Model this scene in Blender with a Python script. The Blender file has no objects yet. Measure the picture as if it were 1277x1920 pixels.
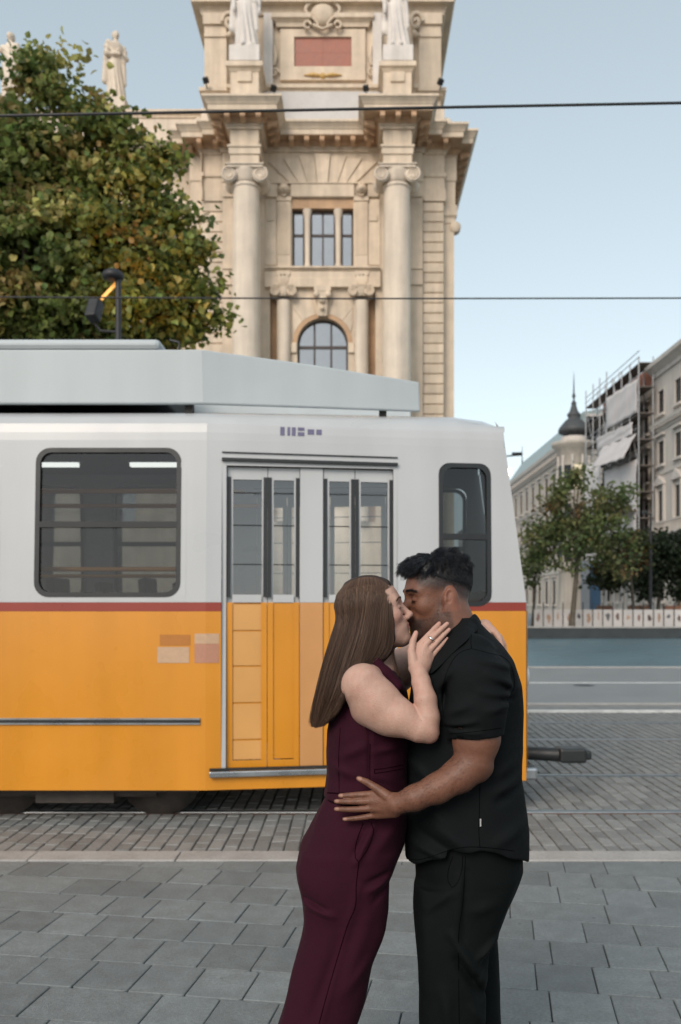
import bpy, bmesh, math, random, time
import numpy as np
from mathutils import Vector, Matrix
from mathutils.bvhtree import BVHTree

R = math.radians
T0 = time.time()
sc = bpy.context.scene
COL = sc.collection

# ---------------------------------------------------------------- camera
F, CX, HY, EYE = 1680.0, 665.0, 1132.0, 1.65      # focal length, centre and horizon of the photograph in its pixels; eye height
cam_d = bpy.data.cameras.new('camera')
cam = bpy.data.objects.new('camera', cam_d)
COL.objects.link(cam)
cam.location = (0, 0, EYE)
cam.rotation_euler = (R(90), 0, 0)
cam_d.sensor_fit = 'VERTICAL'
cam_d.sensor_height = 36.0
cam_d.sensor_width = 24.0
cam_d.lens = F / 1920 * 36
cam_d.shift_y = (HY - 960) / 1920
cam_d.shift_x = -(CX - 638.5) / 1920
cam_d.clip_start = 0.1
cam_d.clip_end = 6000
cam_d.dof.use_dof = True
cam_d.dof.focus_distance = 2.55
cam_d.dof.aperture_fstop = 4.0
sc.camera = cam

# ---------------------------------------------------------------- sky, sun, exposure
SUN_EL, SUN_AZ = R(34), R(205)       # azimuth clockwise from the view direction (+Y): behind the camera, to its left
world = bpy.data.worlds.new('World')
sc.world = world
world.use_nodes = True
wn = world.node_tree.nodes
wl = world.node_tree.links
wn.clear()
w_out = wn.new('ShaderNodeOutputWorld')
w_bg = wn.new('ShaderNodeBackground')
w_sky = wn.new('ShaderNodeTexSky')
w_sky.sky_type = 'NISHITA'
w_sky.sun_disc = False
w_sky.sun_elevation = SUN_EL
w_sky.sun_rotation = SUN_AZ
w_sky.altitude = 100
w_sky.air_density = 1.0
w_sky.dust_density = 1.0
w_sky.ozone_density = 1.0
w_hsv = wn.new('ShaderNodeHueSaturation')
w_hsv.inputs['Hue'].default_value = 0.468
w_hsv.inputs['Saturation'].default_value = 0.64
wl.new(w_sky.outputs[0], w_hsv.inputs['Color'])
w_gam = wn.new('ShaderNodeGamma')
w_gam.inputs['Gamma'].default_value = 0.60
wl.new(w_hsv.outputs[0], w_gam.inputs['Color'])
wl.new(w_gam.outputs[0], w_bg.inputs['Color'])
w_bg.inputs['Strength'].default_value = 0.15
wl.new(w_bg.outputs[0], w_out.inputs['Surface'])

sun_d = bpy.data.lights.new('sun', 'SUN')
sun_d.energy = 0.95
sun_d.angle = R(30)
sun_d.color = (1.0, 0.87, 0.74)
sun = bpy.data.objects.new('sun', sun_d)
COL.objects.link(sun)
sdir = Vector((math.sin(SUN_AZ) * math.cos(SUN_EL), math.cos(SUN_AZ) * math.cos(SUN_EL), math.sin(SUN_EL)))
sun.rotation_euler = sdir.to_track_quat('Z', 'Y').to_euler()
sun.location = (0, -20, 40)

vs = sc.view_settings
vs.view_transform = 'Standard'
vs.look = 'None'
vs.exposure = 1.22
vs.gamma = 1.0
vs.use_curve_mapping = False
sc.render.engine = 'CYCLES'
sc.cycles.use_denoising = True
sc.cycles.max_bounces = 8
sc.cycles.transparent_max_bounces = 16
sc.cycles.caustics_reflective = False
sc.cycles.caustics_refractive = False
sc.cycles.sample_clamp_indirect = 6.0

# ---------------------------------------------------------------- helpers
def P(px, py, Y):
    """point of the place that lies Y metres ahead and shows at pixel (px, py) of the photograph"""
    return ((px - CX) * Y / F, Y, EYE - (py - HY) * Y / F)

def PX(px, Y): return (px - CX) * Y / F
def PZ(py, Y): return EYE - (py - HY) * Y / F

def lin(r, g, b):
    f = lambda c: (c / 255 / 12.92) if c / 255 <= 0.04045 else ((c / 255 + 0.055) / 1.055) ** 2.4
    return (f(r), f(g), f(b))

MATS = {}
def mat(name, col, rough=0.6, var=0.12, scale=3.0, bump=0.0, bscale=40.0, metal=0.0, spec=0.5, rnd=0.0,
        streak=0.0, emit=None, estr=0.0, coat=0.0, sub=0.0, dark=None, attr=None, detail=6.0, sheen=0.0, blotch=None, spots=None, grain=None):
    m = bpy.data.materials.new(name)
    MATS[name] = m
    m.use_nodes = True
    nt = m.node_tree
    N, L = nt.nodes, nt.links
    b = N['Principled BSDF']
    b.inputs['Roughness'].default_value = rough
    b.inputs['Metallic'].default_value = metal
    b.inputs['Specular IOR Level'].default_value = spec
    if coat: b.inputs['Coat Weight'].default_value = coat; b.inputs['Coat Roughness'].default_value = 0.15
    if sub:
        b.inputs['Subsurface Weight'].default_value = sub
        b.inputs['Subsurface Radius'].default_value = (1.0, 0.35, 0.2)
        b.inputs['Subsurface Scale'].default_value = 0.006
    if sheen: b.inputs['Sheen Weight'].default_value = sheen; b.inputs['Sheen Roughness'].default_value = 0.4
    geo = N.new('ShaderNodeNewGeometry')
    src = None
    if attr:
        a = N.new('ShaderNodeAttribute'); a.attribute_name = attr
        src = a.outputs['Color']
    else:
        rgb = N.new('ShaderNodeRGB'); rgb.outputs[0].default_value = (*col, 1)
        src = rgb.outputs[0]
    def mul(src, fac):
        v = N.new('ShaderNodeVectorMath'); v.operation = 'SCALE'
        L.new(src, v.inputs[0]); L.new(fac, v.inputs['Scale'])
        return v.outputs[0]
    def mrange(inp, lo, hi, a=0.0, c=1.0):
        r = N.new('ShaderNodeMapRange')
        r.inputs['From Min'].default_value = a; r.inputs['From Max'].default_value = c
        r.inputs['To Min'].default_value = lo; r.inputs['To Max'].default_value = hi
        L.new(inp, r.inputs['Value'])
        return r.outputs[0]
    if var:
        n = N.new('ShaderNodeTexNoise'); n.inputs['Scale'].default_value = scale; n.inputs['Detail'].default_value = detail
        n.inputs['Roughness'].default_value = 0.62
        L.new(geo.outputs['Position'], n.inputs['Vector'])
        src = mul(src, mrange(n.outputs['Fac'], 1 - var * 1.8, 1 + var * 1.8, 0.2, 0.8))
        rr = mrange(n.outputs['Fac'], max(0.02, rough - 0.1), min(1, rough + 0.1), 0.3, 0.7)
        L.new(rr, b.inputs['Roughness'])
    if grain:
        n = N.new('ShaderNodeTexNoise'); n.inputs['Scale'].default_value = grain[0]; n.inputs['Detail'].default_value = 4
        L.new(geo.outputs['Position'], n.inputs['Vector'])
        src = mul(src, mrange(n.outputs['Fac'], 1 - grain[1], 1 + grain[1], 0.3, 0.7))
    if streak:
        mp = N.new('ShaderNodeMapping'); mp.inputs['Scale'].default_value = (2.2, 2.2, 0.22)
        L.new(geo.outputs['Position'], mp.inputs['Vector'])
        n = N.new('ShaderNodeTexNoise'); n.inputs['Scale'].default_value = 1.6; n.inputs['Detail'].default_value = 8
        L.new(mp.outputs[0], n.inputs['Vector'])
        src = mul(src, mrange(n.outputs['Fac'], 1 - streak, 1 + streak * 0.5, 0.3, 0.7))
    if blotch:
        n = N.new('ShaderNodeTexNoise'); n.inputs['Scale'].default_value = blotch[1]; n.inputs['Detail'].default_value = 3
        L.new(geo.outputs['Position'], n.inputs['Vector'])
        mx = N.new('ShaderNodeMix'); mx.data_type = 'RGBA'
        L.new(mrange(n.outputs['Fac'], 0, blotch[2], 0.45, 0.75), mx.inputs[0])
        L.new(src, mx.inputs[6]); mx.inputs[7].default_value = (*blotch[0], 1)
        src = mx.outputs[2]
    if spots:     # small worn-in spots of another colour: (colour, cells per metre, radius in cells, share)
        vo = N.new('ShaderNodeTexVoronoi'); vo.inputs['Scale'].default_value = spots[1]
        L.new(geo.outputs['Position'], vo.inputs['Vector'])
        lt = N.new('ShaderNodeMath'); lt.operation = 'LESS_THAN'; lt.inputs[1].default_value = spots[2]
        L.new(vo.outputs['Distance'], lt.inputs[0])
        sp_ = N.new('ShaderNodeSeparateColor'); L.new(vo.outputs['Color'], sp_.inputs[0])
        gt = N.new('ShaderNodeMath'); gt.operation = 'LESS_THAN'; gt.inputs[1].default_value = spots[3]
        L.new(sp_.outputs[0], gt.inputs[0])
        mu = N.new('ShaderNodeMath'); mu.operation = 'MULTIPLY'; L.new(lt.outputs[0], mu.inputs[0]); L.new(gt.outputs[0], mu.inputs[1])
        m2 = N.new('ShaderNodeMath'); m2.operation = 'MULTIPLY'; L.new(mu.outputs[0], m2.inputs[0]); m2.inputs[1].default_value = 0.55
        mx = N.new('ShaderNodeMix'); mx.data_type = 'RGBA'
        L.new(m2.outputs[0], mx.inputs[0]); L.new(src, mx.inputs[6]); mx.inputs[7].default_value = (*spots[0], 1)
        src = mx.outputs[2]
    if rnd:
        oi = N.new('ShaderNodeObjectInfo')
        src = mul(src, mrange(oi.outputs['Random'], 1 - rnd, 1 + rnd))
    L.new(src, b.inputs['Base Color'])
    if bump:
        n = N.new('ShaderNodeTexNoise'); n.inputs['Scale'].default_value = bscale; n.inputs['Detail'].default_value = 5
        L.new(geo.outputs['Position'], n.inputs['Vector'])
        bp = N.new('ShaderNodeBump'); bp.inputs['Strength'].default_value = bump; bp.inputs['Distance'].default_value = 0.02
        L.new(n.outputs['Fac'], bp.inputs['Height'])
        L.new(bp.outputs[0], b.inputs['Normal'])
    if emit:
        b.inputs['Emission Color'].default_value = (*emit, 1)
        b.inputs['Emission Strength'].default_value = estr
    return m

def glass_mat(name, tint=(0.8, 0.85, 0.85), rough=0.02, refl=1.0, ior=1.5):
    m = bpy.data.materials.new(name); MATS[name] = m
    m.use_nodes = True
    N, L = m.node_tree.nodes, m.node_tree.links
    N.clear()
    o = N.new('ShaderNodeOutputMaterial'); mx = N.new('ShaderNodeMixShader')
    t = N.new('ShaderNodeBsdfTransparent'); t.inputs[0].default_value = (*tint, 1)
    g = N.new('ShaderNodeBsdfGlossy'); g.inputs['Roughness'].default_value = rough; g.inputs[0].default_value = (refl, refl, refl, 1)
    fr = N.new('ShaderNodeFresnel'); fr.inputs['IOR'].default_value = ior
    L.new(fr.outputs[0], mx.inputs[0]); L.new(t.outputs[0], mx.inputs[1]); L.new(g.outputs[0], mx.inputs[2])
    L.new(mx.outputs[0], o.inputs[0])
    return m

def tag(o, label=None, cat=None, group=None, kind=None):
    if label: o['label'] = label
    if cat: o['category'] = cat
    if group: o['group'] = group
    if kind: o['kind'] = kind
    return o

def link(name, me, parent=None, loc=None):
    o = bpy.data.objects.new(name, me)
    COL.objects.link(o)
    if loc is not None: o.location = loc
    if parent is not None: o.parent = parent
    return o

def empty(name, loc=(0, 0, 0), rz=0.0):
    o = bpy.data.objects.new(name, None)
    COL.objects.link(o)
    o.location = loc; o.rotation_euler = (0, 0, rz)
    o.empty_display_size = 0.2
    return o

def put(o, parent):
    """parent an object built in world coordinates without moving it"""
    o.parent = parent
    l = parent.location
    o.matrix_parent_inverse = Matrix.LocRotScale(l, parent.rotation_euler, parent.scale).inverted()
    return o

class MB:
    """collects shapes into one mesh"""
    def __init__(self): self.v = []; self.f = []; self.m = []; self.sm = []
    def add(self, vs, fs, mi=0, smooth=False):
        k = len(self.v)
        self.v.extend([tuple(map(float, p)) for p in vs])
        for f in fs:
            self.f.append([i + k for i in f]); self.m.append(mi); self.sm.append(smooth)
        return self
    def quad(self, a, b, c, d, mi=0): return self.add([a, b, c, d], [(0, 1, 2, 3)], mi)
    def box(self, x0, x1, y0, y1, z0, z1, mi=0):
        return self.add([(x0, y0, z0), (x1, y0, z0), (x1, y1, z0), (x0, y1, z0), (x0, y0, z1), (x1, y0, z1), (x1, y1, z1), (x0, y1, z1)],
                        [(0, 3, 2, 1), (4, 5, 6, 7), (0, 1, 5, 4), (1, 2, 6, 5), (2, 3, 7, 6), (3, 0, 4, 7)], mi)
    def cbox(self, x0, x1, y0, y1, z0, z1, c=0.01, mi=0):
        """box with chamfered front (-Y) edges"""
        v = [(x0, y1, z0), (x1, y1, z0), (x1, y1, z1), (x0, y1, z1), (x0, y0 + c, z0), (x1, y0 + c, z0), (x1, y0 + c, z1), (x0, y0 + c, z1),
             (x0 + c, y0, z0 + c), (x1 - c, y0, z0 + c), (x1 - c, y0, z1 - c), (x0 + c, y0, z1 - c)]
        f = [(8, 9, 10, 11), (4, 5, 9, 8), (5, 6, 10, 9), (6, 7, 11, 10), (7, 4, 8, 11), (0, 1, 5, 4), (1, 2, 6, 5), (2, 3, 7, 6), (3, 0, 4, 7), (0, 3, 2, 1)]
        return self.add(v, f, mi)
    def bar(self, a, b, w, h, mi=0, up=(0, 0, 1)):
        """rectangular bar from a to b"""
        a, b = Vector(a), Vector(b); d = (b - a).normalized()
        u = Vector(up)
        if abs(d.dot(u)) > 0.98: u = Vector((0, 1, 0))
        s = d.cross(u).normalized() * w / 2; t = s.cross(d).normalized() * h / 2
        v = [a - s - t, a + s - t, a + s + t, a - s + t, b - s - t, b + s - t, b + s + t, b - s + t]
        return self.add(v, [(0, 1, 2, 3), (7, 6, 5, 4), (0, 4, 5, 1), (1, 5, 6, 2), (2, 6, 7, 3), (3, 7, 4, 0)], mi)
    def tube(self, pts, r, n=8, mi=0, cap=True):
        pts = [Vector(p) for p in pts]
        rs = r if hasattr(r, '__len__') else [r] * len(pts)
        V = []; Fc = []
        prev = None
        for i, p in enumerate(pts):
            d = (pts[min(i + 1, len(pts) - 1)] - pts[max(i - 1, 0)])
            d = d.normalized() if d.length > 1e-9 else Vector((0, 0, 1))
            if prev is None:
                u = d.orthogonal().normalized()
            else:
                u = (prev - d * prev.dot(d)).normalized()
            prev = u
            w = d.cross(u)
            for k in range(n):
                a = 2 * math.pi * k / n
                V.append(p + (u * math.cos(a) + w * math.sin(a)) * rs[i])
        for i in range(len(pts) - 1):
            for k in range(n):
                Fc.append((i * n + k, i * n + (k + 1) % n, (i + 1) * n + (k + 1) % n, (i + 1) * n + k))
        self.add(V, Fc, mi, True)
        if cap:
            self.add(V[:n], [tuple(range(n - 1, -1, -1))], mi)
            self.add(V[-n:], [tuple(range(n))], mi)
        return self
    def lathe(self, prof, c=(0, 0, 0), n=24, mi=0, axis='z', smooth=True, a0=0.0, a1=2 * math.pi):
        full = abs(a1 - a0 - 2 * math.pi) < 1e-6
        m = n if full else n + 1
        V = []
        for (r, z) in prof:
            for k in range(m):
                a = a0 + (a1 - a0) * k / n
                x, y = r * math.cos(a), r * math.sin(a)
                if axis == 'z': V.append((c[0] + x, c[1] + y, c[2] + z))
                elif axis == 'y': V.append((c[0] + x, c[1] + z, c[2] + y))
                else: V.append((c[0] + z, c[1] + x, c[2] + y))
        Fc = []
        for i in range(len(prof) - 1):
            for k in range(n):
                k2 = (k + 1) % m
                Fc.append((i * m + k, i * m + k2, (i + 1) * m + k2, (i + 1) * m + k))
        return self.add(V, Fc, mi, smooth)
    def prism(self, poly, y0, y1, mi=0, caps=True):
        """polygon in XZ extruded along Y"""
        n = len(poly)
        V = [(p[0], y0, p[1]) for p in poly] + [(p[0], y1, p[1]) for p in poly]
        Fc = [(i, (i + 1) % n, n + (i + 1) % n, n + i) for i in range(n)]
        if caps: Fc += [tuple(range(n - 1, -1, -1)), tuple(range(n, 2 * n))]
        return self.add(V, Fc, mi)
    def prism_x(self, poly, x0, x1, mi=0):
        n = len(poly)
        V = [(x0, p[0], p[1]) for p in poly] + [(x1, p[0], p[1]) for p in poly]
        return self.add(V, [(i, (i + 1) % n, n + (i + 1) % n, n + i) for i in range(n)] + [tuple(range(n - 1, -1, -1)), tuple(range(n, 2 * n))], mi)
    def prism_z(self, poly, z0, z1, mi=0):
        n = len(poly)
        V = [(p[0], p[1], z0) for p in poly] + [(p[0], p[1], z1) for p in poly]
        return self.add(V, [(i, (i + 1) % n, n + (i + 1) % n, n + i) for i in range(n)] + [tuple(range(n - 1, -1, -1)), tuple(range(n, 2 * n))], mi)
    def sweep(self, path, prof, mi=0, caps=True):
        """profile (out, z) swept along a plan path; out points to the right of the walking direction"""
        n = len(path); V = []
        P2 = [Vector(p) for p in path]
        for i in range(n):
            d1 = (P2[i] - P2[i - 1]).normalized() if i > 0 else None
            d2 = (P2[i + 1] - P2[i]).normalized() if i < n - 1 else None
            if d1 is None: d1 = d2
            if d2 is None: d2 = d1
            n1 = Vector((d1.y, -d1.x)); n2 = Vector((d2.y, -d2.x))
            o = (n1 + n2) / (1 + n1.dot(n2))
            for (q, z) in prof: V.append((P2[i].x + o.x * q, P2[i].y + o.y * q, z))
        m = len(prof)
        Fc = [(i * m + j, (i + 1) * m + j, (i + 1) * m + j + 1, i * m + j + 1) for i in range(n - 1) for j in range(m - 1)]
        self.add(V, Fc, mi)
        if caps: self.add(V[:m], [tuple(range(m))], mi); self.add(V[-m:], [tuple(range(m - 1, -1, -1))], mi)
        return self
    def mesh(self, name, mats):
        me = bpy.data.meshes.new(name)
        me.from_pydata(self.v, [], self.f)
        for m in (mats if isinstance(mats, (list, tuple)) else [mats]): me.materials.append(MATS[m])
        me.polygons.foreach_set('material_index', self.m)
        me.polygons.foreach_set('use_smooth', self.sm)
        me.update()
        bm = bmesh.new(); bm.from_mesh(me)
        bmesh.ops.recalc_face_normals(bm, faces=bm.faces)
        bm.to_mesh(me); bm.free()
        return me
    def build(self, name, mats, parent=None, bevel=0.0, seg=2):
        o = link(name, self.mesh(name, mats))
        if parent is not None: put(o, parent)
        if bevel:
            md = o.modifiers.new('bevel', 'BEVEL'); md.width = bevel; md.segments = seg; md.limit_method = 'ANGLE'; md.angle_limit = R(40)
        return o

def npmesh(name, V, Fc, mats, smooth=True, parent=None, attrs=None):
    """mesh from numpy arrays; Fc is (n,3) or (n,4)"""
    me = bpy.data.meshes.new(name)
    V = np.asarray(V, dtype=np.float32); Fc = np.asarray(Fc, dtype=np.int32)
    k = Fc.shape[1]
    me.vertices.add(len(V)); me.vertices.foreach_set('co', V.ravel())
    me.loops.add(Fc.size); me.loops.foreach_set('vertex_index', Fc.ravel())
    me.polygons.add(len(Fc)); me.polygons.foreach_set('loop_start', np.arange(0, Fc.size, k, dtype=np.int32))
    me.polygons.foreach_set('use_smooth', np.full(len(Fc), smooth))
    me.update(calc_edges=True)
    me.validate()
    for m in (mats if isinstance(mats, (list, tuple)) else [mats]): me.materials.append(MATS[m])
    for an, av in (attrs or {}).items():
        a = me.color_attributes.new(an, 'FLOAT_COLOR', 'POINT')
        c = np.ones((len(V), 4), dtype=np.float32); c[:, :3] = av
        a.data.foreach_set('color', c.ravel())
    o = link(name, me)
    if parent is not None: put(o, parent)
    return o

def copy_obj(o, parent=None, loc=None):
    c = o.copy(); COL.objects.link(c)
    if parent is not None: c.parent = parent
    if loc is not None: c.location = loc
    for ch in o.children: copy_obj(ch, c)
    return c

def wall_grid(mb, org, u, v, W, H, holes, depth, nrm, mi=0, mir=None):
    """flat wall W x H at org along u, v with rectangular holes (u0,u1,v0,v1); reveals go inwards (against nrm) by depth"""
    org, u, v, nrm = Vector(org), Vector(u), Vector(v), Vector(nrm)
    us = sorted(set([0, W] + [h[0] for h in holes] + [h[1] for h in holes]))
    vs_ = sorted(set([0, H] + [h[2] for h in holes] + [h[3] for h in holes]))
    us = [a for a in us if 0 <= a <= W]; vs_ = [a for a in vs_ if 0 <= a <= H]
    p = lambda a, b, d=0: org + u * a + v * b - nrm * d
    for i in range(len(us) - 1):
        j = 0
        while j < len(vs_) - 1:
            def hole(jj):
                cu, cv = (us[i] + us[i + 1]) / 2, (vs_[jj] + vs_[jj + 1]) / 2
                return any(h[0] < cu < h[1] and h[2] < cv < h[3] for h in holes)
            if hole(j): j += 1; continue
            j2 = j
            while j2 + 1 < len(vs_) - 1 and not hole(j2 + 1): j2 += 1
            mb.quad(p(us[i], vs_[j]), p(us[i + 1], vs_[j]), p(us[i + 1], vs_[j2 + 1]), p(us[i], vs_[j2 + 1]), mi)
            j = j2 + 1
    mr = mi if mir is None else mir
    for (a, b, c, d) in holes:
        mb.quad(p(a, c), p(a, d), p(a, d, depth), p(a, c, depth), mr)
        mb.quad(p(b, c), p(b, c, depth), p(b, d, depth), p(b, d), mr)
        mb.quad(p(a, d), p(b, d), p(b, d, depth), p(a, d, depth), mr)
        mb.quad(p(a, c), p(a, c, depth), p(b, c, depth), p(b, c), mr)
    return mb

rng = random.Random(7)
nrg = np.random.default_rng(11)

# ---------------------------------------------------------------- materials
mat('slab_stone', (0.172, 0.192, 0.194), rough=0.74, spots=((0.06, 0.065, 0.065), 5.0, 0.055, 0.35), grain=(75, 0.16), var=0.15, scale=11, bump=0.35, bscale=190, rnd=0.16, detail=10, blotch=((0.13, 0.15, 0.16), 2.2, 0.5))
mat('sett_stone', (0.20, 0.205, 0.20), rough=0.7, grain=(60, 0.14), var=0.13, scale=7, bump=0.3, bscale=120, rnd=0.2, detail=8)
mat('sett_field_stone', (0.19, 0.195, 0.19), rough=0.7, var=0.3, scale=6, bump=0.3, bscale=120, detail=10)
mat('kerb_stone', (0.36, 0.35, 0.335), grain=(70, 0.12), rough=0.75, var=0.12, scale=5, bump=0.3, bscale=200, rnd=0.08)
mat('joint_dirt', (0.055, 0.057, 0.053), rough=0.95, var=0.25, scale=30)
mat('rail_steel', (0.26, 0.28, 0.29), rough=0.42, var=0.1, scale=20, metal=0.9)
mat('rail_rust', (0.12, 0.07, 0.05), rough=0.8, var=0.3, scale=25)
mat('road_grey', (0.20, 0.215, 0.22), rough=0.7, var=0.1, scale=1.2, bump=0.2, bscale=60)
mat('road_blue', (0.085, 0.15, 0.18), rough=0.45, var=0.1, scale=0.8, bump=0.1, bscale=30)
mat('white_line', (0.62, 0.63, 0.62), rough=0.7, var=0.2, scale=4)
mat('earth_far', (0.2, 0.2, 0.19), rough=0.9, var=0.15, scale=0.3)
mat('dark_stone', (0.035, 0.043, 0.047), rough=0.6, var=0.2, scale=2)
# ================================================================ GROUND
g = MB(); g.quad((-1500, -60, -0.10), (1500, -60, -0.10), (1500, 3000, -0.10), (-1500, 3000, -0.10))
tag(g.build('ground', 'earth_far'), kind='structure')

KY0, KY1 = 5.74, 5.96               # kerb strip between pavement and track paving
RAILS = [7.126, 8.636, 10.91, 12.43]
# pavement: bed of dark joints, slabs laid on it
pav = MB().box(-14, 14, -12, KY0 - 0.004, -0.098, -0.012).build('pavement', 'joint_dirt')
tag(pav, kind='structure')
SA = math.atan(268 / F)
du = Vector((math.cos(SA), -math.sin(SA))); dv = Vector((math.sin(SA), math.cos(SA)))
def slab_mesh(name, w, d, h, c, m, jag=0.0, rr=None):
    """slab with a worn chamfered top; w along x, d along y, centred"""
    rr = rr or rng
    x, y = w / 2, d / 2
    j = lambda: rr.uniform(-jag, jag)
    mb = MB()
    # octagon-ish top with slightly broken corners
    cc = [rr.uniform(0.004, 0.014) for _ in range(4)]
    ring = []
    for k, (sx, sy) in enumerate(((-1, -1), (1, -1), (1, 1), (-1, 1))):
        a = (sx * (x - cc[k]), sy * y); b = (sx * x, sy * (y - cc[k]))
        ring += [b, a] if k in (0, 2) else [a, b]
    n = len(ring)
    low = [(p[0], p[1], -h) for p in ring]
    mid = [(p[0] + j(), p[1] + j(), -c) for p in ring]
    top = [(p[0] * (1 - c / x) + j() * .5, p[1] * (1 - c / y) + j() * .5, 0) for p in ring]
    V = low + mid + top
    Fc = []
    for q in range(2):
        for i in range(n): Fc.append((q * n + i, q * n + (i + 1) % n, (q + 1) * n + (i + 1) % n, (q + 1) * n + i))
    Fc.append(tuple(2 * n + i for i in range(n)))
    mb.add(V, Fc)
    return mb.mesh(name, m)
SL_D, SL_U, GAP = 0.290, 0.2535, 0.005
slab_meshes = {}
for kk in (1, 2):
    slab_meshes[kk] = [slab_mesh('paving_slab', SL_U * kk - GAP, SL_D - GAP, 0.06, 0.0035, 'slab_stone', 0.0012) for _ in range(8)]
kerb_line = KY0 - 0.006
def clip_slab(cu, cv, w, d):
    """corner points of a slab cut off at the kerb line"""
    pts = [(cu - w / 2, cv - d / 2), (cu + w / 2, cv - d / 2), (cu + w / 2, cv + d / 2), (cu - w / 2, cv + d / 2)]
    W = [(du * p[0] + dv * p[1]) for p in pts]
    out = []
    for i in range(4):
        a, b = W[i], W[(i + 1) % 4]
        if a.y <= kerb_line: out.append(a)
        if (a.y <= kerb_line) != (b.y <= kerb_line):
            t = (kerb_line - a.y) / (b.y - a.y); out.append(a.lerp(b, t))
    return out, min(p.y for p in W), max(p.y for p in W)
for row in range(0, 15):
    cv = 2.02 + row * SL_D
    u = -3.6 + (row % 2) * 0.12 + rng.uniform(0, 0.12)
    while u < 3.4:
        kk = 2 if rng.random() < 0.17 else 1
        w = SL_U * kk
        c = du * (u + w / 2) + dv * cv
        depth = c.y
        if abs(c.x) < 0.48 * max(depth, 3.0) + 0.35 and depth > 2.3:
            poly, ymin, ymax = clip_slab(u + w / 2, cv, w - GAP, SL_D - GAP)
            if ymax <= kerb_line:
                o = link('paving_slab', rng.choice(slab_meshes[kk]), pav, (c.x, c.y, rng.uniform(-0.0025, 0.0015)))
                o.rotation_euler = (rng.uniform(-.003, .003), rng.uniform(-.003, .003), -SA + rng.choice((0, math.pi)) + rng.uniform(-.003, .003))
            elif len(poly) >= 3 and ymin < kerb_line - 0.03:
                put(MB().prism_z([(p.x, p.y) for p in poly], -0.06, rng.uniform(-0.002, 0.001)).build('paving_slab', 'slab_stone'), pav)
        u += w
# kerb strip
kb = MB().box(-14, 14, KY0, KY1, -0.098, -0.006).build('kerb', 'joint_dirt'); tag(kb, kind='structure')
x = -9.0
while x < 9:
    w = rng.uniform(0.93, 1.05) if not (-0.2 < x < 1.6) else 1.18
    m = MB().cbox(0, w - 0.006, 0.004, KY1 - KY0 - 0.004, -0.05, 0.0, 0.001)
    o = link('kerb_stone', slab_mesh('kerb_stone', w - 0.006, KY1 - KY0 - 0.006, 0.07, 0.006, 'kerb_stone', 0.002), kb, (x + w / 2, (KY0 + KY1) / 2, 0.008))
    x += w
# track paving: bed + setts
trk = MB().box(-30, 30, KY1 + 0.004, 13.62, -0.098, -0.012).build('track_paving', 'joint_dirt')
tag(trk, kind='structure')
PITCH = 0.1035
zones = [(KY1 + 0.012, RAILS[0] - 0.085), (RAILS[0] + 0.075, RAILS[1] - 0.075), (RAILS[1] + 0.085, RAILS[2] - 0.085), (RAILS[2] + 0.075, RAILS[3] - 0.075), (RAILS[3] + 0.085, 13.60)]
LENS = (0.14, 0.165, 0.19, 0.215, 0.24, 0.275)
sett_meshes = {l: [slab_mesh('sett', PITCH - 0.009, l - 0.007, 0.05, 0.006, 'sett_stone', 0.0025) for _ in range(4)] for l in LENS}
n_sett = 0
fv, ff = [], []
def far_sett(cx, cy, w, d, z):
    c = 0.006; x, y = w / 2, d / 2; k = len(fv)
    t = [rng.uniform(-0.002, 0.002) for _ in range(4)]
    fv.extend([(cx - x, cy - y, -0.04), (cx + x, cy - y, -0.04), (cx + x, cy + y, -0.04), (cx - x, cy + y, -0.04),
               (cx - x + c, cy - y + c, z + t[0]), (cx + x - c, cy - y + c, z + t[1]), (cx + x - c, cy + y - c, z + t[2]), (cx - x + c, cy + y - c, z + t[3])])
    ff.extend([(k + 4, k + 5, k + 6, k + 7), (k, k + 1, k + 5, k + 4), (k + 1, k + 2, k + 6, k + 5), (k + 2, k + 3, k + 7, k + 6), (k + 3, k, k + 4, k + 7)])
for zi, (y0, y1) in enumerate(zones):
    xx = -13.0
    while xx < 13.0:
        y = y0 - rng.uniform(0, 0.2)
        while y < y1 - 0.03:
            l = rng.choice(LENS)
            a, b = max(y, y0), min(y + l, y1)
            if b - a > 0.035:
                cx, cy = xx + PITCH / 2, (a + b) / 2
                px = CX + cx * F / cy
                near = (zi == 0 and -30 < px < 1300 and not (600 < px < 960)) or (zi == 1 and 985 < px < 1290)
                z = rng.uniform(-0.004, 0.001)
                if near and n_sett < 300 and b - a > l - 1e-6:
                    o = link('sett', rng.choice(sett_meshes[l]), trk, (cx, cy, z))
                    o.rotation_euler = (rng.uniform(-.01, .01), rng.uniform(-.015, .015), rng.uniform(-.01, .01)); n_sett += 1
                elif near and n_sett < 300:
                    l2 = min(LENS, key=lambda q: abs(q - (b - a)))
                    o = link('sett', rng.choice(sett_meshes[l2]), trk, (cx, cy, z)); o.scale = (1, (b - a) / l2, 1); n_sett += 1
                elif abs(cx) < 0.45 * cy + 1.2 or cx > -6:
                    if cx < 0.5 * cy + 1.5: far_sett(cx, cy, PITCH - 0.009, (b - a) - 0.007, z)
            y += l
        xx += PITCH
o = npmesh('sett_field', fv, ff, 'sett_field_stone', smooth=False, parent=trk)
o['kind'] = 'stuff'
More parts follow.
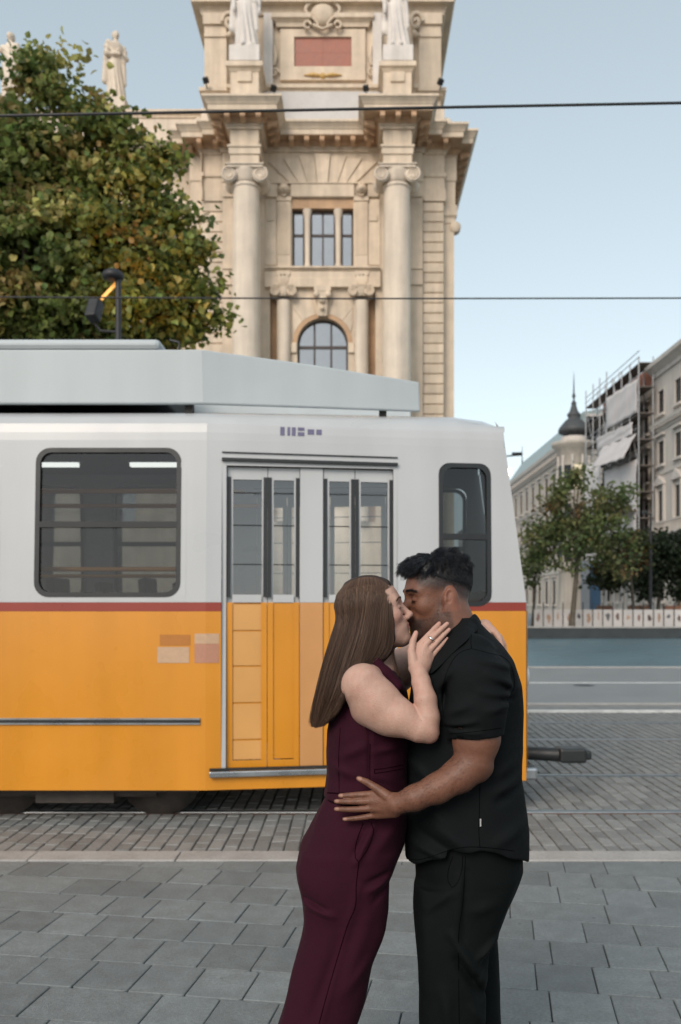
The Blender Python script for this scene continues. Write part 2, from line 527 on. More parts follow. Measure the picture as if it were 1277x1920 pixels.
# rails: grooved tram rails, head + groove + lip
def rail(Y, inner):
    s = 1 if inner > 0 else -1         # the flangeway lies on the inner side
    m = MB()
    m.prism_x([(Y - s * 0.06, -0.06), (Y - s * 0.034, -0.001), (Y - s * 0.030, 0.004), (Y + s * 0.022, 0.004), (Y + s * 0.026, -0.001), (Y + s * 0.026, -0.04),
               (Y + s * 0.055, -0.04), (Y + s * 0.055, -0.003), (Y + s * 0.07, -0.003), (Y + s * 0.07, -0.06)], -40, 40)
    o = m.build('tram_rail', 'rail_steel')
    b = MB().box(-40, 40, Y - s * 0.088 if s > 0 else Y + 0.036, Y - s * 0.036 if s > 0 else Y + 0.088, -0.05, -0.006).build('rail_bed', 'rail_rust', o)
    return o
for i, Y in enumerate(RAILS):
    o = rail(Y, 1 if i % 2 == 0 else -1)
    tag(o, ['grooved steel tram rail nearest the pavement', 'grooved steel rail second from the pavement, under the far wheels', 'grooved steel rail third from the pavement', 'grooved steel rail farthest from the pavement'][i], 'rail', 'tram rails in the setts')
# strip with a white kerb beyond the tracks, then roadway
MB().box(-60, 60, 13.66, 13.77, -0.099, 0.02).build('track_edge_kerb', 'white_line')['kind'] = 'structure'
MB().box(-60, 60, 13.774, 14.62, -0.099, -0.004).build('cobble_strip', 'sett_field_stone')['kind'] = 'structure'
MB().box(-60, 60, 14.624, 14.84, -0.099, 0.012).build('far_kerb', 'kerb_stone')['kind'] = 'structure'
MB().box(-200, 200, 14.844, 23.05, -0.099, 0.0).build('road', 'road_grey')['kind'] = 'structure'
MB().box(-60, 60, 18.62, 18.78, 0.0005, 0.004).build('road_line', 'white_line')['kind'] = 'structure'
MB().box(-200, 200, 23.054, 23.3, -0.099, 0.02).build('plaza_kerb', 'kerb_stone')['kind'] = 'structure'
MB().box(-200, 200, 23.304, 42.4, -0.099, 0.002).build('plaza_road', 'road_blue')['kind'] = 'structure'
MB().box(-300, 300, 42.9, 400, -0.099, 0.30).build('square', 'road_grey')['kind'] = 'structure'
mh = MB().lathe([(0, 0.006), (0.2, 0.006), (0.22, 0.0)], (PX(1095, 18.1), 18.1, 0.0), 20).build('manhole_cover', 'dark_stone')
tag(mh, 'dark round manhole cover in the grey roadway', 'manhole cover')
# ================================================================ MUSEUM (stone corner pavilion with wing)
mat('stone', (0.64, 0.535, 0.415), rough=0.82, var=0.11, scale=1.4, bump=0.2, bscale=14, streak=0.15, detail=9)
mat('stone_block', (0.64, 0.535, 0.415), rough=0.82, var=0.11, scale=1.8, bump=0.2, bscale=14, streak=0.18, rnd=0.09)
mat('stone_pale', (0.67, 0.58, 0.475), rough=0.8, var=0.08, scale=1.2, bump=0.1, bscale=12, streak=0.16)
mat('stone_white', (0.66, 0.62, 0.575), rough=0.75, var=0.08, scale=2.0, streak=0.14)
mat('stone_uplit_tint', (0.50, 0.33, 0.205), rough=0.85, var=0.14, scale=2.0, streak=0.12)  # orange tint: staining plus the glow of uplights, put into the colour
mat('red_stone', (0.34, 0.135, 0.095), rough=0.55, var=0.12, scale=3.0, rnd=0.07)
mat('gilt', (0.55, 0.36, 0.13), rough=0.5, var=0.2, scale=9)
mat('dark_frame', (0.045, 0.032, 0.03), rough=0.5, var=0.1, scale=5)
mat('blind', (0.80, 0.80, 0.80), rough=0.3, var=0.05, scale=1.5, rnd=0.05)
mat('lead', (0.52, 0.51, 0.50), rough=0.55, var=0.08, scale=1.5)
mat('room_dark', (0.03, 0.028, 0.026), rough=0.8, var=0.1)
mat('black_metal', (0.018, 0.019, 0.021), rough=0.5, var=0.15, scale=8)
glass_mat('window_glass', (0.97, 0.98, 0.99), 0.03, 1.0, 2.4)

TX = -1.31                                     # axis of the pavilion
museum = empty('museum_building', (TX, 36.7, 0.0))
tag(museum, 'beige stone museum pavilion with giant columns, heavy cornice and red stone panel, behind the tram', 'building')
def mpart(mb, name, m='stone', **k): return mb.build(name, m, museum, **k)
WY, SY, OY, BY, COLY, WINGY = 36.7, 36.9, 37.4, 34.9, 35.5, 38.2
CB, CHW = 2.98, 0.60                           # column offset, half width of the block above it
# --- main wall between the side pilasters, with its openings
holes = [(-1.26, 1.26, 15.39, 18.25), (-2.16, -1.88, 5.0, 14.52), (1.88, 2.16, 5.0, 14.52)]
mb = MB()
wall_grid(mb, (TX - 4.10, WY, 0), (1, 0, 0), (0, 0, 1), 8.20, 20.4,
          [(h[0] + 4.10, h[1] + 4.10, h[2], h[3]) for h in holes] + [(4.10 - 1.04, 4.10 + 1.04, 8.0, 13.36)], 0.42, (0, -1, 0))
# spandrel filling of the arch
ar, ac = 1.04, 12.30
N = 20
arc = [(TX + ar * math.cos(math.pi * k / N), WY, ac + ar * math.sin(math.pi * k / N)) for k in range(N + 1)]
for k in range(N):
    a, b = arc[k], arc[k + 1]
    mb.quad((a[0], WY, 13.36), (b[0], WY, 13.36), b, a)
    mb.quad(a, b, (b[0], WY + 0.42, b[2]), (a[0], WY + 0.42, a[2]))
mpart(mb, 'wall')
# body of the pavilion behind the wall (rear, right and left faces) and backs of the openings
b = MB()
b.box(TX - 5.43, TX + 5.43, OY, OY + 14, 0, 20.3)
b.box(TX - 4.98, TX + 4.98, WY + 0.43, OY - 0.004, 0, 20.3)
mpart(b, 'body_wall')
for s in (-1, 1):
    mpart(MB().box(TX + s * 4.542 - 0.438, TX + s * 4.542 + 0.438, SY + 0.004, WY + 0.425, 0, 8.6), 'lower_pilaster')
    mpart(MB().box(TX + s * 4.54 - 0.436, TX + s * 4.54 + 0.436, SY + 0.05, WY + 0.42, 8.604, 20.3), 'pilaster_core')
    z = 8.62
    while z < 18.0:
        hgt = 0.417
        mpart(MB().cbox(TX + s * 4.54 - 0.444, TX + s * 4.54 + 0.444, SY - 0.02, SY + 0.06, z, z + hgt - 0.03, 0.035), 'stone_block', 'stone_block')
        z += hgt
    # capital mouldings of the side pilaster
    z1 = z
    m = MB()
    path = [(TX + s * 4.54 - 0.444, WY), (TX + s * 4.54 - 0.444, SY), (TX + s * 4.54 + 0.444, SY), (TX + s * 4.54 + 0.444, OY)]
    m.sweep(path, [(0, z1), (0.07, z1), (0.07, z1 + 0.5), (0.03, z1 + 0.5), (0.03, z1 + 0.95), (0.1, z1 + 1.0), (0.1, z1 + 1.12), (0.02, z1 + 1.13), (0.02, 20.2), (0, 20.2)])
    mpart(m, 'pilaster_capital')
    # plain band on the strip between pilaster and column
    xa, xb = (TX - 4.094, TX - 3.58) if s < 0 else (TX + 3.58, TX + 4.094)
    m = MB().sweep([(xa, WY + 0.01), (xb, WY + 0.01)], [(0, 14.7), (0.1, 14.7), (0.1, 15.3), (0.16, 15.32), (0.16, 15.4), (0, 15.42)])
    mpart(m, 'string_band')
    m = MB().sweep([(xa, WY + 0.01), (xb, WY + 0.01)], [(0, 18.3), (0.08, 18.3), (0.08, 18.85), (0.14, 18.9), (0.14, 19.0), (0.02, 19.02), (0.02, 19.4), (0, 19.4)])
    mpart(m, 'string_band')
    # outer pilaster on the corner, Ionic scroll seen sideways
    m = MB()
    xa, xb = (TX - 5.45, TX - 4.99) if s < 0 else (TX + 4.99, TX + 5.45)
    m.box(xa, xb, OY - 0.06, OY + 0.5, 0.01, 17.5)
    m.sweep([(xa, OY + 0.3), (xa, OY - 0.06), (xb, OY - 0.06), (xb, OY + 0.3)], [(0, 17.5), (0.04, 17.5), (0.04, 17.7), (0.12, 17.8), (0.12, 18.2), (0.05, 18.25), (0.05, 19.2), (0.1, 19.25), (0.1, 20.2), (0, 20.2)])
    m.lathe([(0.0, 0), (0.2, 0), (0.24, 0.05), (0.24, 0.35), (0, 0.35)], (xb + 0.05 if s > 0 else xa - 0.05, OY - 0.12, 17.35), 16, axis='y')
    mpart(m, 'corner_pilaster')

# --- giant columns
def ionic(m, cx, cy, z, r, h):
    """Ionic capital: echinus, abacus and two scrolls with eyes"""
    m.lathe([(r * 0.9, z - h * 0.9), (r * 0.95, z - h * 0.8), (r * 1.0, z - h * 0.78), (r * 1.0, z - h * 0.62), (r * 1.22, z - h * 0.35), (r * 1.22, z - h * 0.2)], (cx, cy, 0), 24)
    m.box(cx - r * 1.32, cx + r * 1.32, cy - r * 1.2, cy + r * 1.2, z - h * 0.2, z - h * 0.06)
    m.box(cx - r * 1.42, cx + r * 1.42, cy - r * 1.3, cy + r * 1.3, z - h * 0.06, z)
    for s in (-1, 1):
        vx, vz = cx + s * r * 1.15, z - h * 0.52
        vr = h * 0.44
        # scroll body
        m.lathe([(0, 0), (vr, 0), (vr, 0.04), (vr * 0.8, 0.3 * r), (vr * 0.7, r * 1.0), (vr * 0.8, 1.7 * r), (vr, 2 * r - 0.02), (vr, 2 * r + 0.02), (0, 2 * r + 0.02)], (vx, cy - r * 1.02, vz), 20, axis='y')
        pts = []
        for k in range(34):
            a = k * 0.45; rr = vr * 0.92 * (1 - k / 40)
            pts.append((vx + s * -rr * math.sin(a) * -1, cy - r * 1.05, vz + rr * math.cos(a)))
        m.tube(pts, [0.045 * (1 - k / 50) for k in range(34)], 6)
for s in (-1, 1):
    cx = TX + s * CB
    m = MB()
    zt, zb = 18.10, 3.2
    prof = []
    for k in range(17):
        t = k / 16
        r = 0.60 - 0.085 * t ** 1.7
        prof.append((r, zb + (zt - zb) * t))
    m.lathe(prof, (cx, COLY, 0), 40)
    m.lathe([(0.53, 18.02), (0.56, 18.05), (0.56, 18.12), (0.52, 18.16)], (cx, COLY, 0), 40)
    mpart(m, 'column_shaft', 'stone_pale')
    m = MB()
    m.box(cx - 0.85, cx + 0.85, COLY - 0.85, COLY + 0.85, 0.01, 2.6)
    m.lathe([(0.8, 2.6), (0.84, 2.7), (0.8, 2.85), (0.68, 2.95), (0.7, 3.1), (0.61, 3.22)], (cx, COLY, 0), 32)
    mpart(m, 'column_base')
    m = MB()
    ionic(m, cx, COLY, 18.80, 0.53, 0.72)
    mpart(m, 'capital', 'stone_pale')
    # entablature block over the column
    m = MB()
    path = [(cx - CHW + 0.04, WY), (cx - CHW + 0.04, BY), (cx + CHW - 0.04, BY), (cx + CHW - 0.04, WY)]
    m.sweep(path, [(0, 18.81), (0.0, 18.95), (0.0, 19.15), (0.05, 19.16), (0.05, 19.4), (0.10, 19.42), (0.10, 19.5), (0.0, 19.53), (-0.02, 19.55), (0.0, 19.75), (0.0, 20.0), (-0.03, 20.2), (-0.2, 20.2)])
    m.box(cx - CHW + 0.05, cx + CHW - 0.05, BY + 0.01, WY, 18.805, 18.85)
    mpart(m, 'entablature_block')

# --- main cornice swept round every projection
path = [(TX - 17, WINGY), (TX - 5.43, WINGY), (TX - 5.43, OY), (TX - 4.98, OY), (TX - 4.98, SY), (TX - 4.10, SY), (TX - 4.10, WY), (TX - CB - CHW, WY), (TX - CB - CHW, BY),
        (TX - CB + CHW, BY), (TX - CB + CHW, WY), (TX + CB - CHW, WY), (TX + CB - CHW, BY), (TX + CB + CHW, BY), (TX + CB + CHW, WY), (TX + 4.10, WY), (TX + 4.10, SY),
        (TX + 4.98, SY), (TX + 4.98, OY), (TX + 5.43, OY), (TX + 5.43, OY + 14)]
mpart(MB().sweep(path, [(-0.05, 20.12), (0.08, 20.12), (0.08, 20.2), (0.14, 20.24), (0.14, 20.30), (-0.05, 20.32)]), 'cornice_lower_moulding')
mpart(MB().sweep(path, [(-0.05, 20.305), (0.15, 20.31), (0.30, 20.44), (0.30, 20.48), (-0.05, 20.5)]), 'egg_moulding', 'stone_uplit_tint')
mpart(MB().sweep(path, [(-0.06, 20.482), (0.70, 20.482), (0.70, 20.50), (-0.06, 20.505)]), 'soffit', 'stone_uplit_tint')
mpart(MB().sweep(path, [(-0.06, 20.506), (0.72, 20.506), (0.72, 20.70), (0.75, 20.72), (0.78, 20.78), (0.88, 20.90), (0.92, 20.92), (0.92, 21.0), (0.90, 21.02), (-0.4, 21.1)]), 'cornice')
# modillions (brackets under the soffit) and egg-and-dart beads, copied along each run
mod = MB().cbox(-0.10, 0.10, -0.40, 0.0, -0.17, -0.001, 0.012)
mod.prism_x([(-0.40, -0.17), (-0.36, -0.21), (-0.2, -0.2), (-0.02, -0.28), (0, -0.17)], -0.085, 0.085)
mod_me = mod.mesh('modillion', 'stone_uplit_tint')
egg_v = MB()
def run(p, q, nx):
    """brackets and beads along the face p->q (plan points), outward normal to the right of travel"""
    p, q = Vector(p), Vector(q); d = q - p; L = d.length; d.normalize(); nrm = Vector((d.y, -d.x))
    ang = math.atan2(nrm.y, nrm.x) + math.pi / 2
    for k in range(nx):
        t = (k + 0.5) / nx * L
        c = p + d * t + nrm * 0.28
        o = link('modillion', mod_me, None, (c.x, c.y, 20.48)); o.rotation_euler = (0, 0, ang); put(o, museum)
    nb = int(L / 0.125)
    for k in range(nb):
        c = p + d * ((k + 0.5) / nb * L) + nrm * 0.26
        egg_v.add([(c.x + sx * 0.042, c.y + sy * 0.042, 20.39 + sz * 0.055) for sx, sy, sz in ((1, 0, 0), (0, 1, 0), (-1, 0, 0), (0, -1, 0), (0, 0, 1), (0, 0, -1))],
                  [(0, 1, 4), (1, 2, 4), (2, 3, 4), (3, 0, 4), (1, 0, 5), (2, 1, 5), (3, 2, 5), (0, 3, 5)], 0, True)
run((TX - 12.0, WINGY), (TX - 5.53, WINGY), 10)
run((TX - 5.43 - .2, OY), (TX - 4.98 - .3, OY), 1)
run((TX - 4.98 - .35, SY), (TX - 4.10 + .1, SY), 2)
run((TX - 4.0, WY), (TX - CB - CHW - .3, WY), 1)
for s in (-1, 1):
    run((TX + s * CB - CHW - .3, BY), (TX + s * CB + CHW + .3, BY), 3)
    run((TX + s * CB + CHW, BY - .2), (TX + s * CB + CHW, WY - .4), 3)
    run((TX + s * CB - CHW, WY - .4), (TX + s * CB - CHW, BY - .2), 3)
run((TX - CB + CHW + .2, WY), (TX + CB - CHW - .2, WY), 7)
run((TX + CB + CHW + .3, WY), (TX + 4.0, WY), 1)
run((TX + 4.10 - .1, SY), (TX + 4.98 + .35, SY), 2)
run((TX + 5.43, OY - .3), (TX + 5.43, OY + 13.5), 20)
e = mpart(egg_v, 'bead_row', 'stone_uplit_tint'); e['kind'] = 'stuff'

# --- flat arch of wedge stones over the window, lintel, masks
top = [-2.25, -1.62, -0.98, -0.33, 0.33, 0.98, 1.62, 2.25]
bot = [-1.34, -0.98, -0.62, -0.22, 0.22, 0.62, 0.98, 1.34]
for k in range(7):
    zb = 18.86 if k != 3 else 18.80
    zt = 20.02 - 0.05 * abs(k - 3) ** 1.6
    g_ = 0.015
    m = MB(); pr = 0.07 if k != 3 else 0.14
    m.prism([(TX + bot[k] + g_, zb), (TX + bot[k + 1] - g_, zb), (TX + top[k + 1] - g_, zt), (TX + top[k] + g_, zt)], WY - pr, WY + 0.01)
    mpart(m, 'wedge_stone', 'stone_block')
for (a, b_) in ((-1.30, 1.30), (-2.3, -1.84), (1.84, 2.3)):
    mpart(MB().cbox(TX + a, TX + b_, WY - 0.12, WY + 0.01, 18.27, 18.80, 0.02), 'lintel_stone', 'stone_block')
mpart(MB().sweep([(TX - 2.36, WY + 0.004), (TX + 2.36, WY + 0.004)], [(0, 18.802), (0.16, 18.802), (0.16, 18.85), (0, 18.855)]), 'lintel_ledge')
def lion(cx, cz, s):
    m = MB()
    m.lathe([(0, -0.2 * s), (0.1 * s, -0.19 * s), (0.19 * s, -0.1 * s), (0.22 * s, 0.0), (0.2 * s, 0.04)], (cx, WY - 0.2, cz), 14, axis='y')
    m.lathe([(0, -0.12 * s), (0.07 * s, -0.1 * s), (0.1 * s, 0)], (cx, WY - 0.34, cz - 0.06 * s), 10, axis='y')
    for a in range(9):
        t = R(-30 + a * 30)
        m.tube([(cx + 0.18 * s * math.cos(t), WY - 0.22, cz + 0.2 * s * math.sin(t)), (cx + 0.26 * s * math.cos(t), WY - 0.14, cz + 0.3 * s * math.sin(t))], [0.07 * s, 0.03 * s], 6)
    m.tube([(cx - 0.1, WY - 0.2, cz - 0.24 * s), (cx, WY - 0.26, cz - 0.34 * s), (cx + 0.1, WY - 0.2, cz - 0.24 * s)], 0.035, 6)
    return m
for s in (-1, 1): mpart(lion(TX + s * 1.58, 18.56, 0.9), 'lion_mask')
# fluted pilasters beside the window
for s in (-1, 1):
    m = MB()
    x0 = TX + s * 1.58 - 0.27
    m.box(x0, x0 + 0.54, WY - 0.10, WY + 0.01, 15.45, 18.18)
    m.box(x0 - 0.03, x0 + 0.57, WY - 0.15, WY + 0.01, 18.1, 18.26)
    for k in range(5):
        xx = x0 + 0.05 + k * 0.1
        m.box(xx, xx + 0.045, WY - 0.13, WY - 0.098, 15.9, 18.0)
    mpart(m, 'fluted_pilaster')
    m = MB(); x1 = TX + s * 2.12
    m.cbox(x1 - 0.24, x1 + 0.24, WY - 0.05, WY + 0.01, 15.5, 18.2, 0.02); m.box(x1 - 0.12 - (0.1 if s > 0 else -0.0), x1 + 0.12, WY - 0.1, WY - 0.045, 17.3, 17.55)
    mpart(m, 'side_panel', 'stone_block')
# triple window: colonettes, frames, panes
m = MB().box(TX - 1.26, TX + 1.26, WY + 0.02, WY + 0.40, 17.85, 18.24)
mpart(m, 'window_head', 'stone_uplit_tint')
for s in (-1, 1):
    cx = TX + s * 0.635
    m = MB().lathe([(0.13, 15.4), (0.13, 15.62), (0.10, 15.66), (0.13, 17.4), (0.14, 17.5), (0.2, 17.8), (0.2, 17.848)], (cx, WY + 0.18, 0), 16)
    mpart(m, 'colonnette', 'stone_pale')
def window(x0, x1, z0, z1, zt, mull, Y, fr=0.05):
    """framed casement: outer frame, transom at zt, mullions, each pane its own piece"""
    w = MB()
    w.box(x0, x0 + fr, Y, Y + 0.06, z0, z1); w.box(x1 - fr, x1, Y, Y + 0.06, z0, z1)
    w.box(x0 + fr, x1 - fr, Y, Y + 0.06, z1 - fr, z1); w.box(x0 + fr, x1 - fr, Y, Y + 0.06, z0, z0 + fr * 0.6)
    w.box(x0 + fr, x1 - fr, Y - 0.01, Y + 0.06, zt - 0.05, zt + 0.05)
    for mx in mull: w.box(mx - 0.035, mx + 0.035, Y - 0.005, Y + 0.055, z0 + fr * 0.6, zt - 0.05); w.box(mx - 0.035, mx + 0.035, Y - 0.005, Y + 0.055, zt + 0.05, z1 - fr)
    o = mpart(w, 'window_frame', 'dark_frame')
    xs = [x0 + fr] + list(mull) + [x1 - fr]
    for i in range(len(xs) - 1):
        a, b_ = xs[i] + (0.035 if i else 0), xs[i + 1] - (0.035 if i < len(xs) - 2 else 0)
        for (q0, q1) in ((z0 + fr * 0.6, zt - 0.05), (zt + 0.05, z1 - fr)):
            p = MB().box(a, b_, Y + 0.03, Y + 0.036, q0, q1).build('pane', 'window_glass'); put(p, museum)
            bl = MB().box(a, b_, Y + 0.058, Y + 0.064, q0, q1).build('blind', 'blind'); put(bl, museum)
    return o
for (a, b_, mu) in ((-1.22, -0.78, []), (-0.49, 0.49, [TX]), (0.78, 1.22, [])):
    window(TX + a, TX + b_, 15.42, 17.86, 16.85, mu, WY + 0.30, 0.045)
# sill, band with discs, small order below
path2 = [(TX - 2.36, WY), (TX + 2.36, WY)]
mpart(MB().sweep(path2, [(0, 15.22), (0.14, 15.24), (0.18, 15.3), (0.26, 15.32), (0.26, 15.39), (0, 15.42)]), 'sill')
mpart(MB().sweep(path2, [(0, 14.56), (0.22, 14.56), (0.22, 14.9), (0.18, 14.92), (0.18, 15.2), (0, 15.21)]), 'band')
for s in (-1, 1):
    mpart(MB().lathe([(0, -0.05), (0.22, -0.05), (0.27, -0.02), (0.27, 0.02)], (TX + s * 1.62, WY - 0.2, 14.86), 20, axis='y'), 'disc')
    m = MB(); x0 = TX + s * 1.60
    m.box(x0 - 0.28, x0 + 0.28, WY - 0.24, WY - 0.17, 15.06, 15.2)
    for k in range(4): m.box(x0 - 0.26 + k * 0.14, x0 - 0.18 + k * 0.14, WY - 0.25, WY - 0.2, 15.0, 15.06)
    mpart(m, 'guttae')
    m = MB(); cx = TX + s * 1.58
    m.lathe([(0.31, 5), (0.285, 9), (0.265, 14.0)], (cx, WY - 0.12, 0), 24)
    mpart(m, 'small_column', 'stone_pale')
    m = MB(); ionic(m, cx, WY - 0.12, 14.555, 0.29, 0.46)
    mpart(m, 'small_capital')
    m = MB().box(TX + s * 2.02 - 0.14, TX + s * 2.02 + 0.14, WY + 0.40, WY + 0.425, 5, 14.52)
    mpart(m, 'niche_back', 'stone_uplit_tint')
# arched window
m = MB(); Y = WY + 0.28
def arch_ring(m, r0, r1, y0, y1, n=22):
    pr = [(TX + r * math.cos(math.pi * k / n), 12.30 + r * math.sin(math.pi * k / n)) for r in (r0, r1) for k in range(n + 1)]
    for k in range(n):
        a, b_, c, d = pr[k], pr[k + 1], pr[n + 1 + k + 1], pr[n + 1 + k]
        m.add([(p[0], yy, p[1]) for yy in (y0, y1) for p in (a, b_, c, d)], [(0, 1, 2, 3), (7, 6, 5, 4), (0, 4, 5, 1), (2, 6, 7, 3)])
arch_ring(m, 0.96, 1.035, Y, Y + 0.06)
for s in (-1, 1): m.box(TX + s * 0.995 - 0.037, TX + s * 0.995 + 0.037, Y, Y + 0.06, 8.0, 12.3)
m.box(TX - 0.958, TX + 0.958, Y - 0.01, Y + 0.06, 12.16, 12.28)
for s in (-1, 1): m.box(TX + s * 0.345 - 0.04, TX + s * 0.345 + 0.04, Y - 0.005, Y + 0.055, 8.0, 12.158); m.box(TX + s * 0.345 - 0.04, TX + s * 0.345 + 0.04, Y - 0.005, Y + 0.055, 12.282, 13.2)
mpart(m, 'arched_window_frame', 'dark_frame')
def arch_top(x): return 12.30 + math.sqrt(max(0.0, 0.962 ** 2 - x * x))
for (a, b_) in ((-0.957, -0.387), (-0.304, 0.304), (0.387, 0.957)):
    for (nm, mm, yy) in (('pane', 'window_glass', Y + 0.03), ('blind', 'blind', Y + 0.058)):
        poly = [(TX + a, 12.285), (TX + b_, 12.285)] + [(TX + b_ + (a - b_) * k / 8, arch_top(b_ + (a - b_) * k / 8) - 0.002) for k in range(9)]
        mpart(MB().prism(poly, yy, yy + 0.006), nm, mm)
        mpart(MB().box(TX + a, TX + b_, yy, yy + 0.006, 9.8, 12.155), nm, mm)
m = MB(); arch_ring(m, 1.045, 1.22, WY - 0.05, WY + 0.01); mpart(m, 'arch_moulding', 'stone_uplit_tint')
for k, (a0, a1) in enumerate(((22, 48), (49, 76), (104, 131), (132, 158))):
    r0, r1 = 1.23, 1.95
    pl = []
    for t in np.linspace(a0, a1, 5): pl.append((TX + r0 * math.cos(R(t)), 12.30 + r0 * math.sin(R(t))))
    for t in np.linspace(a1, a0, 5):
        x_ = r1 * math.cos(R(t)); x_ = max(-1.22, min(1.22, x_)); pl.append((TX + x_, min(14.5, 12.30 + r1 * math.sin(R(t)))))
    mpart(MB().prism(pl, WY - 0.045, WY + 0.01), 'arch_stone', 'stone_block')
for s in (-1, 1):
    x0 = TX + s * 1.18
    mpart(MB().cbox(x0 - 0.13, x0 + 0.13, WY - 0.1, WY + 0.01, 11.9, 12.32, 0.03), 'impost', 'stone_block')
# keystone console with carved mask
m = MB()
m.box(TX - 0.34, TX + 0.34, WY - 0.42, WY, 14.32, 14.55)
m.prism_x([(WY, 14.32), (WY - 0.40, 14.32), (WY - 0.40, 14.1), (WY - 0.3, 13.9), (WY - 0.26, 13.6), (WY - 0.2, 13.38), (WY, 13.36)], TX - 0.19, TX + 0.19)
m.lathe([(0, -0.13), (0.1, -0.11), (0.15, 0), (0.13, 0.08)], (TX, WY - 0.34, 13.98), 12, axis='y')
for s in (-1, 1): m.lathe([(0, -0.03), (0.11, -0.03), (0.12, 0.02), (0.12, 0.25), (0, 0.25)], (TX + s * 0.24, WY - 0.42, 14.2), 14, axis='y')
m.lathe([(0, -0.1), (0.08, -0.08), (0.1, 0.02)], (TX, WY - 0.3, 13.66), 10, axis='y')
mpart(m, 'keystone_console')

# --- attic storey
AY = 37.0
mpart(MB().box(TX - 4.86, TX + 4.86, AY, AY + 9.0, 21.0, 26.2), 'attic_wall')
mpart(MB().box(TX - 2.36, TX + 2.36, WY - 0.22, AY - 0.004, 21.03, 22.50), 'attic_plinth', 'lead')
mpart(MB().box(TX - 4.7, TX + 4.7, WY - 0.30, WY - 0.224, 21.1, 21.35).box(TX - 5.0, TX + 5.0, WY + 0.1, AY - 0.004, 21.04, 22.0), 'attic_step', 'stone_pale')
mpart(MB().sweep([(TX - 4.9, AY + 3), (TX - 4.9, AY - 0.2), (TX - 3.75, AY - 0.2), (TX - 3.75, AY - 0.42), (TX + 3.75, AY - 0.42), (TX + 3.75, AY - 0.2), (TX + 4.9, AY - 0.2), (TX + 4.9, AY + 3)],
      [(-0.4, 22.5), (0.02, 22.5), (0.06, 22.6), (0.16, 22.64), (0.16, 22.78), (-0.4, 22.84)]), 'attic_ledge')
mpart(MB().sweep([(TX - 4.9, AY + 8), (TX - 4.9, AY), (TX + 4.9, AY), (TX + 4.9, AY + 8)], [(-0.05, 25.9), (0.1, 25.9), (0.15, 26.1), (0.2, 26.15), (0.2, 26.2), (0.46, 26.22), (0.46, 26.4), (0.56, 26.52), (0.56, 26.6), (-0.3, 26.8)]), 'attic_cornice')
for s in (-1, 1):
    # corner piers and pale strips beside the statues
    for (a, b_, mm, nm, pr) in ((3.95, 4.86, 'stone', 'corner_pier', 0.22), (3.35, 3.72, 'stone_pale', 'pale_strip', 0.12), (2.05, 2.42, 'stone_white', 'pale_strip', 0.28)):
        x0, x1 = sorted((TX + s * a, TX + s * b_))
        m = MB().box(x0, x1, AY - pr, AY + 0.01, 22.79, 25.88)
        if nm == 'corner_pier':
            m.box(x0 - 0.0, x1, AY - pr - 0.06, AY - pr + 0.005, 24.9, 25.05); m.box(x0 - 0.04, x1 + 0.04, AY - pr - 0.1, AY - pr + 0.006, 25.4, 25.85)
        mpart(m, nm, mm)
    # scroll ornament at the pier head
    m = MB()
    cx = TX + s * 3.82
    pts = [(cx + s * 0.28 * (1 - k / 22) * math.cos(k * 0.5), AY - 0.36, 25.45 + 0.42 * (1 - k / 22) * math.sin(k * 0.5)) for k in range(20)]
    m.tube(pts, 0.08, 7); m.tube([(cx - s * .1, AY - 0.3, 25.1), (cx, AY - 0.34, 24.9), (cx + s * .15, AY - 0.3, 24.95)], [0.1, 0.12, 0.04], 7)
    mpart(m, 'scroll_ornament')
    # ball finial shoulder left and right outside
    m = MB().lathe([(0.0, 0.75), (0.12, 0.72), (0.2, 0.6), (0.24, 0.35), (0.34, 0.2), (0.36, 0.0)], (TX + s * 5.15, AY + 0.2, 21.05), 16)
    m.box(TX + s * 5.2 - 0.5, TX + s * 5.2 + 0.5, AY - 0.1, AY + 1.2, 21.04, 21.5)
    mpart(m, 'shoulder_stone', 'stone_pale')
    # statue pedestal over the column
    cx = TX + s * CB
    m = MB().box(cx - 0.55, cx + 0.55, BY + 0.05, WY + 0.2, 21.04, 22.4)
    m.box(cx - 0.27, cx + 0.27, BY - 0.02, BY + 0.06, 22.0, 22.38)
    m.sweep([(cx - 0.55, WY), (cx - 0.55, BY + 0.05), (cx + 0.55, BY + 0.05), (cx + 0.55, WY)], [(-0.02, 22.4), (0.02, 22.4), (0.08, 22.5), (0.17, 22.55), (0.17, 22.7), (0.15, 22.74), (-0.5, 22.76)])
    m.box(cx - 0.5, cx + 0.5, BY + 0.1, WY, 22.35, 22.74)
    mpart(m, 'statue_pedestal')
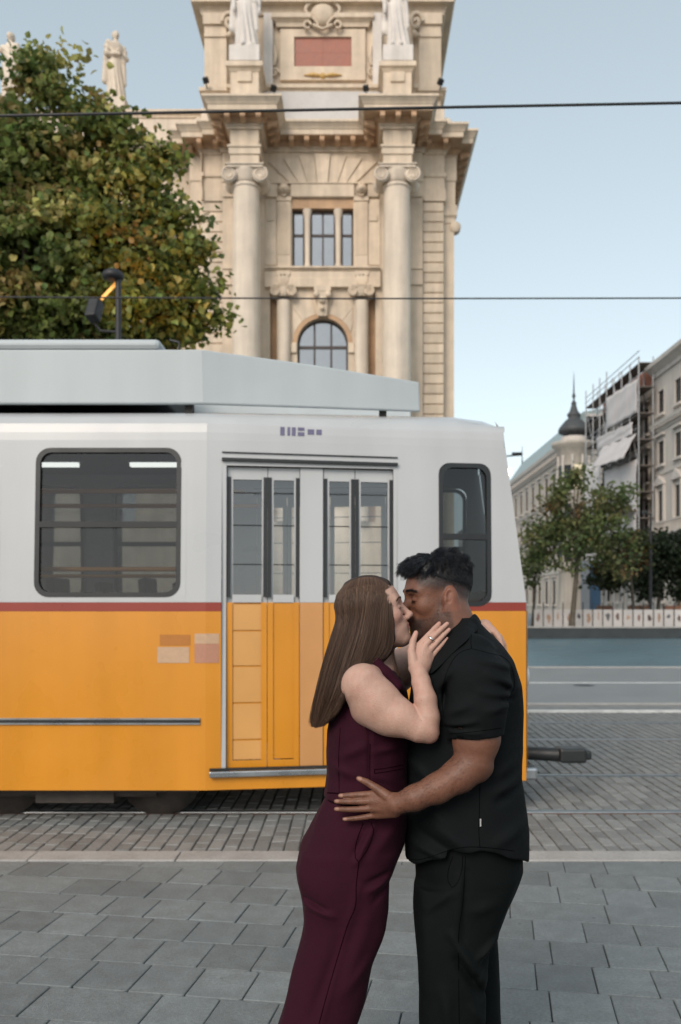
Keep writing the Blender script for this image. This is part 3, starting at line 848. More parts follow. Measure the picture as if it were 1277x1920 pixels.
# panel with red stones, frame, broken cornice, cartouche
for i in range(2):
    for j in range(2):
        x0 = TX - 1.17 + i * 1.172; z0 = 23.77 + j * 0.602
        mpart(MB().box(x0, x0 + 1.166, AY - 0.06, AY + 0.01, z0, z0 + 0.596), 'red_panel', 'red_stone')
m = MB()
for (a, b_, c, d) in ((-1.75, -1.18, 23.2, 25.3), (1.18, 1.75, 23.2, 25.3), (-1.18, 1.18, 24.98, 25.3), (-1.18, 1.18, 23.2, 23.76)):
    m.box(TX + a, TX + b_, AY - 0.14, AY + 0.01, c, d)
mpart(m, 'panel_frame')
for s in (-1, 1):
    x0, x1 = sorted((TX + s * 0.72, TX + s * 1.85))
    mpart(MB().sweep([(x0, AY), (x0, AY - 0.15), (x1, AY - 0.15), (x1, AY)], [(0, 25.35), (0.05, 25.35), (0.08, 25.5), (0.2, 25.6), (0.25, 25.62), (0.25, 25.8), (0, 25.84)]), 'panel_cornice')
    m = MB(); cx = TX + s * 2.0
    m.tube([(cx, AY - 0.12, 24.6), (cx - s * 0.05, AY - 0.14, 24.2), (cx, AY - 0.14, 23.8)], [0.06, 0.1, 0.06], 6)
    m.tube([(cx + 0.2 * (1 - k / 16) * math.cos(k * .6), AY - 0.14, 23.5 + 0.2 * (1 - k / 16) * math.sin(k * .6)) for k in range(14)], 0.05, 6)
    mpart(m, 'side_scroll')
m = MB()
m.lathe([(0, -0.22), (0.3, -0.2), (0.45, -0.1), (0.5, 0.0)], (TX, AY - 0.2, 25.85), 20, axis='y')
for s in (-1, 1):
    m.tube([(TX + s * (0.45 + 0.25 * math.sin(k * .45)), AY - 0.3, 26.3 - k * 0.09) for k in range(12)], [0.09 - 0.004 * k for k in range(12)], 7)
    m.tube([(TX + s * (0.62 - 0.14 * math.cos(k * .6)), AY - 0.32, 25.35 + 0.14 * math.sin(k * .6)) for k in range(10)], 0.06, 6)
m.tube([(TX - 0.4, AY - 0.3, 25.36), (TX, AY - 0.34, 25.16), (TX + 0.4, AY - 0.3, 25.36)], 0.07, 7)
mpart(m, 'cartouche')
m = MB(); z = 23.36
for s in (-1, 1): m.tube([(TX + s * 0.08, AY - 0.17, z), (TX + s * 0.4, AY - 0.2, z + 0.03), (TX + s * 0.78, AY - 0.17, z + 0.02)], [0.05, 0.08, 0.02], 7)
m.lathe([(0, -0.1), (0.1, -0.08), (0.13, 0)], (TX, AY - 0.14, z), 12, axis='y')
mpart(m, 'gilded_garland', 'gilt')
# --- left wing: wall with window bays between half columns, parapet
m = MB()
bays = [(2.6, 4.0), (6.0, 7.4), (9.4, 10.8)]
wx0 = TX - 17
hl = []
for (a, b_) in bays:
    hl += [(17 - 5.43 - b_ + 0.0, 17 - 5.43 - a, 5.0, 11.6), (17 - 5.43 - b_, 17 - 5.43 - a, 12.6, 17.6)]
wall_grid(m, (wx0, WINGY, 0), (1, 0, 0), (0, 0, 1), 17 - 5.43, 20.3, hl, 0.5, (0, -1, 0))
mpart(m, 'wing_wall')
for (a, b_) in bays:
    x0, x1 = TX - 5.43 - b_, TX - 5.43 - a
    for (z0, z1) in ((5.0, 11.6), (12.6, 17.6)):
        window(x0 + 0.02, x1 - 0.02, z0, z1, z0 + (z1 - z0) * 0.62, [(x0 + x1) / 2], WINGY + 0.4, 0.07)
    for xx in (x0 - 0.45, x1 + 0.45):
        c = MB().lathe([(0.36, 11.9), (0.31, 17.4)], (xx, WINGY - 0.15, 0), 20); ionic(c, xx, WINGY - 0.15, 18.0, 0.32, 0.5)
        mpart(c, 'wing_column', 'stone_pale')
mpart(MB().sweep([(wx0, WINGY), (TX - 5.44, WINGY)], [(0, 18.0), (0.1, 18.0), (0.1, 18.5), (0.16, 18.55), (0.16, 18.75), (0.05, 18.78), (0.05, 20.1), (0, 20.1)]), 'wing_architrave')
mpart(MB().sweep([(wx0, WINGY), (TX - 5.44, WINGY)], [(0, 11.62), (0.12, 11.62), (0.12, 11.9), (0, 11.92)]), 'wing_band')
mpart(MB().box(wx0, TX - 4.9, WINGY - 0.1, WINGY + 0.8, 21.0, 22.3), 'parapet', 'stone_pale')
mpart(MB().sweep([(wx0, WINGY - 0.1), (TX - 5.0, WINGY - 0.1)], [(-0.6, 22.3), (0.06, 22.3), (0.06, 22.38), (0.16, 22.45), (0.16, 22.6), (-0.6, 22.64)]), 'parapet_coping')
mpart(MB().box(wx0, TX - 5.44, WINGY + 0.6, WINGY + 13, 0, 20.9), 'wing_body')

# --- small floodlights on the ledges: things of their own
for i, (px, py, Y, lb) in enumerate(((388, 152, 36.4, 'small black floodlight at the far left of the attic ledge'), (512, 167, 36.0, 'small black floodlight just right of the left statue pedestal'),
                              (688, 167, 36.0, 'small black floodlight just left of the right statue pedestal'), (825, 155, 36.4, 'small black floodlight at the far right of the attic ledge'))):
    c = P(px, py, Y)
    e = empty('floodlight', c)
    zb = 21.9 if i in (0, 3) else 22.80
    s = 1 if i in (1, 3) else -1
    MB().tube([(c[0], c[1], c[2] - 0.32), (c[0] + s * 0.04, c[1], c[2] - 0.02)], 0.025, 6).build('bracket', 'black_metal', e)
    MB().bar((c[0] - 0.02, c[1] + 0.06, c[2] - 0.06), (c[0] + s * 0.06, c[1] - 0.1, c[2] + 0.1), 0.22, 0.16).build('lamp_housing', 'black_metal', e, bevel=0.02)
    tag(e, lb, 'floodlight', 'floodlights on the museum ledges')
# ================================================================ TRAM
mat('tram_yellow', lin(212, 140, 36), rough=0.32, var=0.035, scale=1.3, spec=0.5, coat=0.35, detail=3, streak=0.09)
mat('tram_red', lin(140, 50, 36), rough=0.35, var=0.05, scale=2, coat=0.3)
mat('tram_white', (0.47, 0.485, 0.495), rough=0.34, var=0.03, scale=1.1, coat=0.3, detail=3, streak=0.05)
mat('tram_fairing', (0.44, 0.49, 0.51), rough=0.5, var=0.04, scale=1.0, detail=3, streak=0.06)
mat('tram_rubber', (0.015, 0.018, 0.02), rough=0.45, var=0.1, scale=6)
mat('tram_trim', (0.40, 0.43, 0.45), rough=0.3, var=0.05, scale=5, metal=0.85)
mat('tram_under', (0.03, 0.028, 0.026), rough=0.8, var=0.3, scale=5)
mat('tram_under_brown', (0.06, 0.05, 0.043), rough=0.8, var=0.35, scale=7)
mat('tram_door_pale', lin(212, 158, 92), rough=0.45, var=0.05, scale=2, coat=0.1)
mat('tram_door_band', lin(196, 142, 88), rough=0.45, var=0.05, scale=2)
mat('tram_inside', (0.09, 0.078, 0.07), rough=0.6, var=0.12, scale=2)
mat('tram_seat', (0.05, 0.042, 0.04), rough=0.5, var=0.1, scale=4)
mat('rail_orange', lin(250, 165, 55), rough=0.35, var=0.05)
mat('lamp_strip', (0.9, 0.9, 0.85), rough=0.4, var=0.0, emit=(1, 0.97, 0.9), estr=1.0)
mat('sticker_pale', lin(190, 158, 128), rough=0.5, var=0.06, scale=30)
mat('sticker_pink', lin(178, 128, 105), rough=0.5, var=0.06, scale=30)
mat('sticker_brown', lin(176, 112, 44), rough=0.5, var=0.06, scale=30)
mat('sign_violet', lin(96, 94, 122), rough=0.5, var=0.1, scale=20)
mat('frosted', (0.42, 0.42, 0.41), rough=0.25, var=0.04, scale=2)
mat('headlamp_glass', (0.7, 0.7, 0.68), rough=0.15, var=0.0)
glass_mat('tram_glass', (0.36, 0.39, 0.40), 0.02, 0.9, 1.55)
glass_mat('tram_glass_door', (0.80, 0.82, 0.82), 0.08, 1.0, 2.1)

TYC, KX, XF, XR = 7.88, -1.12, 1.36, -13.0       # axis, start of the tapered end, front, rear
def hw(X): return 1.15 if X <= KX else 1.15 - 0.15 * (X - KX)
tram = empty('tram', (-2.0, TYC, 0.0))
tag(tram, 'yellow and white tram with red waist stripe passing behind the couple', 'tram')
def tpart(mb, name, m, **k): return mb.build(name, m, tram, **k)
ZB, ZY, ZR, ZT = 0.248, 1.592, 1.660, 3.02
def S(X, z, s, ins=0.0):
    """point on the side wall; s=-1 is the side towards the camera. The wall leans in a little above the waist"""
    lean = 0.0 if z < 1.7 else (z - 1.7) * 0.045
    if z > 2.9: lean += (z - 2.9) ** 2 * 1.2
    return (X, TYC + s * (hw(X) - ins - lean), z)
def rrect(x0, x1, z0, z1, r, n=6):
    pts = []
    for (cx, cz, a0) in ((x1 - r, z0 + r, -90), (x1 - r, z1 - r, 0), (x0 + r, z1 - r, 90), (x0 + r, z0 + r, 180)):
        for k in range(n + 1):
            a = R(a0 + 90 * k / n); pts.append((cx + r * math.cos(a), cz + r * math.sin(a)))
    return pts
def cell_hole(m, x0, x1, z0, z1, hx0, hx1, hz0, hz1, r, s, depth=0.05, mi=0):
    """wall cell with a rounded opening"""
    h = rrect(hx0, hx1, hz0, hz1, r); n = len(h)
    cx, cz = (hx0 + hx1) / 2, (hz0 + hz1) / 2
    outer = []
    for (a, b) in h:
        # push to the border of the cell
        if abs(a - hx0) < r * 0.999 + 1e-6 and abs(b - hz0) < r * 0.999 + 1e-6: t = (0, 0)
        ax = (a - cx) / (hx1 - hx0) * 2; az = (b - cz) / (hz1 - hz0) * 2
        k = 1 / max(abs(ax), abs(az))
        outer.append((cx + ax * k * (x1 - x0) / 2 + ((x0 + x1) / 2 - cx), cz + az * k * (z1 - z0) / 2 + ((z0 + z1) / 2 - cz)))
    V = [S(a, b, s) for (a, b) in h] + [S(a, b, s) for (a, b) in outer] + [S(a, b, s, depth) for (a, b) in h]
    Fc = [(i, (i + 1) % n, n + (i + 1) % n, n + i) for i in range(n)] + [(i, (i + 1) % n, 2 * n + (i + 1) % n, 2 * n + i) for i in range(n)]
    m.add(V, Fc, mi)
    # corners of the cell that the radial border misses
    for (qx, qz) in ((x0, z0), (x1, z0), (x1, z1), (x0, z1)):
        best = sorted(range(n), key=lambda i: (outer[i][0] - qx) ** 2 + (outer[i][1] - qz) ** 2)
        i = best[0]
        if (outer[i][0] - qx) ** 2 + (outer[i][1] - qz) ** 2 > 1e-8:
            for j in ((i + 1) % n, (i - 1) % n):
                m.add([S(qx, qz, s), S(*outer[i], s), S(*outer[j], s)], [(0, 1, 2)], mi)
def strip(m, x0, x1, zs, s, nx=4, ins=0.0, mi=0):
    xs = [x0 + (x1 - x0) * i / nx for i in range(nx + 1)]
    for i in range(nx):
        for j in range(len(zs) - 1):
            m.quad(S(xs[i], zs[j], s, ins), S(xs[i + 1], zs[j], s, ins), S(xs[i + 1], zs[j + 1], s, ins), S(xs[i], zs[j + 1], s, ins), mi)
def T(px, py): return PX(px, 6.73), PZ(py, 6.73)
WZ0, WZ1 = 1.70, 2.83                         # window band
# window openings along the straight side (x0, x1)
W_open = [(-2.41, -1.31)]
xx = -2.41
while xx > -11.8: xx -= 1.40; W_open.append((xx, xx + 1.10))
DOOR = (-0.985, 0.315)                        # double door behind the kink
CABW = (0.66, 1.08)
for s in (-1, 1):
    up = MB(); lo = MB(); rd = MB()
    zs_hi = [WZ1 + 0.06, 2.95, 3.0, ZT]
    # lower yellow skirt, red stripe
    for (a, b, n) in ((XR, KX, 3), (KX, DOOR[0] - 0.02, 1), (DOOR[1] + 0.02, XF, 3)):
        strip(lo, a, b, [ZB, 0.9, ZY], s, n); strip(rd, a, b, [ZY + 0.001, ZR], s, n); 
        strip(up, a, b, [ZR + 0.001, WZ0 - 0.035], s, n)
    strip(lo, DOOR[0] - 0.02, DOOR[1] + 0.02, [ZB, 0.355], s, 2)
    strip(up, XR, KX, zs_hi, s, 3); strip(up, KX, XF - 0.17, zs_hi, s, 5)
    xs = sorted(W_open)
    prev = XR
    for k, (a, b) in enumerate(xs):
        c0, c1 = a - 0.04, b + 0.04
        strip(up, prev, c0, [WZ0 - 0.035, WZ1 + 0.06], s, 1)
        cell_hole(up, c0, c1, WZ0 - 0.035, WZ1 + 0.06, a, b, WZ0, WZ1, 0.11, s)
        prev = c1
    strip(up, prev, KX, [WZ0 - 0.035, WZ1 + 0.06], s, 1); strip(up, KX, DOOR[0] - 0.02, [WZ0 - 0.035, WZ1 + 0.06], s, 1)
    strip(up, DOOR[0] - 0.02, DOOR[1] + 0.02, [2.76, WZ1 + 0.06], s, 2)
    strip(up, DOOR[1] + 0.02, CABW[0] - 0.04, [WZ0 - 0.035, WZ1 + 0.06], s, 1)
    cell_hole(up, CABW[0] - 0.04, CABW[1] + 0.04, WZ0 - 0.035, WZ1 + 0.06, CABW[0], CABW[1], 1.63, 2.76, 0.09, s)
    # front pillar: leans back towards the roof
    up.add([S(CABW[1] + 0.04, WZ0 - 0.035, s), S(XF, WZ0 - 0.035, s), S(XF - 0.16, WZ1 + 0.06, s), S(CABW[1] + 0.04, WZ1 + 0.06, s)], [(0, 1, 2, 3)])
    nm = '' if s < 0 else ''
    tpart(lo, 'side_panel', 'tram_yellow'); tpart(rd, 'waist_stripe', 'tram_red'); tpart(up, 'upper_side', 'tram_white')
    # windows: rubber seal, glass, sliding-light bar
    for (a, b) in xs + [CABW]:
        z0, z1 = (WZ0, WZ1) if (a, b) != CABW else (1.63, 2.76)
        h1 = rrect(a, b, z0, z1, 0.11); h0 = rrect(a + 0.035, b - 0.035, z0 + 0.035, z1 - 0.035, 0.085); n = len(h1)
        m = MB()
        m.add([S(p[0], p[1], s, -0.004) for p in h1] + [S(p[0], p[1], s, -0.004) for p in h0] + [S(p[0], p[1], s, 0.03) for p in h0], [(i, (i + 1) % n, n + (i + 1) % n, n + i) for i in range(n)] + [(n + i, n + (i + 1) % n, 2 * n + (i + 1) % n, 2 * n + i) for i in range(n)])
        w = tpart(m, 'window', 'tram_rubber')
        gl = MB().add([S(p[0], p[1], s, 0.022) for p in h0], [tuple(range(n))]).build('pane', 'tram_glass'); put(gl, w); gl.matrix_parent_inverse = w.matrix_parent_inverse.copy(); gl.parent = w; gl.matrix_parent_inverse = Matrix.Identity(4)
        zb = z0 + (z1 - z0) * 0.485
        bar = MB().bar(S((a + 0.03), zb, s, 0.01), S(b - 0.03, zb, s, 0.01), 0.03, 0.045).build('sliding_bar', 'tram_rubber'); bar.parent = w
    # door recess and leaves
    x0, x1 = DOOR
    m = MB(); fr = 0.03
    for (a, b, c, d) in ((x0 - 0.02, x0 + 0.012, 0.355, 2.76), (x1 - 0.012, x1 + 0.02, 0.355, 2.76)):
        strip(m, a, b, [c, d], s, 1, 0.0); 
        m.quad(S(b if a < -0.5 else a, c, s), S(b if a < -0.5 else a, c, s, 0.07), S(b if a < -0.5 else a, d, s, 0.07), S(b if a < -0.5 else a, d, s))
    strip(m, x0 + 0.012, x1 - 0.012, [2.70, 2.76], s, 1, 0.0)
    strip(m, x0, x1, [0.355, 0.375], s, 1, 0.0)
    tpart(m, 'door_frame', 'tram_white')
    m = MB().bar(S(x0 - 0.02, 2.745, s, -0.012), S(x1 + 0.02, 2.735, s, -0.012), 0.03, 0.022); tpart(m, 'door_track', 'tram_rubber')
    m = MB().bar(S(x0 - 0.02, 2.80, s, -0.006), S(x1 + 0.02, 2.79, s, -0.006), 0.012, 0.008); tpart(m, 'rain_gutter', 'tram_rubber')
    leaves = [(x0 + 0.015, x0 + 0.315), (x0 + 0.320, x0 + 0.56), (x0 + 0.745, x0 + 0.985), (x0 + 0.99, x1 - 0.015)]
    for k, (a, b) in enumerate(leaves):
        L_ = MB(); ins = 0.045
        st = 0.042
        strip(L_, a, a + st, [0.38, 2.695], s, 1, ins); strip(L_, b - st, b, [0.38, 2.695], s, 1, ins)
        strip(L_, a + st, b - st, [2.60, 2.695], s, 1, ins); strip(L_, a + st, b - st, [ZR, 1.72], s, 1, ins)
        d = tpart(L_, 'door_leaf', 'tram_white')
        yl = MB(); strip(yl, a, a + st, [0.38, ZR], s, 1, ins - 0.003); strip(yl, b - st, b, [0.38, ZR], s, 1, ins - 0.003); strip(yl, a + st, b - st, [0.38, 0.46], s, 1, ins - 0.003)
        yl.build('leaf_frame', 'tram_yellow').parent = d
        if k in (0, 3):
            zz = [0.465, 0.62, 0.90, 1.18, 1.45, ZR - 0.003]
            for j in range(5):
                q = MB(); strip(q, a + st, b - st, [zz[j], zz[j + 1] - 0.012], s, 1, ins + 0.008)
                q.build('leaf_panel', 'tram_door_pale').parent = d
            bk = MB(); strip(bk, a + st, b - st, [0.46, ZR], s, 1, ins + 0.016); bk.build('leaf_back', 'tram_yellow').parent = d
        else:
            q = MB(); strip(q, a + st, b - st, [0.465, ZR - 0.003], s, 1, ins + 0.008); q.build('leaf_panel', 'tram_yellow').parent = d
        gl = MB(); strip(gl, a + st, b - st, [1.722, 2.598], s, 1, ins + 0.015); gl.build('pane', 'tram_glass_door').parent = d
        for zz in (1.95, 2.25, 2.5):
            MB().bar(S(a + st, zz, s, ins + 0.01), S(b - st, zz, s, ins + 0.01), 0.008, 0.008).build('glazing_bar', 'tram_rubber').parent = d
        e = MB()
        for (q0, q1) in ((a - 0.002, a + 0.028), (b - 0.028, b + 0.002)): strip(e, q0, q1, [1.70, 2.62], s, 1, ins - 0.004)
        e.build('rubber_edge', 'tram_rubber').parent = d
    m = MB(); strip(m, x0 + 0.565, x0 + 0.74, [ZR, 2.695], s, 1, 0.03); tpart(m, 'door_post', 'tram_white')
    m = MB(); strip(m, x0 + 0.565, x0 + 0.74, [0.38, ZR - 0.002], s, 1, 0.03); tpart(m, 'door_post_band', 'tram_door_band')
    # step rail under the door, rub rail along the side
    m = MB().bar(S(KX + 0.03, 0.37, s, -0.02), S(XF - 0.25, 0.37, s, -0.02), 0.05, 0.045); tpart(m, 'step_rail', 'tram_trim', bevel=0.008)
    m = MB().bar(S(KX + 0.03, 0.405, s, -0.01), S(XF - 0.25, 0.405, s, -0.01), 0.03, 0.016); tpart(m, 'step_shadow_gap', 'tram_rubber')
    for (z, nm, mm, hh) in ((0.786, 'rub_rail', 'tram_trim', 0.012), (0.768, 'rub_rail_insert', 'tram_rubber', 0.022), (0.750, 'rub_rail', 'tram_trim', 0.012)):
        m = MB().bar(S(XR + 0.2, z, s, -0.005), S(KX - 0.04, z, s, -0.005), 0.02, hh); tpart(m, nm, mm)
    # stickers (printed sheets) and the destination marks above the door
    if s < 0:
        for (a, b, c, d, mm) in ((295, 355, 1213, 1243, 'sticker_pale'), (300, 357, 1190, 1210, 'sticker_brown'), (365, 428, 1188, 1207, 'sticker_pale'), (365, 428, 1207.5, 1243, 'sticker_pink')):
            (xa, za), (xb, zb) = T(a, d), T(b, c)
            m = MB(); xb = min(xb, -1.02)
            if xb > KX: strip(m, xa, KX, [za, zb], s, 1, -0.003); strip(m, KX, xb, [za, zb], s, 1, -0.003)
            else: strip(m, xa, xb, [za, zb], s, 1, -0.003)
            tpart(m, 'sticker', mm)
        yy = 7.0
        for (a, b, c, d) in ((528, 536, 806, 822), (541, 546, 806, 822), (549, 556, 806, 822), (560, 572, 806, 812), (560, 572, 815, 822), (578, 590, 809, 819), (594, 604, 809, 819)):
            xa, xb = PX(a, yy), PX(b, yy)
            m = MB(); strip(m, xa, xb, [PZ(d, yy), PZ(c, yy)], s, 1, -0.004); tpart(m, 'sign_mark', 'sign_violet')
# roof
m = MB()
prof = [(0.0, ZT), (0.05, ZT + 0.05), (0.18, ZT + 0.11), (0.45, ZT + 0.17), (0.8, ZT + 0.20), (1.15, ZT + 0.21)]
xs_r = [XR, -6, KX, 0.0, 0.8, XF - 0.3, XF - 0.16]
V = []; 
for X in xs_r:
    h_ = hw(X) - (ZT - 1.7) * 0.045 - 0.12 ** 2 * 1.2
    row = []
    dz = 0.0 if X < XF - 0.31 else (-0.03 if X < XF - 0.2 else -0.08)
    for (o_, z) in prof: row.append((X, TYC - h_ * (1 - o_ / 1.15), z + dz * (o_ > 0.1)))
    for (o_, z) in reversed(prof[:-1]): row.append((X, TYC + h_ * (1 - o_ / 1.15), z + dz * (o_ > 0.1)))
    V += row
nr = len(prof) * 2 - 1
m.add(V, [(i * nr + j, i * nr + j + 1, (i + 1) * nr + j + 1, (i + 1) * nr + j) for i in range(len(xs_r) - 1) for j in range(nr - 1)], 0, True)
tpart(m, 'roof', 'tram_white')
# front: lower panel, windscreen, bumper, lamps
m = MB()
h0 = hw(XF)
nose = 0.10
fp = []
for z in (ZB + 0.05, 0.8, ZY):
    for k in range(9):
        t = -1 + 2 * k / 8
        fp.append((XF + nose * (1 - t * t) + 0.005, TYC + t * h0, z))
m.add(fp, [(r_ * 9 + k, r_ * 9 + k + 1, (r_ + 1) * 9 + k + 1, (r_ + 1) * 9 + k) for r_ in range(2) for k in range(8)], 0, True)
tpart(m, 'front_panel', 'tram_yellow')
m = MB(); fp = []
for z, bx in ((ZY + 0.002, 0.0), (ZR + 0.02, 0.0), (WZ0 - 0.03, -0.01)):
    for k in range(9):
        t = -1 + 2 * k / 8; fp.append((XF + bx + nose * (1 - t * t), TYC + t * h0, z))
m.add(fp, [(r_ * 9 + k, r_ * 9 + k + 1, (r_ + 1) * 9 + k + 1, (r_ + 1) * 9 + k) for r_ in range(2) for k in range(8)], 0, True)
tpart(m, 'front_band', 'tram_white')
m = MB(); fp = []
for z, bx, ins in ((WZ0 - 0.028, -0.01, 0.0), (WZ1 + 0.05, -0.16, 0.05)):
    for k in range(9):
        t = -1 + 2 * k / 8; fp.append((XF + bx + nose * (1 - t * t) * 0.8, TYC + t * (h0 - 0.03 - ins), z))
m.add(fp, [(k, k + 1, 9 + k + 1, 9 + k) for k in range(8)], 0, True)
tpart(m, 'windscreen', 'tram_glass')
m = MB(); fp = []
for z, bx, ins in ((WZ1 + 0.052, -0.16, 0.05), (ZT, -0.17, 0.07), (ZT + 0.12, -0.22, 0.2)):
    for k in range(9):
        t = -1 + 2 * k / 8; fp.append((XF + bx + nose * (1 - t * t) * 0.8, TYC + t * (h0 - ins), z))
m.add(fp, [(r_ * 9 + k, r_ * 9 + k + 1, (r_ + 1) * 9 + k + 1, (r_ + 1) * 9 + k) for r_ in range(2) for k in range(8)], 0, True)
tpart(m, 'front_head', 'tram_white')
for s in (-1, 1):
    tpart(MB().lathe([(0, 0.03), (0.08, 0.02), (0.1, 0), (0.1, -0.04)], (XF + 0.045, TYC + s * 0.5, 1.05), 16, axis='x'), 'headlight', 'headlamp_glass')
tpart(MB().box(XF - 0.02, XF + 0.115, TYC - h0 + 0.1, TYC + h0 - 0.1, ZB - 0.02, ZB + 0.08), 'bumper', 'tram_trim', bevel=0.02)
# coupler
m = MB().tube([(0.9, TYC - 0.25, 0.40), (1.45, TYC - 0.32, 0.39), (1.75, TYC - 0.38, 0.385)], [0.05, 0.055, 0.06], 10)
m.box(1.70, 1.92, TYC - 0.48, TYC - 0.28, 0.33, 0.45); m.box(1.90, 1.97, TYC - 0.45, TYC - 0.31, 0.35, 0.43)
tpart(m, 'coupler', 'tram_rubber', bevel=0.02)
# underside, bogies, wheels
tpart(MB().box(XR + 0.2, KX, TYC - 0.95, TYC + 0.95, 0.62, 0.78).box(KX, 0.9, TYC - 0.72, TYC + 0.72, 0.62, 0.78), 'underframe', 'tram_under')
tpart(MB().box(XR, XF - 0.1, TYC - 0.72, TYC + 0.72, 0.782, 0.80), 'floor', 'tram_inside')
for bx in (-2.15, -9.6):
    m = MB()
    for s in (-1, 1):
        m.box(bx - 0.95, bx + 0.95, TYC + s * 0.93 - 0.06, TYC + s * 0.93 + 0.06, 0.20, 0.46)
        m.box(bx - 0.3, bx + 0.3, TYC + s * 0.90 - 0.1, TYC + s * 0.90 + 0.12, 0.12, 0.3)
        m.tube([(bx - 0.62, TYC + s * 0.93, 0.20), (bx + 0.62, TYC + s * 0.93, 0.20)], 0.05, 8)
    m.box(bx - 0.3, bx + 0.3, TYC - 0.86, TYC + 0.86, 0.2, 0.5)
    tpart(m, 'bogie', 'tram_under_brown')
    for wx in (bx - 0.62, bx + 0.62):
        for s in (-1, 1):
            m = MB().lathe([(0.0, 0.05), (0.1, 0.06), (0.13, 0.03), (0.24, 0.03), (0.26, 0.055), (0.30, 0.055), (0.305, -0.03), (0.33, -0.04), (0.33, -0.06), (0.0, -0.06)], (wx, TYC + s * 0.755, 0.308), 28, axis='y')
            tpart(m, 'wheel', 'tram_under_brown')
for (a, b, c) in ((-0.6, 0.4, 0.6), (-6.5, -4.2, 0.8)): tpart(MB().box(a, b, TYC - c, TYC + c, 0.27, 0.6), 'equipment_box', 'tram_under', bevel=0.03)
# interior: lining, ceiling lamps, seats, grab rails, partition
m = MB()
m.prism_z([(XR + 0.1, TYC - 0.98), (KX, TYC - 0.98), (XF - 0.3, TYC - 0.66), (XF - 0.3, TYC + 0.66), (KX, TYC + 0.98), (XR + 0.1, TYC + 0.98)], 2.93, 2.95)
tpart(m, 'inner_ceiling', 'tram_inside')
x = -1.55
for xa in (-12.4, -11.0, -9.6, -8.2, -6.8, -5.4, -4.0, -2.65, -1.55, 0.15):
    for yy in (TYC - 0.36,):
        o = tpart(MB().box(xa - 0.33, xa + 0.33, yy - 0.035, yy + 0.035, 2.80, 2.83), 'ceiling_lamp', 'lamp_strip')
    tpart(MB().box(xa - 0.36, xa + 0.36, TYC - 0.40, TYC - 0.32, 2.832, 2.928), 'lamp_rail', 'tram_trim')
for s in (-1, 1):
    for z, rr_ in ((2.57, 0.02),):
        tpart(MB().tube([(XR + 0.3, TYC + s * 0.55, z), (-0.9, TYC + s * 0.55, z)], rr_, 8), 'grab_rail', 'rail_orange')
    tpart(MB().tube([(XR + 0.3, TYC + s * 0.86, 1.92), (-1.2, TYC + s * 0.86, 1.92)], 0.018, 8), 'window_rail', 'rail_orange')
xx = -12.4
while xx < -1.2:
    for s in (-1, 1):
        m = MB()
        m.box(xx - 0.02, xx + 0.42, TYC + s * 0.66 - 0.22, TYC + s * 0.66 + 0.22, 1.18, 1.25)
        m.prism([(xx - 0.06, 1.25), (xx + 0.0, 1.25), (xx - 0.04, 1.86), (xx - 0.10, 1.84)], TYC + s * 0.66 - 0.21, TYC + s * 0.66 + 0.21)
        m.box(xx + 0.1, xx + 0.2, TYC + s * 0.66 - 0.05, TYC + s * 0.66 + 0.05, 0.8, 1.18)
        tpart(m, 'seat', 'tram_seat', bevel=0.015)
    xx += 0.72
for xx in (-1.15, 0.5): tpart(MB().tube([(xx, TYC - 0.5, 0.8), (xx, TYC - 0.5, 2.93)], 0.017, 8), 'pole', 'rail_orange')
tpart(MB().box(0.56, 0.60, TYC - 0.86, TYC + 0.86, 0.8, 2.0), 'cab_wall', 'tram_seat')
tpart(MB().box(1.0, 1.28, TYC - 0.6, TYC + 0.6, 0.8, 1.62).prism_x([(TYC - 0.5, 1.62), (TYC + 0.5, 1.62), (TYC + 0.45, 1.75), (TYC - 0.45, 1.75)], 1.05, 1.25), 'driver_desk', 'tram_seat')
tpart(MB().box(0.62, 0.75, TYC - 0.3, TYC + 0.3, 1.2, 2.1).box(0.65, 1.0, TYC - 0.28, TYC + 0.28, 1.1, 1.22), 'driver_seat', 'tram_seat', bevel=0.04)
# roof fairing standing clear of the roof, second box behind it
def fair(pts_lo, pts_hi, name, m_, thick=0.05):
    m = MB(); n = len(pts_lo)
    V = pts_lo + pts_hi + [(p[0], p[1] + thick, p[2]) for p in pts_lo] + [(p[0], p[1] + thick, p[2]) for p in pts_hi]
    Fc = []
    for i in range(n - 1):
        Fc += [(i, i + 1, n + i + 1, n + i), (2 * n + i, 3 * n + i, 3 * n + i + 1, 2 * n + i + 1), (n + i, n + i + 1, 3 * n + i + 1, 3 * n + i), (i, 2 * n + i, 2 * n + i + 1, i + 1)]
    Fc += [(0, n, 3 * n, 2 * n), (n - 1, 3 * n - 1, 4 * n - 1, 2 * n - 1)]
    m.add(V, Fc); tpart(m, name, m_, bevel=0.012)
yA, yB = 6.95, 7.30
lo_ = [P(-900, 755, yA), P(381, 757, yA), P(600, 764, 7.13), P(788, 771, yB)]
hi_ = [P(-900, 655, yA), P(378, 655, yA), P(590, 684, 7.13), P(786, 716, yB)]
lo_[0] = (XR + 0.6, yA, lo_[1][2]); hi_[0] = (XR + 0.6, yA, hi_[1][2])
fair(lo_, hi_, 'roof_fairing', 'tram_fairing')
fair([(p[0], 2 * TYC - p[1] - 0.05, p[2]) for p in lo_], [(p[0], 2 * TYC - p[1] - 0.05, p[2]) for p in hi_], 'roof_fairing', 'tram_fairing')
tpart(MB().box(XR + 1, -1.55, yA + 0.12, 2 * TYC - yA - 0.12, 3.30, 3.60).box(XR + 1, -2.6, yA + 0.2, 2 * TYC - yA - 0.2, 3.235, 3.30), 'roof_equipment', 'tram_under', bevel=0.02)
zt_ = PZ(634, 7.25); zb_ = PZ(656, 7.25)
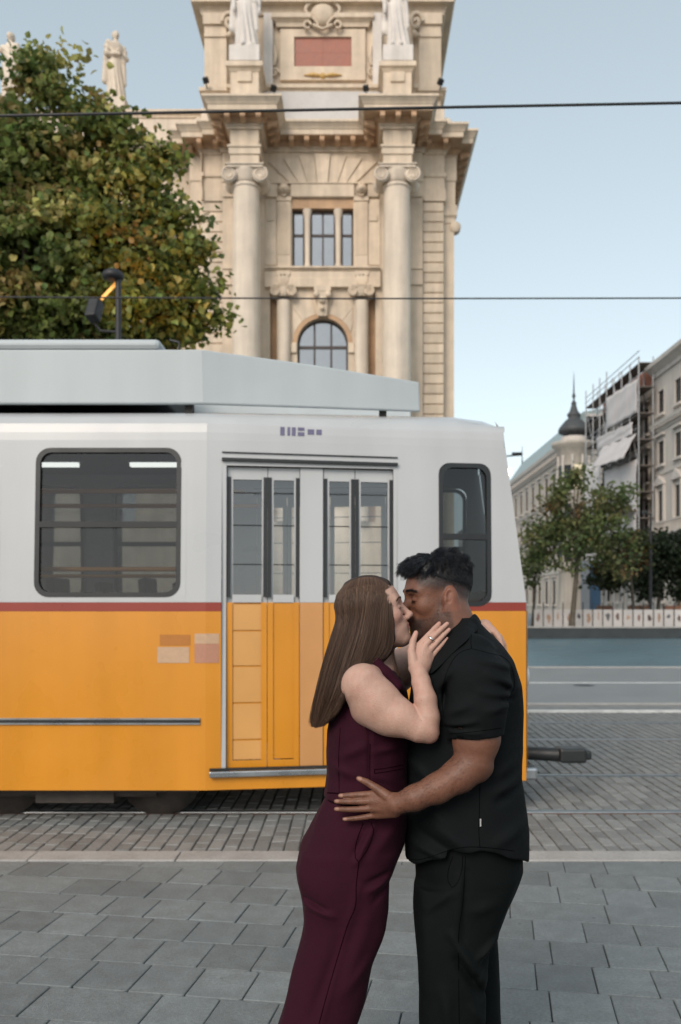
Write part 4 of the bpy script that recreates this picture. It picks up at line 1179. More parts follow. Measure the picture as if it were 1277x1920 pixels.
tpart(MB().box(XR + 1.5, PX(300, 7.25), 7.25, 8.5, zb_, zt_), 'roof_box', 'tram_fairing', bevel=0.04)
for X in (-1.3, -3.2, -6, -9):
    for Yq in (yA + 0.1, 2 * TYC - yA - 0.1): tpart(MB().box(X - 0.03, X + 0.03, Yq - 0.03, Yq + 0.03, 3.1, 3.3), 'fairing_post', 'tram_under')
tpart(MB().box(0.2, 0.26, 7.3, 7.36, 3.1, 3.3).box(0.2, 0.26, 8.3, 8.36, 3.1, 3.3), 'fairing_post', 'tram_under')
tpart(MB().tube([P(336, 655, 7.3), P(336, 642, 7.3), P(318, 638, 7.3)], 0.012, 6), 'roof_handle', 'black_metal')

# ================================================================ sculpting: smooth unions of distance shapes turned into one mesh
def nrmz(v): v = np.asarray(v, float); return v / np.linalg.norm(v)
def rc(a, b, ra, rb):
    a = np.asarray(a, np.float32); b = np.asarray(b, np.float32); ba = b - a; bb = float(ba @ ba) + 1e-12
    def f(p):
        pa = p - a
        t = np.clip((pa @ ba) / bb, 0, 1)
        d = pa - t[:, None] * ba
        return np.sqrt(np.einsum('ij,ij->i', d, d)) - (ra + (rb - ra) * t)
    return f
def ell(c, r, M=None):
    c = np.asarray(c, np.float32); r = np.asarray(r, np.float32)
    Mi = None if M is None else np.asarray(M, np.float32)
    def f(p):
        q = p - c
        if Mi is not None: q = q @ Mi          # columns of M are the local axes
        a = q / r; b = a / r
        k0 = np.sqrt(np.einsum('ij,ij->i', a, a)); k1 = np.sqrt(np.einsum('ij,ij->i', b, b)) + 1e-9
        return k0 * (k0 - 1) / k1
    return f
def half(n, d0):
    n = nrmz(n).astype(np.float32)
    return lambda p: p @ n - d0
def loft(zs, cx, rx, ry, cy=None, e=2.2):
    """upright body given by sections: centre cx(z), cy(z), half sizes rx(z), ry(z)"""
    zs = np.asarray(zs, float); o = np.argsort(zs); zs = zs[o]
    g = lambda a: np.asarray(a, float)[o]
    cx, rx, ry = g(cx), g(rx), g(ry); cy = np.zeros_like(cx) if cy is None else g(np.broadcast_to(cy, cx.shape))
    zz = np.linspace(zs[0], zs[-1], 400)
    def sm(a):
        # monotone-ish smooth interpolation
        y = np.interp(zz, zs, a); k = np.hanning(23); k /= k.sum()
        yp = np.pad(y, 11, mode='edge'); return np.convolve(yp, k, 'valid')
    CX_, RX_, RY_, CY_ = sm(cx), sm(rx), sm(ry), sm(cy)
    z0, z1 = zs[0], zs[-1]
    def f(p):
        z = np.clip(p[:, 2], z0, z1); t = (z - z0) / (z1 - z0) * 399; i = np.minimum(t.astype(np.int32), 398); w = (t - i)
        ip = lambda A: (A[i] * (1 - w) + A[i + 1] * w).astype(np.float32)
        x = np.abs(p[:, 0] - ip(CX_)); y = np.abs(p[:, 1] - ip(CY_)); a = ip(RX_); b = ip(RY_)
        q = ((x / a) ** e + (y / b) ** e) ** (1 / e)
        m = np.minimum(a, b)
        d = (q - 1) * np.where(q > 1, m, m)
        dz = np.maximum(np.maximum(z0 - p[:, 2], p[:, 2] - z1), 0)
        return np.where(dz > 0, np.sqrt(np.maximum(d, 0) ** 2 + dz ** 2), d)
    return f
def xf(f, M, s=1.0, t=(0, 0, 0)):
    """shape f given in local axes (columns of M), scaled by s and moved to t"""
    M = np.asarray(M, np.float32); t = np.asarray(t, np.float32)
    return lambda p: f(((p - t) @ M) / s) * s
def smin(a, b, k):
    if k <= 0: return np.minimum(a, b)
    h = np.clip(0.5 + 0.5 * (b - a) / k, 0, 1)
    return b + (a - b) * h - k * h * (1 - h)
def smax(a, b, k): return -smin(-a, -b, k)

def combine(prims, p, sel=None, D=None):
    d = np.full(len(p), 10.0, np.float32)
    for i, (op, f, k) in enumerate(prims):
        if sel is not None and not sel[i]: continue
        if op == 'd':
            m = np.abs(d) < 0.03
            if m.any(): d[m] = d[m] + f(p[m])
            continue
        v = f(p).astype(np.float32) if D is None else D[i]
        if op == 'u': d = smin(d, v, k)
        elif op == 's': d = smax(d, -v, k)
        elif op == 'i': d = smax(d, v, k)
    return d
CORN = np.array([(x, y, z) for x in (0, 1) for y in (0, 1) for z in (0, 1)])
EDGE = [(a, b) for a in range(8) for b in range(a + 1, 8) if np.abs(CORN[a] - CORN[b]).sum() == 1]
def sdf_mesh(prims, lo, hi, h, B=20, smooth=1, slack=2.3):
    lo = np.asarray(lo, float); hi = np.asarray(hi, float)
    nb = np.ceil((hi - lo) / (h * B)).astype(int)
    idx = np.stack(np.meshgrid(*[np.arange(k) for k in nb], indexing='ij'), -1).reshape(-1, 3)
    cen = (lo + (idx + 0.5) * B * h).astype(np.float32)
    Rb = B * h * 0.5 * math.sqrt(3)
    D = [None if op == 'd' else f(cen).astype(np.float32) for (op, f, k) in prims]
    d = np.full(len(cen), 10.0, np.float32)
    for i, (op, f, k) in enumerate(prims):
        if op == 'u': d = smin(d, D[i], k)
        elif op == 's': d = smax(d, -D[i], k)
        elif op == 'i': d = smax(d, D[i], k)
    act = np.where(np.abs(d) < Rb * slack + 0.004)[0]
    g = np.arange(B + 1)
    loc = np.stack(np.meshgrid(g, g, g, indexing='ij'), -1).reshape(-1, 3)
    NN = nb * B + 2
    cg = np.unique(np.round(np.linspace(0, B, 4)).astype(int)); cstep = h * B / 3 * 1.25 + 0.012
    ci = np.stack(np.meshgrid(cg, cg, cg, indexing='ij'), -1).reshape(-1, 3)
    coarse = (ci[:, 0] * (B + 1) + ci[:, 1]) * (B + 1) + ci[:, 2]
    key = lambda c: (c[..., 0].astype(np.int64) * NN[1] + c[..., 1]) * NN[2] + c[..., 2]
    cid, cpos, quads = [], [], []
    for bi in act:
        sel = []
        for i, (op, f, k) in enumerate(prims):
            if op in 'di': sel.append(True)
            else: sel.append(D[i][bi] < Rb * 1.7 + k + 0.003)
        if not any(s and prims[i][0] == 'u' for i, s in enumerate(sel)): continue
        base = idx[bi] * B
        p = (lo + (base + loc) * h).astype(np.float32)
        cs = combine(prims, p[coarse], sel)
        if cs.min() > cstep or cs.max() < -cstep: continue
        v = combine(prims, p, sel).reshape(B + 1, B + 1, B + 1)
        s = v < 0
        if s.all() or not s.any(): continue
        c8 = np.stack([s[x:x + B, y:y + B, z:z + B] for (x, y, z) in CORN], -1)
        n_in = c8.sum(-1)
        cells = np.argwhere((n_in > 0) & (n_in < 8))
        if len(cells):
            vals = np.stack([v[cells[:, 0] + x, cells[:, 1] + y, cells[:, 2] + z] for (x, y, z) in CORN], -1)
            acc = np.zeros((len(cells), 3)); cnt = np.zeros(len(cells))
            for (a, b) in EDGE:
                va, vb = vals[:, a], vals[:, b]
                m = (va < 0) != (vb < 0)
                t = np.where(m, va / np.where(m, va - vb, 1), 0)
                acc += m[:, None] * (CORN[a] + t[:, None] * (CORN[b] - CORN[a])); cnt += m
            cid.append(key(cells + base)); cpos.append(lo + (cells + base + acc / cnt[:, None]) * h)
        for ax in range(3):
            sl0 = [slice(0, B)] * 3; sl1 = [slice(0, B)] * 3
            sl1[ax] = slice(1, B + 1)
            a = s[tuple(sl0)]; b = s[tuple(sl1)]
            e = np.argwhere(a != b)
            if not len(e): continue
            inside = a[e[:, 0], e[:, 1], e[:, 2]]
            o1 = np.zeros(3, int); o2 = np.zeros(3, int); o1[(ax + 1) % 3] = 1; o2[(ax + 2) % 3] = 1
            e = e + base
            q = np.stack([key(e - o1 - o2), key(e - o2), key(e), key(e - o1)], -1)
            q[~inside] = q[~inside][:, ::-1]
            quads.append(q)
    cid = np.concatenate(cid); cpos = np.concatenate(cpos); quads = np.concatenate(quads)
    u, first = np.unique(cid, return_index=True)
    V = cpos[first]
    j = np.searchsorted(u, quads); j = np.minimum(j, len(u) - 1)
    ok = (u[j] == quads).all(1)
    Q = j[ok]
    for _ in range(smooth):
        acc = np.zeros_like(V); cnt = np.zeros(len(V))
        for k in range(4):
            for nb_ in ((k + 1) % 4, (k + 3) % 4):
                for c in range(3): acc[:, c] += np.bincount(Q[:, k], V[Q[:, nb_], c], len(V))
                cnt += np.bincount(Q[:, k], minlength=len(V))
        V = V * 0.5 + 0.5 * acc / np.maximum(cnt, 1)[:, None]
    return V, Q
def rot(axis, deg):
    return np.array(Matrix.Rotation(R(deg), 3, axis))

# ---------------------------------------------------------------- museum statues (draped stone figures)
def statue(name, c, H, label, turn=0.0, arm='down', m='stone_white', base=0.35):
    """draped figure of height H standing at c on a small block"""
    e = empty(name, c)
    q = H / 1.78
    b = MB().box(c[0] - 0.30 * q, c[0] + 0.30 * q, c[1] - 0.28 * q, c[1] + 0.28 * q, c[2], c[2] + base).build('plinth', m, e, bevel=0.02)
    pr = []
    U = lambda f, k=0.04: pr.append(('u', f, k))
    # local frame in units of a 1.78 m person, z up, facing -y
    U(loft([0, 0.1, 0.5, 0.9, 1.02], [0.02, 0.02, 0.0, -0.01, 0], [0.24, 0.22, 0.19, 0.18, 0.15], [0.2, 0.19, 0.17, 0.15, 0.12]))
    U(loft([0.95, 1.1, 1.3, 1.42, 1.5], [0, 0, 0, 0, 0], [0.16, 0.15, 0.19, 0.19, 0.09], [0.12, 0.11, 0.125, 0.11, 0.08]))
    U(rc((0, 0, 1.42), (0, -0.01, 1.58), 0.06, 0.05), 0.02)
    U(ell((0, -0.02, 1.66), (0.075, 0.095, 0.115)), 0.02)
    U(ell((0, 0.03, 1.69), (0.09, 0.09, 0.09)), 0.02); U(ell((0, 0.1, 1.64), (0.05, 0.05, 0.05)), 0.02)
    U(rc((0, -0.11, 1.66), (0, -0.125, 1.64), 0.012, 0.016), 0.01)
    for s in (-1, 1):
        if arm == 'reach' and s > 0:
            U(rc((0.2, 0, 1.40), (0.33, -0.08, 1.18), 0.065, 0.05)); U(rc((0.33, -0.08, 1.18), (0.52, -0.24, 1.12), 0.05, 0.035)); U(ell((0.56, -0.26, 1.12), (0.06, 0.04, 0.03)))
        elif arm == 'lift' and s < 0:
            U(rc((-0.2, 0, 1.40), (-0.38, -0.1, 1.30), 0.065, 0.05)); U(rc((-0.38, -0.1, 1.30), (-0.46, -0.25, 1.12), 0.05, 0.035))
        elif arm == 'fold':
            U(rc((s * 0.2, 0, 1.40), (s * 0.25, -0.04, 1.12), 0.065, 0.055)); U(rc((s * 0.25, -0.04, 1.12), (-s * 0.02, -0.2, 1.16 + 0.04 * s), 0.055, 0.04))
        else:
            U(rc((s * 0.2, 0, 1.40), (s * 0.26, 0.0, 1.1), 0.065, 0.052)); U(rc((s * 0.26, 0.0, 1.1), (s * 0.25, -0.08, 0.84), 0.05, 0.035)); U(ell((s * 0.25, -0.1, 0.79), (0.03, 0.04, 0.06)))
    U(rc((-0.2, -0.05, 1.42), (0.16, -0.13, 0.98), 0.06, 0.05)); U(rc((0.16, -0.13, 0.98), (0.2, -0.1, 0.45), 0.05, 0.03))
    U(rc((-0.22, 0.05, 1.36), (-0.24, 0.08, 0.5), 0.06, 0.08))
    for s in (-1, 1): U(ell((s * 0.09, -0.2, 0.03), (0.05, 0.09, 0.04)), 0.02)
    def folds(p):
        a = np.arctan2(p[:, 1], p[:, 0]); low = np.clip((1.05 - p[:, 2]) / 0.8, 0, 1)
        up = np.clip((p[:, 2] - 0.9) / 0.2, 0, 1) * np.clip((1.42 - p[:, 2]) / 0.1, 0, 1)
        return (0.022 * low * np.sin(a * 9 + 3.0 * np.sin(p[:, 2] * 3 + a)) + 0.012 * up * np.sin(p[:, 2] * 42 + p[:, 0] * 25 + a * 2)).astype(np.float32)
    pr.append(('d', folds, 0))
    V, Q = sdf_mesh(pr, (-0.6, -0.42, -0.02), (0.68, 0.34, 1.82), 0.02, B=16, smooth=0)
    Rz = rot('Z', turn)
    V = (V @ Rz.T) * q + np.array([c[0], c[1], c[2] + base])
    o = npmesh('figure', V, Q, m, True, e)
    tag(e, label, 'statue', 'stone statues on the museum')
    return e
statue('statue', (TX - CB, 35.35, 22.76), 3.5, 'white draped stone statue above the left giant column', 15, 'down', base=0.62)
statue('statue', (TX + CB + 0.02, 35.35, 22.76), 3.5, 'white draped stone statue above the right giant column, arm stretched out', -5, 'reach', base=0.62)
statue('statue', (PX(217, 38.4), 38.4, 22.64), 3.05, 'standing stone statue with folded arms on the wing roof, clear of the tree', 35, 'fold', 'stone_pale', base=0.5)
statue('statue', (PX(20, 38.4), 38.4, 22.64), 3.0, 'stone statue half hidden behind the top of the tree', -20, 'lift', 'stone_pale', base=0.5)
# ================================================================ STREET ON THE RIGHT
mat('plaster_cream', (0.50, 0.46, 0.415), rough=0.85, var=0.08, scale=0.5, streak=0.12)
mat('plaster_beige', (0.42, 0.385, 0.335), rough=0.85, var=0.1, scale=0.4, streak=0.15)
mat('plaster_trim', (0.54, 0.50, 0.455), rough=0.8, var=0.08, scale=0.6, streak=0.1)
mat('brick_red', (0.36, 0.14, 0.085), rough=0.85, var=0.2, scale=1.0)
mat('roof_teal', (0.26, 0.33, 0.335), rough=0.5, var=0.12, scale=0.8, streak=0.1)
mat('roof_slate', (0.055, 0.06, 0.062), rough=0.6, var=0.15, scale=1.5, streak=0.1)
mat('far_pane', (0.028, 0.034, 0.038), spec=0.25, rough=0.35, var=0.1, scale=1.0, rnd=0.3)
mat('far_pane_glint', (0.5, 0.45, 0.35), rough=0.4, var=0.0, emit=(1, 0.82, 0.5), estr=0.2)  # faint glow stands in for a bright reflection in the glass
mat('scaffold_steel', (0.42, 0.43, 0.44), rough=0.45, var=0.1, scale=2, metal=0.4)
mat('scaffold_plank', (0.16, 0.14, 0.125), rough=0.8, var=0.2, scale=2)
mat('sheet_white', (0.56, 0.53, 0.52), rough=0.75, var=0.06, scale=0.7, bump=0.3, bscale=1.2)
mat('blue_door', (0.03, 0.08, 0.15), rough=0.5, var=0.1)
mat('hoarding', (0.2, 0.23, 0.26), rough=0.6, var=0.08)
mat('wood_brown', (0.18, 0.085, 0.05), rough=0.7, var=0.15, scale=3)
mat('poster_paper', (0.50, 0.48, 0.47), rough=0.6, var=0.05, scale=3, rnd=0.05)
mat('poster_ink', (0.15, 0.095, 0.08), rough=0.6, var=0.2, scale=10, rnd=0.5)
mat('poster_ink_grey', (0.10, 0.10, 0.105), rough=0.6, var=0.2, scale=10, rnd=0.4)
mat('poster_ink_tan', (0.34, 0.22, 0.15), rough=0.6, var=0.2, scale=10, rnd=0.3)
mat('warm_bulb', (1, 0.9, 0.7), var=0, emit=(1.0, 0.78, 0.45), estr=4.0)
XS = 25.4
def facade_x(b, X, y0, y1, H, rows, spacing, w, m, trim='plaster_trim', arched=False, ped=None, start=None):
    """street front facing -X between y0 and y1: wall with window openings, frames, panes"""
    L = y1 - y0; holes = []; wins = []
    y = (start if start is not None else y0 + spacing / 2)
    while y + w / 2 < y1 - 0.3:
        for r_, (z0, z1) in enumerate(rows):
            if y - w / 2 > y0 + 0.2: holes.append((y1 - y - w / 2, y1 - y + w / 2, z0, z1)); wins.append((y, z0, z1, r_))
        y += spacing
    mb = MB(); wall_grid(mb, (X, y1, 0.3), (0, -1, 0), (0, 0, 1), L, H - 0.3, [(a, b_, c - 0.3, d - 0.3) for (a, b_, c, d) in holes], 0.12, (-1, 0, 0))
    put(mb.build('wall', m), b)
    for (y, z0, z1, r_) in wins:
        t = MB(); f = 0.16; o = 0.05
        t.box(X - o, X + 0.02, y - w / 2 - f, y - w / 2 - 0.01, z0 - 0.05, z1 + f); t.box(X - o, X + 0.02, y + w / 2 + 0.01, y + w / 2 + f, z0 - 0.05, z1 + f)
        t.box(X - o, X + 0.02, y - w / 2 - 0.01, y + w / 2 + 0.01, z1 + 0.01, z1 + f)
        t.box(X - 0.25, X + 0.02, y - w / 2 - f - 0.1, y + w / 2 + f + 0.1, z0 - 0.25, z0 - 0.05)
        if ped and r_ == ped:
            yy = w / 2 + 0.45
            t.prism_x([(y - yy, z1 + 0.45), (y + yy, z1 + 0.45), (y + yy, z1 + 0.6), (y, z1 + 1.25), (y - yy, z1 + 0.6)], X - 0.32, X + 0.02)
            for s in (-1, 1): t.box(X - 0.2, X + 0.02, y + s * (w / 2 + 0.25) - 0.12, y + s * (w / 2 + 0.25) + 0.12, z0 - 0.05, z1 + 0.449)
        elif r_ < len(rows) - 1 or not ped:
            t.box(X - 0.28, X + 0.02, y - w / 2 - 0.35, y + w / 2 + 0.35, z1 + 0.42, z1 + 0.58)
        wo = t.build('window', trim); put(wo, b)
        fr = MB(); xx = X + 0.05
        fr.box(xx, xx + 0.05, y - w / 2, y - w / 2 + 0.06, z0, z1); fr.box(xx, xx + 0.05, y + w / 2 - 0.06, y + w / 2, z0, z1); fr.box(xx, xx + 0.05, y - 0.04, y + 0.04, z0, z1); fr.box(xx - 0.01, xx + 0.05, y - w / 2, y + w / 2, z0 + (z1 - z0) * .66, z0 + (z1 - z0) * .66 + 0.08)
        fo = fr.build('frame', 'dark_frame'); fo.parent = wo
        pn = MB().box(X + 0.105, X + 0.118, y - w / 2, y + w / 2, z0, z1).build('pane', 'far_pane'); pn.parent = wo
    return wins
def band_x(b, X, y0, y1, prof, name, m): put(MB().sweep([(X, y1), (X, y0)], prof).build(name, m), b)
# --- near cream house
h1 = empty('corner_house', (XS, 66, 0.3))
tag(h1, 'cream town house with pediments over its windows at the right edge', 'building')
facade_x(h1, XS, 52.0, 76.0, 21.6, [(1.9, 5.4), (8.5, 11.0), (13.2, 15.1), (17.4, 19.3)], 3.95, 1.3, 'plaster_cream', ped=1, start=54.45)
for (prof, nm) in (([(0, 6.4), (0.12, 6.4), (0.12, 6.9), (0.3, 7.0), (0.3, 7.2), (0, 7.25)], 'string_course'), ([(0, 16.0), (0.1, 16.0), (0.12, 16.25), (0.4, 16.4), (0.45, 16.65), (0, 16.75)], 'string_course'),
                   ([(0, 20.6), (0.15, 20.6), (0.2, 20.9), (0.6, 21.2), (0.8, 21.3), (0.85, 21.6), (0, 21.8)], 'eave_cornice'), ([(0, 12.3), (0.08, 12.3), (0.1, 12.5), (0, 12.55)], 'string_course')):
    band_x(h1, XS, 52, 76, prof, nm, 'plaster_trim')
dn = MB()
for k in range(58): dn.box(XS - 0.36, XS - 0.1, 52.3 + k * 0.41, 52.5 + k * 0.41, 16.22, 16.4)
d_ = dn.build('dentils', 'plaster_trim'); put(d_, h1); d_['kind'] = 'stuff'
put(MB().box(XS + 0.30, XS + 14, 52, 76, 0.3, 21.6).build('body', 'plaster_cream'), h1)
put(MB().prism([(XS - 0.5, 21.8), (XS + 6, 25.4), (XS + 14, 21.8)], 52, 76).build('roof', 'roof_teal'), h1)
blc = MB().box(XS - 0.7, XS, 53, 75.6, 7.25, 7.4).build('balcony', 'plaster_trim'); put(blc, h1)
bb = MB()
for k in range(70): bb.box(XS - 0.66, XS - 0.6, 53.1 + k * 0.32, 53.14 + k * 0.32, 7.4, 8.2)
bb.box(XS - 0.68, XS - 0.58, 53, 75.6, 8.2, 8.28)
bo = bb.build('railing', 'plaster_trim'); bo.parent = blc; bo['kind'] = 'stuff'
# --- house under repair: wall, open roof, scaffold with sheets
h2 = empty('house_under_repair', (XS, 84, 0.3))
tag(h2, 'town house under repair with open roof, wrapped in scaffolding and white sheets', 'building')
facade_x(h2, XS, 76.05, 92.0, 20.4, [(1.9, 5.0), (7.6, 10.2), (12.2, 14.6), (16.4, 18.6)], 3.9, 1.2, 'plaster_beige')
put(MB().box(XS + 0.3, XS + 13, 76.05, 92, 0.3, 20.4).build('body', 'plaster_beige'), h2)
put(MB().box(XS - 0.05, XS + 0.4, 76.1, 91.5, 20.41, 22.0).build('brick_parapet', 'brick_red'), h2)
put(MB().add([(XS + 0.5, 76.1, 22.2), (XS + 0.5, 91.8, 22.2), (XS + 4.5, 91.8, 24.8), (XS + 4.5, 76.1, 26.2)], [(0, 1, 2, 3)]).build('roof_sheet', 'roof_teal'), h2)
for k in range(6):
    y = 76.5 + k * 3
    put(MB().bar((XS + 0.2, y, 20.6), (XS + 4.6, y, 25.6 - 0.1 * k), 0.16, 0.2).build('rafter', 'scaffold_plank'), h2)
scf = empty('scaffolding', (XS - 1.2, 84, 0.3))
tag(scf, 'steel scaffolding with plank decks and white sheets in front of the house under repair', 'scaffolding')
SX0, SX1 = XS - 1.55, XS - 0.35
ys = [75.2, 77.6, 80.0, 82.4, 84.8, 87.2, 89.6, 92.4]
for i, y in enumerate(ys):
    for X in (SX0, SX1):
        top = 23.6 if i > 3 else 22.4
        put(MB().tube([(X, y, 0.3), (X, y, top)], 0.06, 6).build('pole', 'scaffold_steel'), scf)
for z in (4.4, 6.6, 8.8, 11.0, 13.2, 15.4, 17.6, 19.8, 21.8):
    put(MB().box(SX0, SX1, 75.0, 92.6, z, z + 0.08).build('deck', 'scaffold_plank'), scf)
    for dz in (0.55, 1.05):
        put(MB().tube([(SX0, 75.0, z + dz), (SX0, 92.6, z + dz)], 0.04, 5).build('guard_rail', 'scaffold_steel'), scf)
for i in range(len(ys) - 1):
    if i % 2 == 0:
        for z in (4.4, 8.8, 13.2, 17.6): put(MB().tube([(SX0 - 0.02, ys[i], z), (SX0 - 0.02, ys[i + 1], z + 4.2)], 0.035, 5).build('brace', 'scaffold_steel'), scf)
def sheet(y0, y1, z0a, z1a, z0b, z1b, lean=0.0, name='sheet', X=SX0 - 0.08):
    """hanging sheet with soft ripples between (y0: z0a..z1a) and (y1: z0b..z1b)"""
    nu, nv = 22, 10; V = []; Fc = []
    for j in range(nv + 1):
        for i in range(nu + 1):
            t, q = i / nu, j / nv
            y = y0 + (y1 - y0) * t; z = (z0a + (z0b - z0a) * t) * (1 - q) + (z1a + (z1b - z1a) * t) * q
            V.append((X - lean * (1 - q) - 0.05 * math.sin(t * 17 + q * 3) - 0.03 * math.sin(q * 11 + t * 5), y, z + 0.04 * math.sin(t * 23)))
    for j in range(nv):
        for i in range(nu): Fc.append((j * (nu + 1) + i, j * (nu + 1) + i + 1, (j + 1) * (nu + 1) + i + 1, (j + 1) * (nu + 1) + i))
    m = MB().add(V, Fc, 0, True)
    o = m.build(name, 'sheet_white'); put(o, scf); md = o.modifiers.new('s', 'SOLIDIFY'); md.thickness = 0.02
sheet(75.3, 84.6, 17.7, 20.6, 18.1, 21.0)
sheet(76.6, 88.0, 16.1, 17.2, 16.7, 17.9)
sheet(75.6, 86.0, 13.9, 16.0, 14.6, 16.6, 1.1)
sheet(75.5, 85.0, 7.6, 13.8, 7.9, 14.2)
sheet(86.5, 92.4, 3.0, 15.6, 3.0, 15.8)
put(MB().prism_x([(78.5, 9.2), (75.4, 9.6), (75.4, 9.5), (78.5, 9.1)], SX0 - 1.6, SX0).build('canopy', 'sheet_white'), scf)
# --- corner house with the turret
h3 = empty('turret_house', (XS, 130, 0.3))
tag(h3, 'beige corner house with onion-domed turret and teal mansard roof behind the big street tree', 'building')
facade_x(h3, XS, 106.6, 165, 20.8, [(1.6, 4.6), (6.6, 9.2), (11.0, 13.4), (15.2, 18.2)], 4.5, 1.75, 'plaster_beige', start=109.5)
for (prof, nm) in (([(0, 5.4), (0.15, 5.4), (0.2, 5.8), (0, 5.9)], 'string_course'), ([(0, 10.0), (0.15, 10.0), (0.3, 10.3), (0, 10.4)], 'string_course'), ([(0, 14.2), (0.15, 14.2), (0.3, 14.5), (0, 14.6)], 'string_course'),
                   ([(0, 19.4), (0.2, 19.4), (0.3, 20.0), (0.9, 20.4), (1.0, 20.8), (0, 21.0)], 'eave_cornice')):
    band_x(h3, XS, 106.6, 165, prof, nm, 'plaster_trim')
cb = MB()
for k in range(64): cb.box(XS - 0.7, XS, 107.5 + k * 0.9, 107.85 + k * 0.9, 19.7, 20.3)
c_ = cb.build('brackets', 'plaster_trim'); put(c_, h3); c_['kind'] = 'stuff'
put(MB().box(XS + 0.3, XS + 13, 106.6, 165, 0.3, 20.8).build('body', 'plaster_beige'), h3)
put(MB().prism([(XS - 0.6, 21.0), (XS + 1.9, 24.6), (XS + 6, 25.2), (XS + 12, 21.0)], 107, 146).build('roof', 'roof_teal'), h3)
put(MB().prism([(XS - 0.4, 21.0), (XS + 4.9, 24.0), (XS + 12, 21.0)], 146.01, 165).build('roof', 'roof_slate'), h3)
put(MB().tube([(XS + 1.9, 146, 24.4), (XS + 1.9, 146, 27.4)], [0.12, 0.03], 6).build('finial', 'roof_slate'), h3)
# front facing the square
fm = MB(); fh = [(1.6 + k * 3.2, 1.6 + k * 3.2 + 1.3, z0, z1) for k in range(2) for (z0, z1) in ((1.4, 4.4), (6.4, 9.0), (10.8, 13.2), (15.0, 18.0))]
wall_grid(fm, (XS + 0.5, 106.5, 0.3), (1, 0, 0), (0, 0, 1), 8.0, 20.5, fh, 0.3, (0, -1, 0)); put(fm.build('wall', 'plaster_beige'), h3)
for (a, b_, c, d) in fh:
    lit = (a < 2 and c > 14)
    x0 = XS + 0.5 + a
    w_ = MB().box(x0 - 0.18, x0, 106.4, 106.52, c + 0.25, d + 0.5); w_.box(x0 + 1.3, x0 + 1.48, 106.4, 106.52, c + 0.25, d + 0.5); w_.box(x0 - 0.001, x0 + 1.301, 106.4, 106.52, d + 0.3, d + 0.5)
    wo = w_.build('window', 'plaster_trim'); put(wo, h3)
    MB().box(x0, x0 + 1.3, 106.78, 106.8, c + 0.3, d + 0.3).build('pane', 'far_pane').parent = wo
put(MB().sweep([(XS + 0.5, 106.5), (XS + 8.5, 106.5)], [(0, 19.4), (0.2, 19.4), (0.3, 20.0), (0.9, 20.4), (1.0, 20.8), (0, 21.0)]).build('eave_cornice', 'plaster_trim'), h3)
put(MB().box(XS + 2.3, XS + 8, 107, 112, 21.0, 24.0).box(XS + 2.1, XS + 8.2, 106.8, 112.2, 24.0, 24.3).build('attic_block', 'plaster_trim'), h3)
put(MB().box(XS + 5.0, XS + 6.0, 108, 109, 24.3, 25.2).build('chimney', 'brick_red'), h3)
# round corner bay with dome
tc = (XS + 0.75, 106.9, 0.0)
tm = MB(); rb = 1.75
tm.lathe([(rb, 0.3), (rb, 5.4), (rb + 0.2, 5.6), (rb + 0.2, 5.9), (rb, 6.0), (rb, 10.0), (rb + 0.25, 10.3), (rb, 10.45), (rb, 14.2), (rb + 0.25, 14.45), (rb, 14.6), (rb, 19.3), (rb + 0.2, 19.5), (rb + 0.3, 20.0), (rb + 0.85, 20.4), (rb + 0.9, 20.8), (rb - 0.2, 20.9)], tc, 28)
tw = tm.build('turret', 'plaster_beige'); put(tw, h3)
dm = MB().lathe([(1.5, 20.9), (1.5, 21.5)], tc, 28); dmo = dm.build('drum', 'plaster_trim'); dmo.parent = tw
dm = MB().lathe([(1.2, 21.5), (1.25, 21.9), (1.75, 22.0), (1.85, 22.3), (1.75, 22.6), (1.35, 23.1), (1.0, 23.5), (0.72, 23.7), (0.65, 23.9), (0.8, 24.1), (0.78, 24.25), (0.5, 24.6), (0.32, 25.2), (0.26, 25.45), (0.33, 25.55), (0.12, 25.9), (0.09, 26.1), (0.22, 26.4), (0.1, 26.8), (0.045, 28.6), (0.01, 29.4)], tc, 28)
dmo = dm.build('dome', 'roof_slate'); dmo.parent = tw
for k in range(5):
    a = R(195 + k * 38)
    for (z0, z1) in ((6.6, 9.0), (11.0, 13.4), (15.2, 18.0)):
        c = Vector((tc[0] + math.cos(a) * (rb + 0.01), tc[1] + math.sin(a) * (rb + 0.01)))
        t = Vector((-math.sin(a), math.cos(a))) * 0.42; nn = Vector((math.cos(a), math.sin(a))) * 0.06
        pl = [(c.x - t.x + nn.x, c.y - t.y + nn.y), (c.x + t.x + nn.x, c.y + t.y + nn.y), (c.x + t.x - nn.x, c.y + t.y - nn.y), (c.x - t.x - nn.x, c.y - t.y - nn.y)]
        lit = (k == 2 and z0 > 14)  # the one turret pane that carries the painted reflection
        MB().prism_z(pl, z0, z1).build('window', 'far_pane_glint' if lit else 'far_pane').parent = tw
for k in range(6):
    a = R(176 + k * 38)
    MB().tube([(tc[0] + math.cos(a) * (rb + 0.08), tc[1] + math.sin(a) * (rb + 0.08), 14.7), (tc[0] + math.cos(a) * (rb + 0.08), tc[1] + math.sin(a) * (rb + 0.08), 19.2)], 0.16, 8).build('pilaster', 'plaster_trim').parent = tw
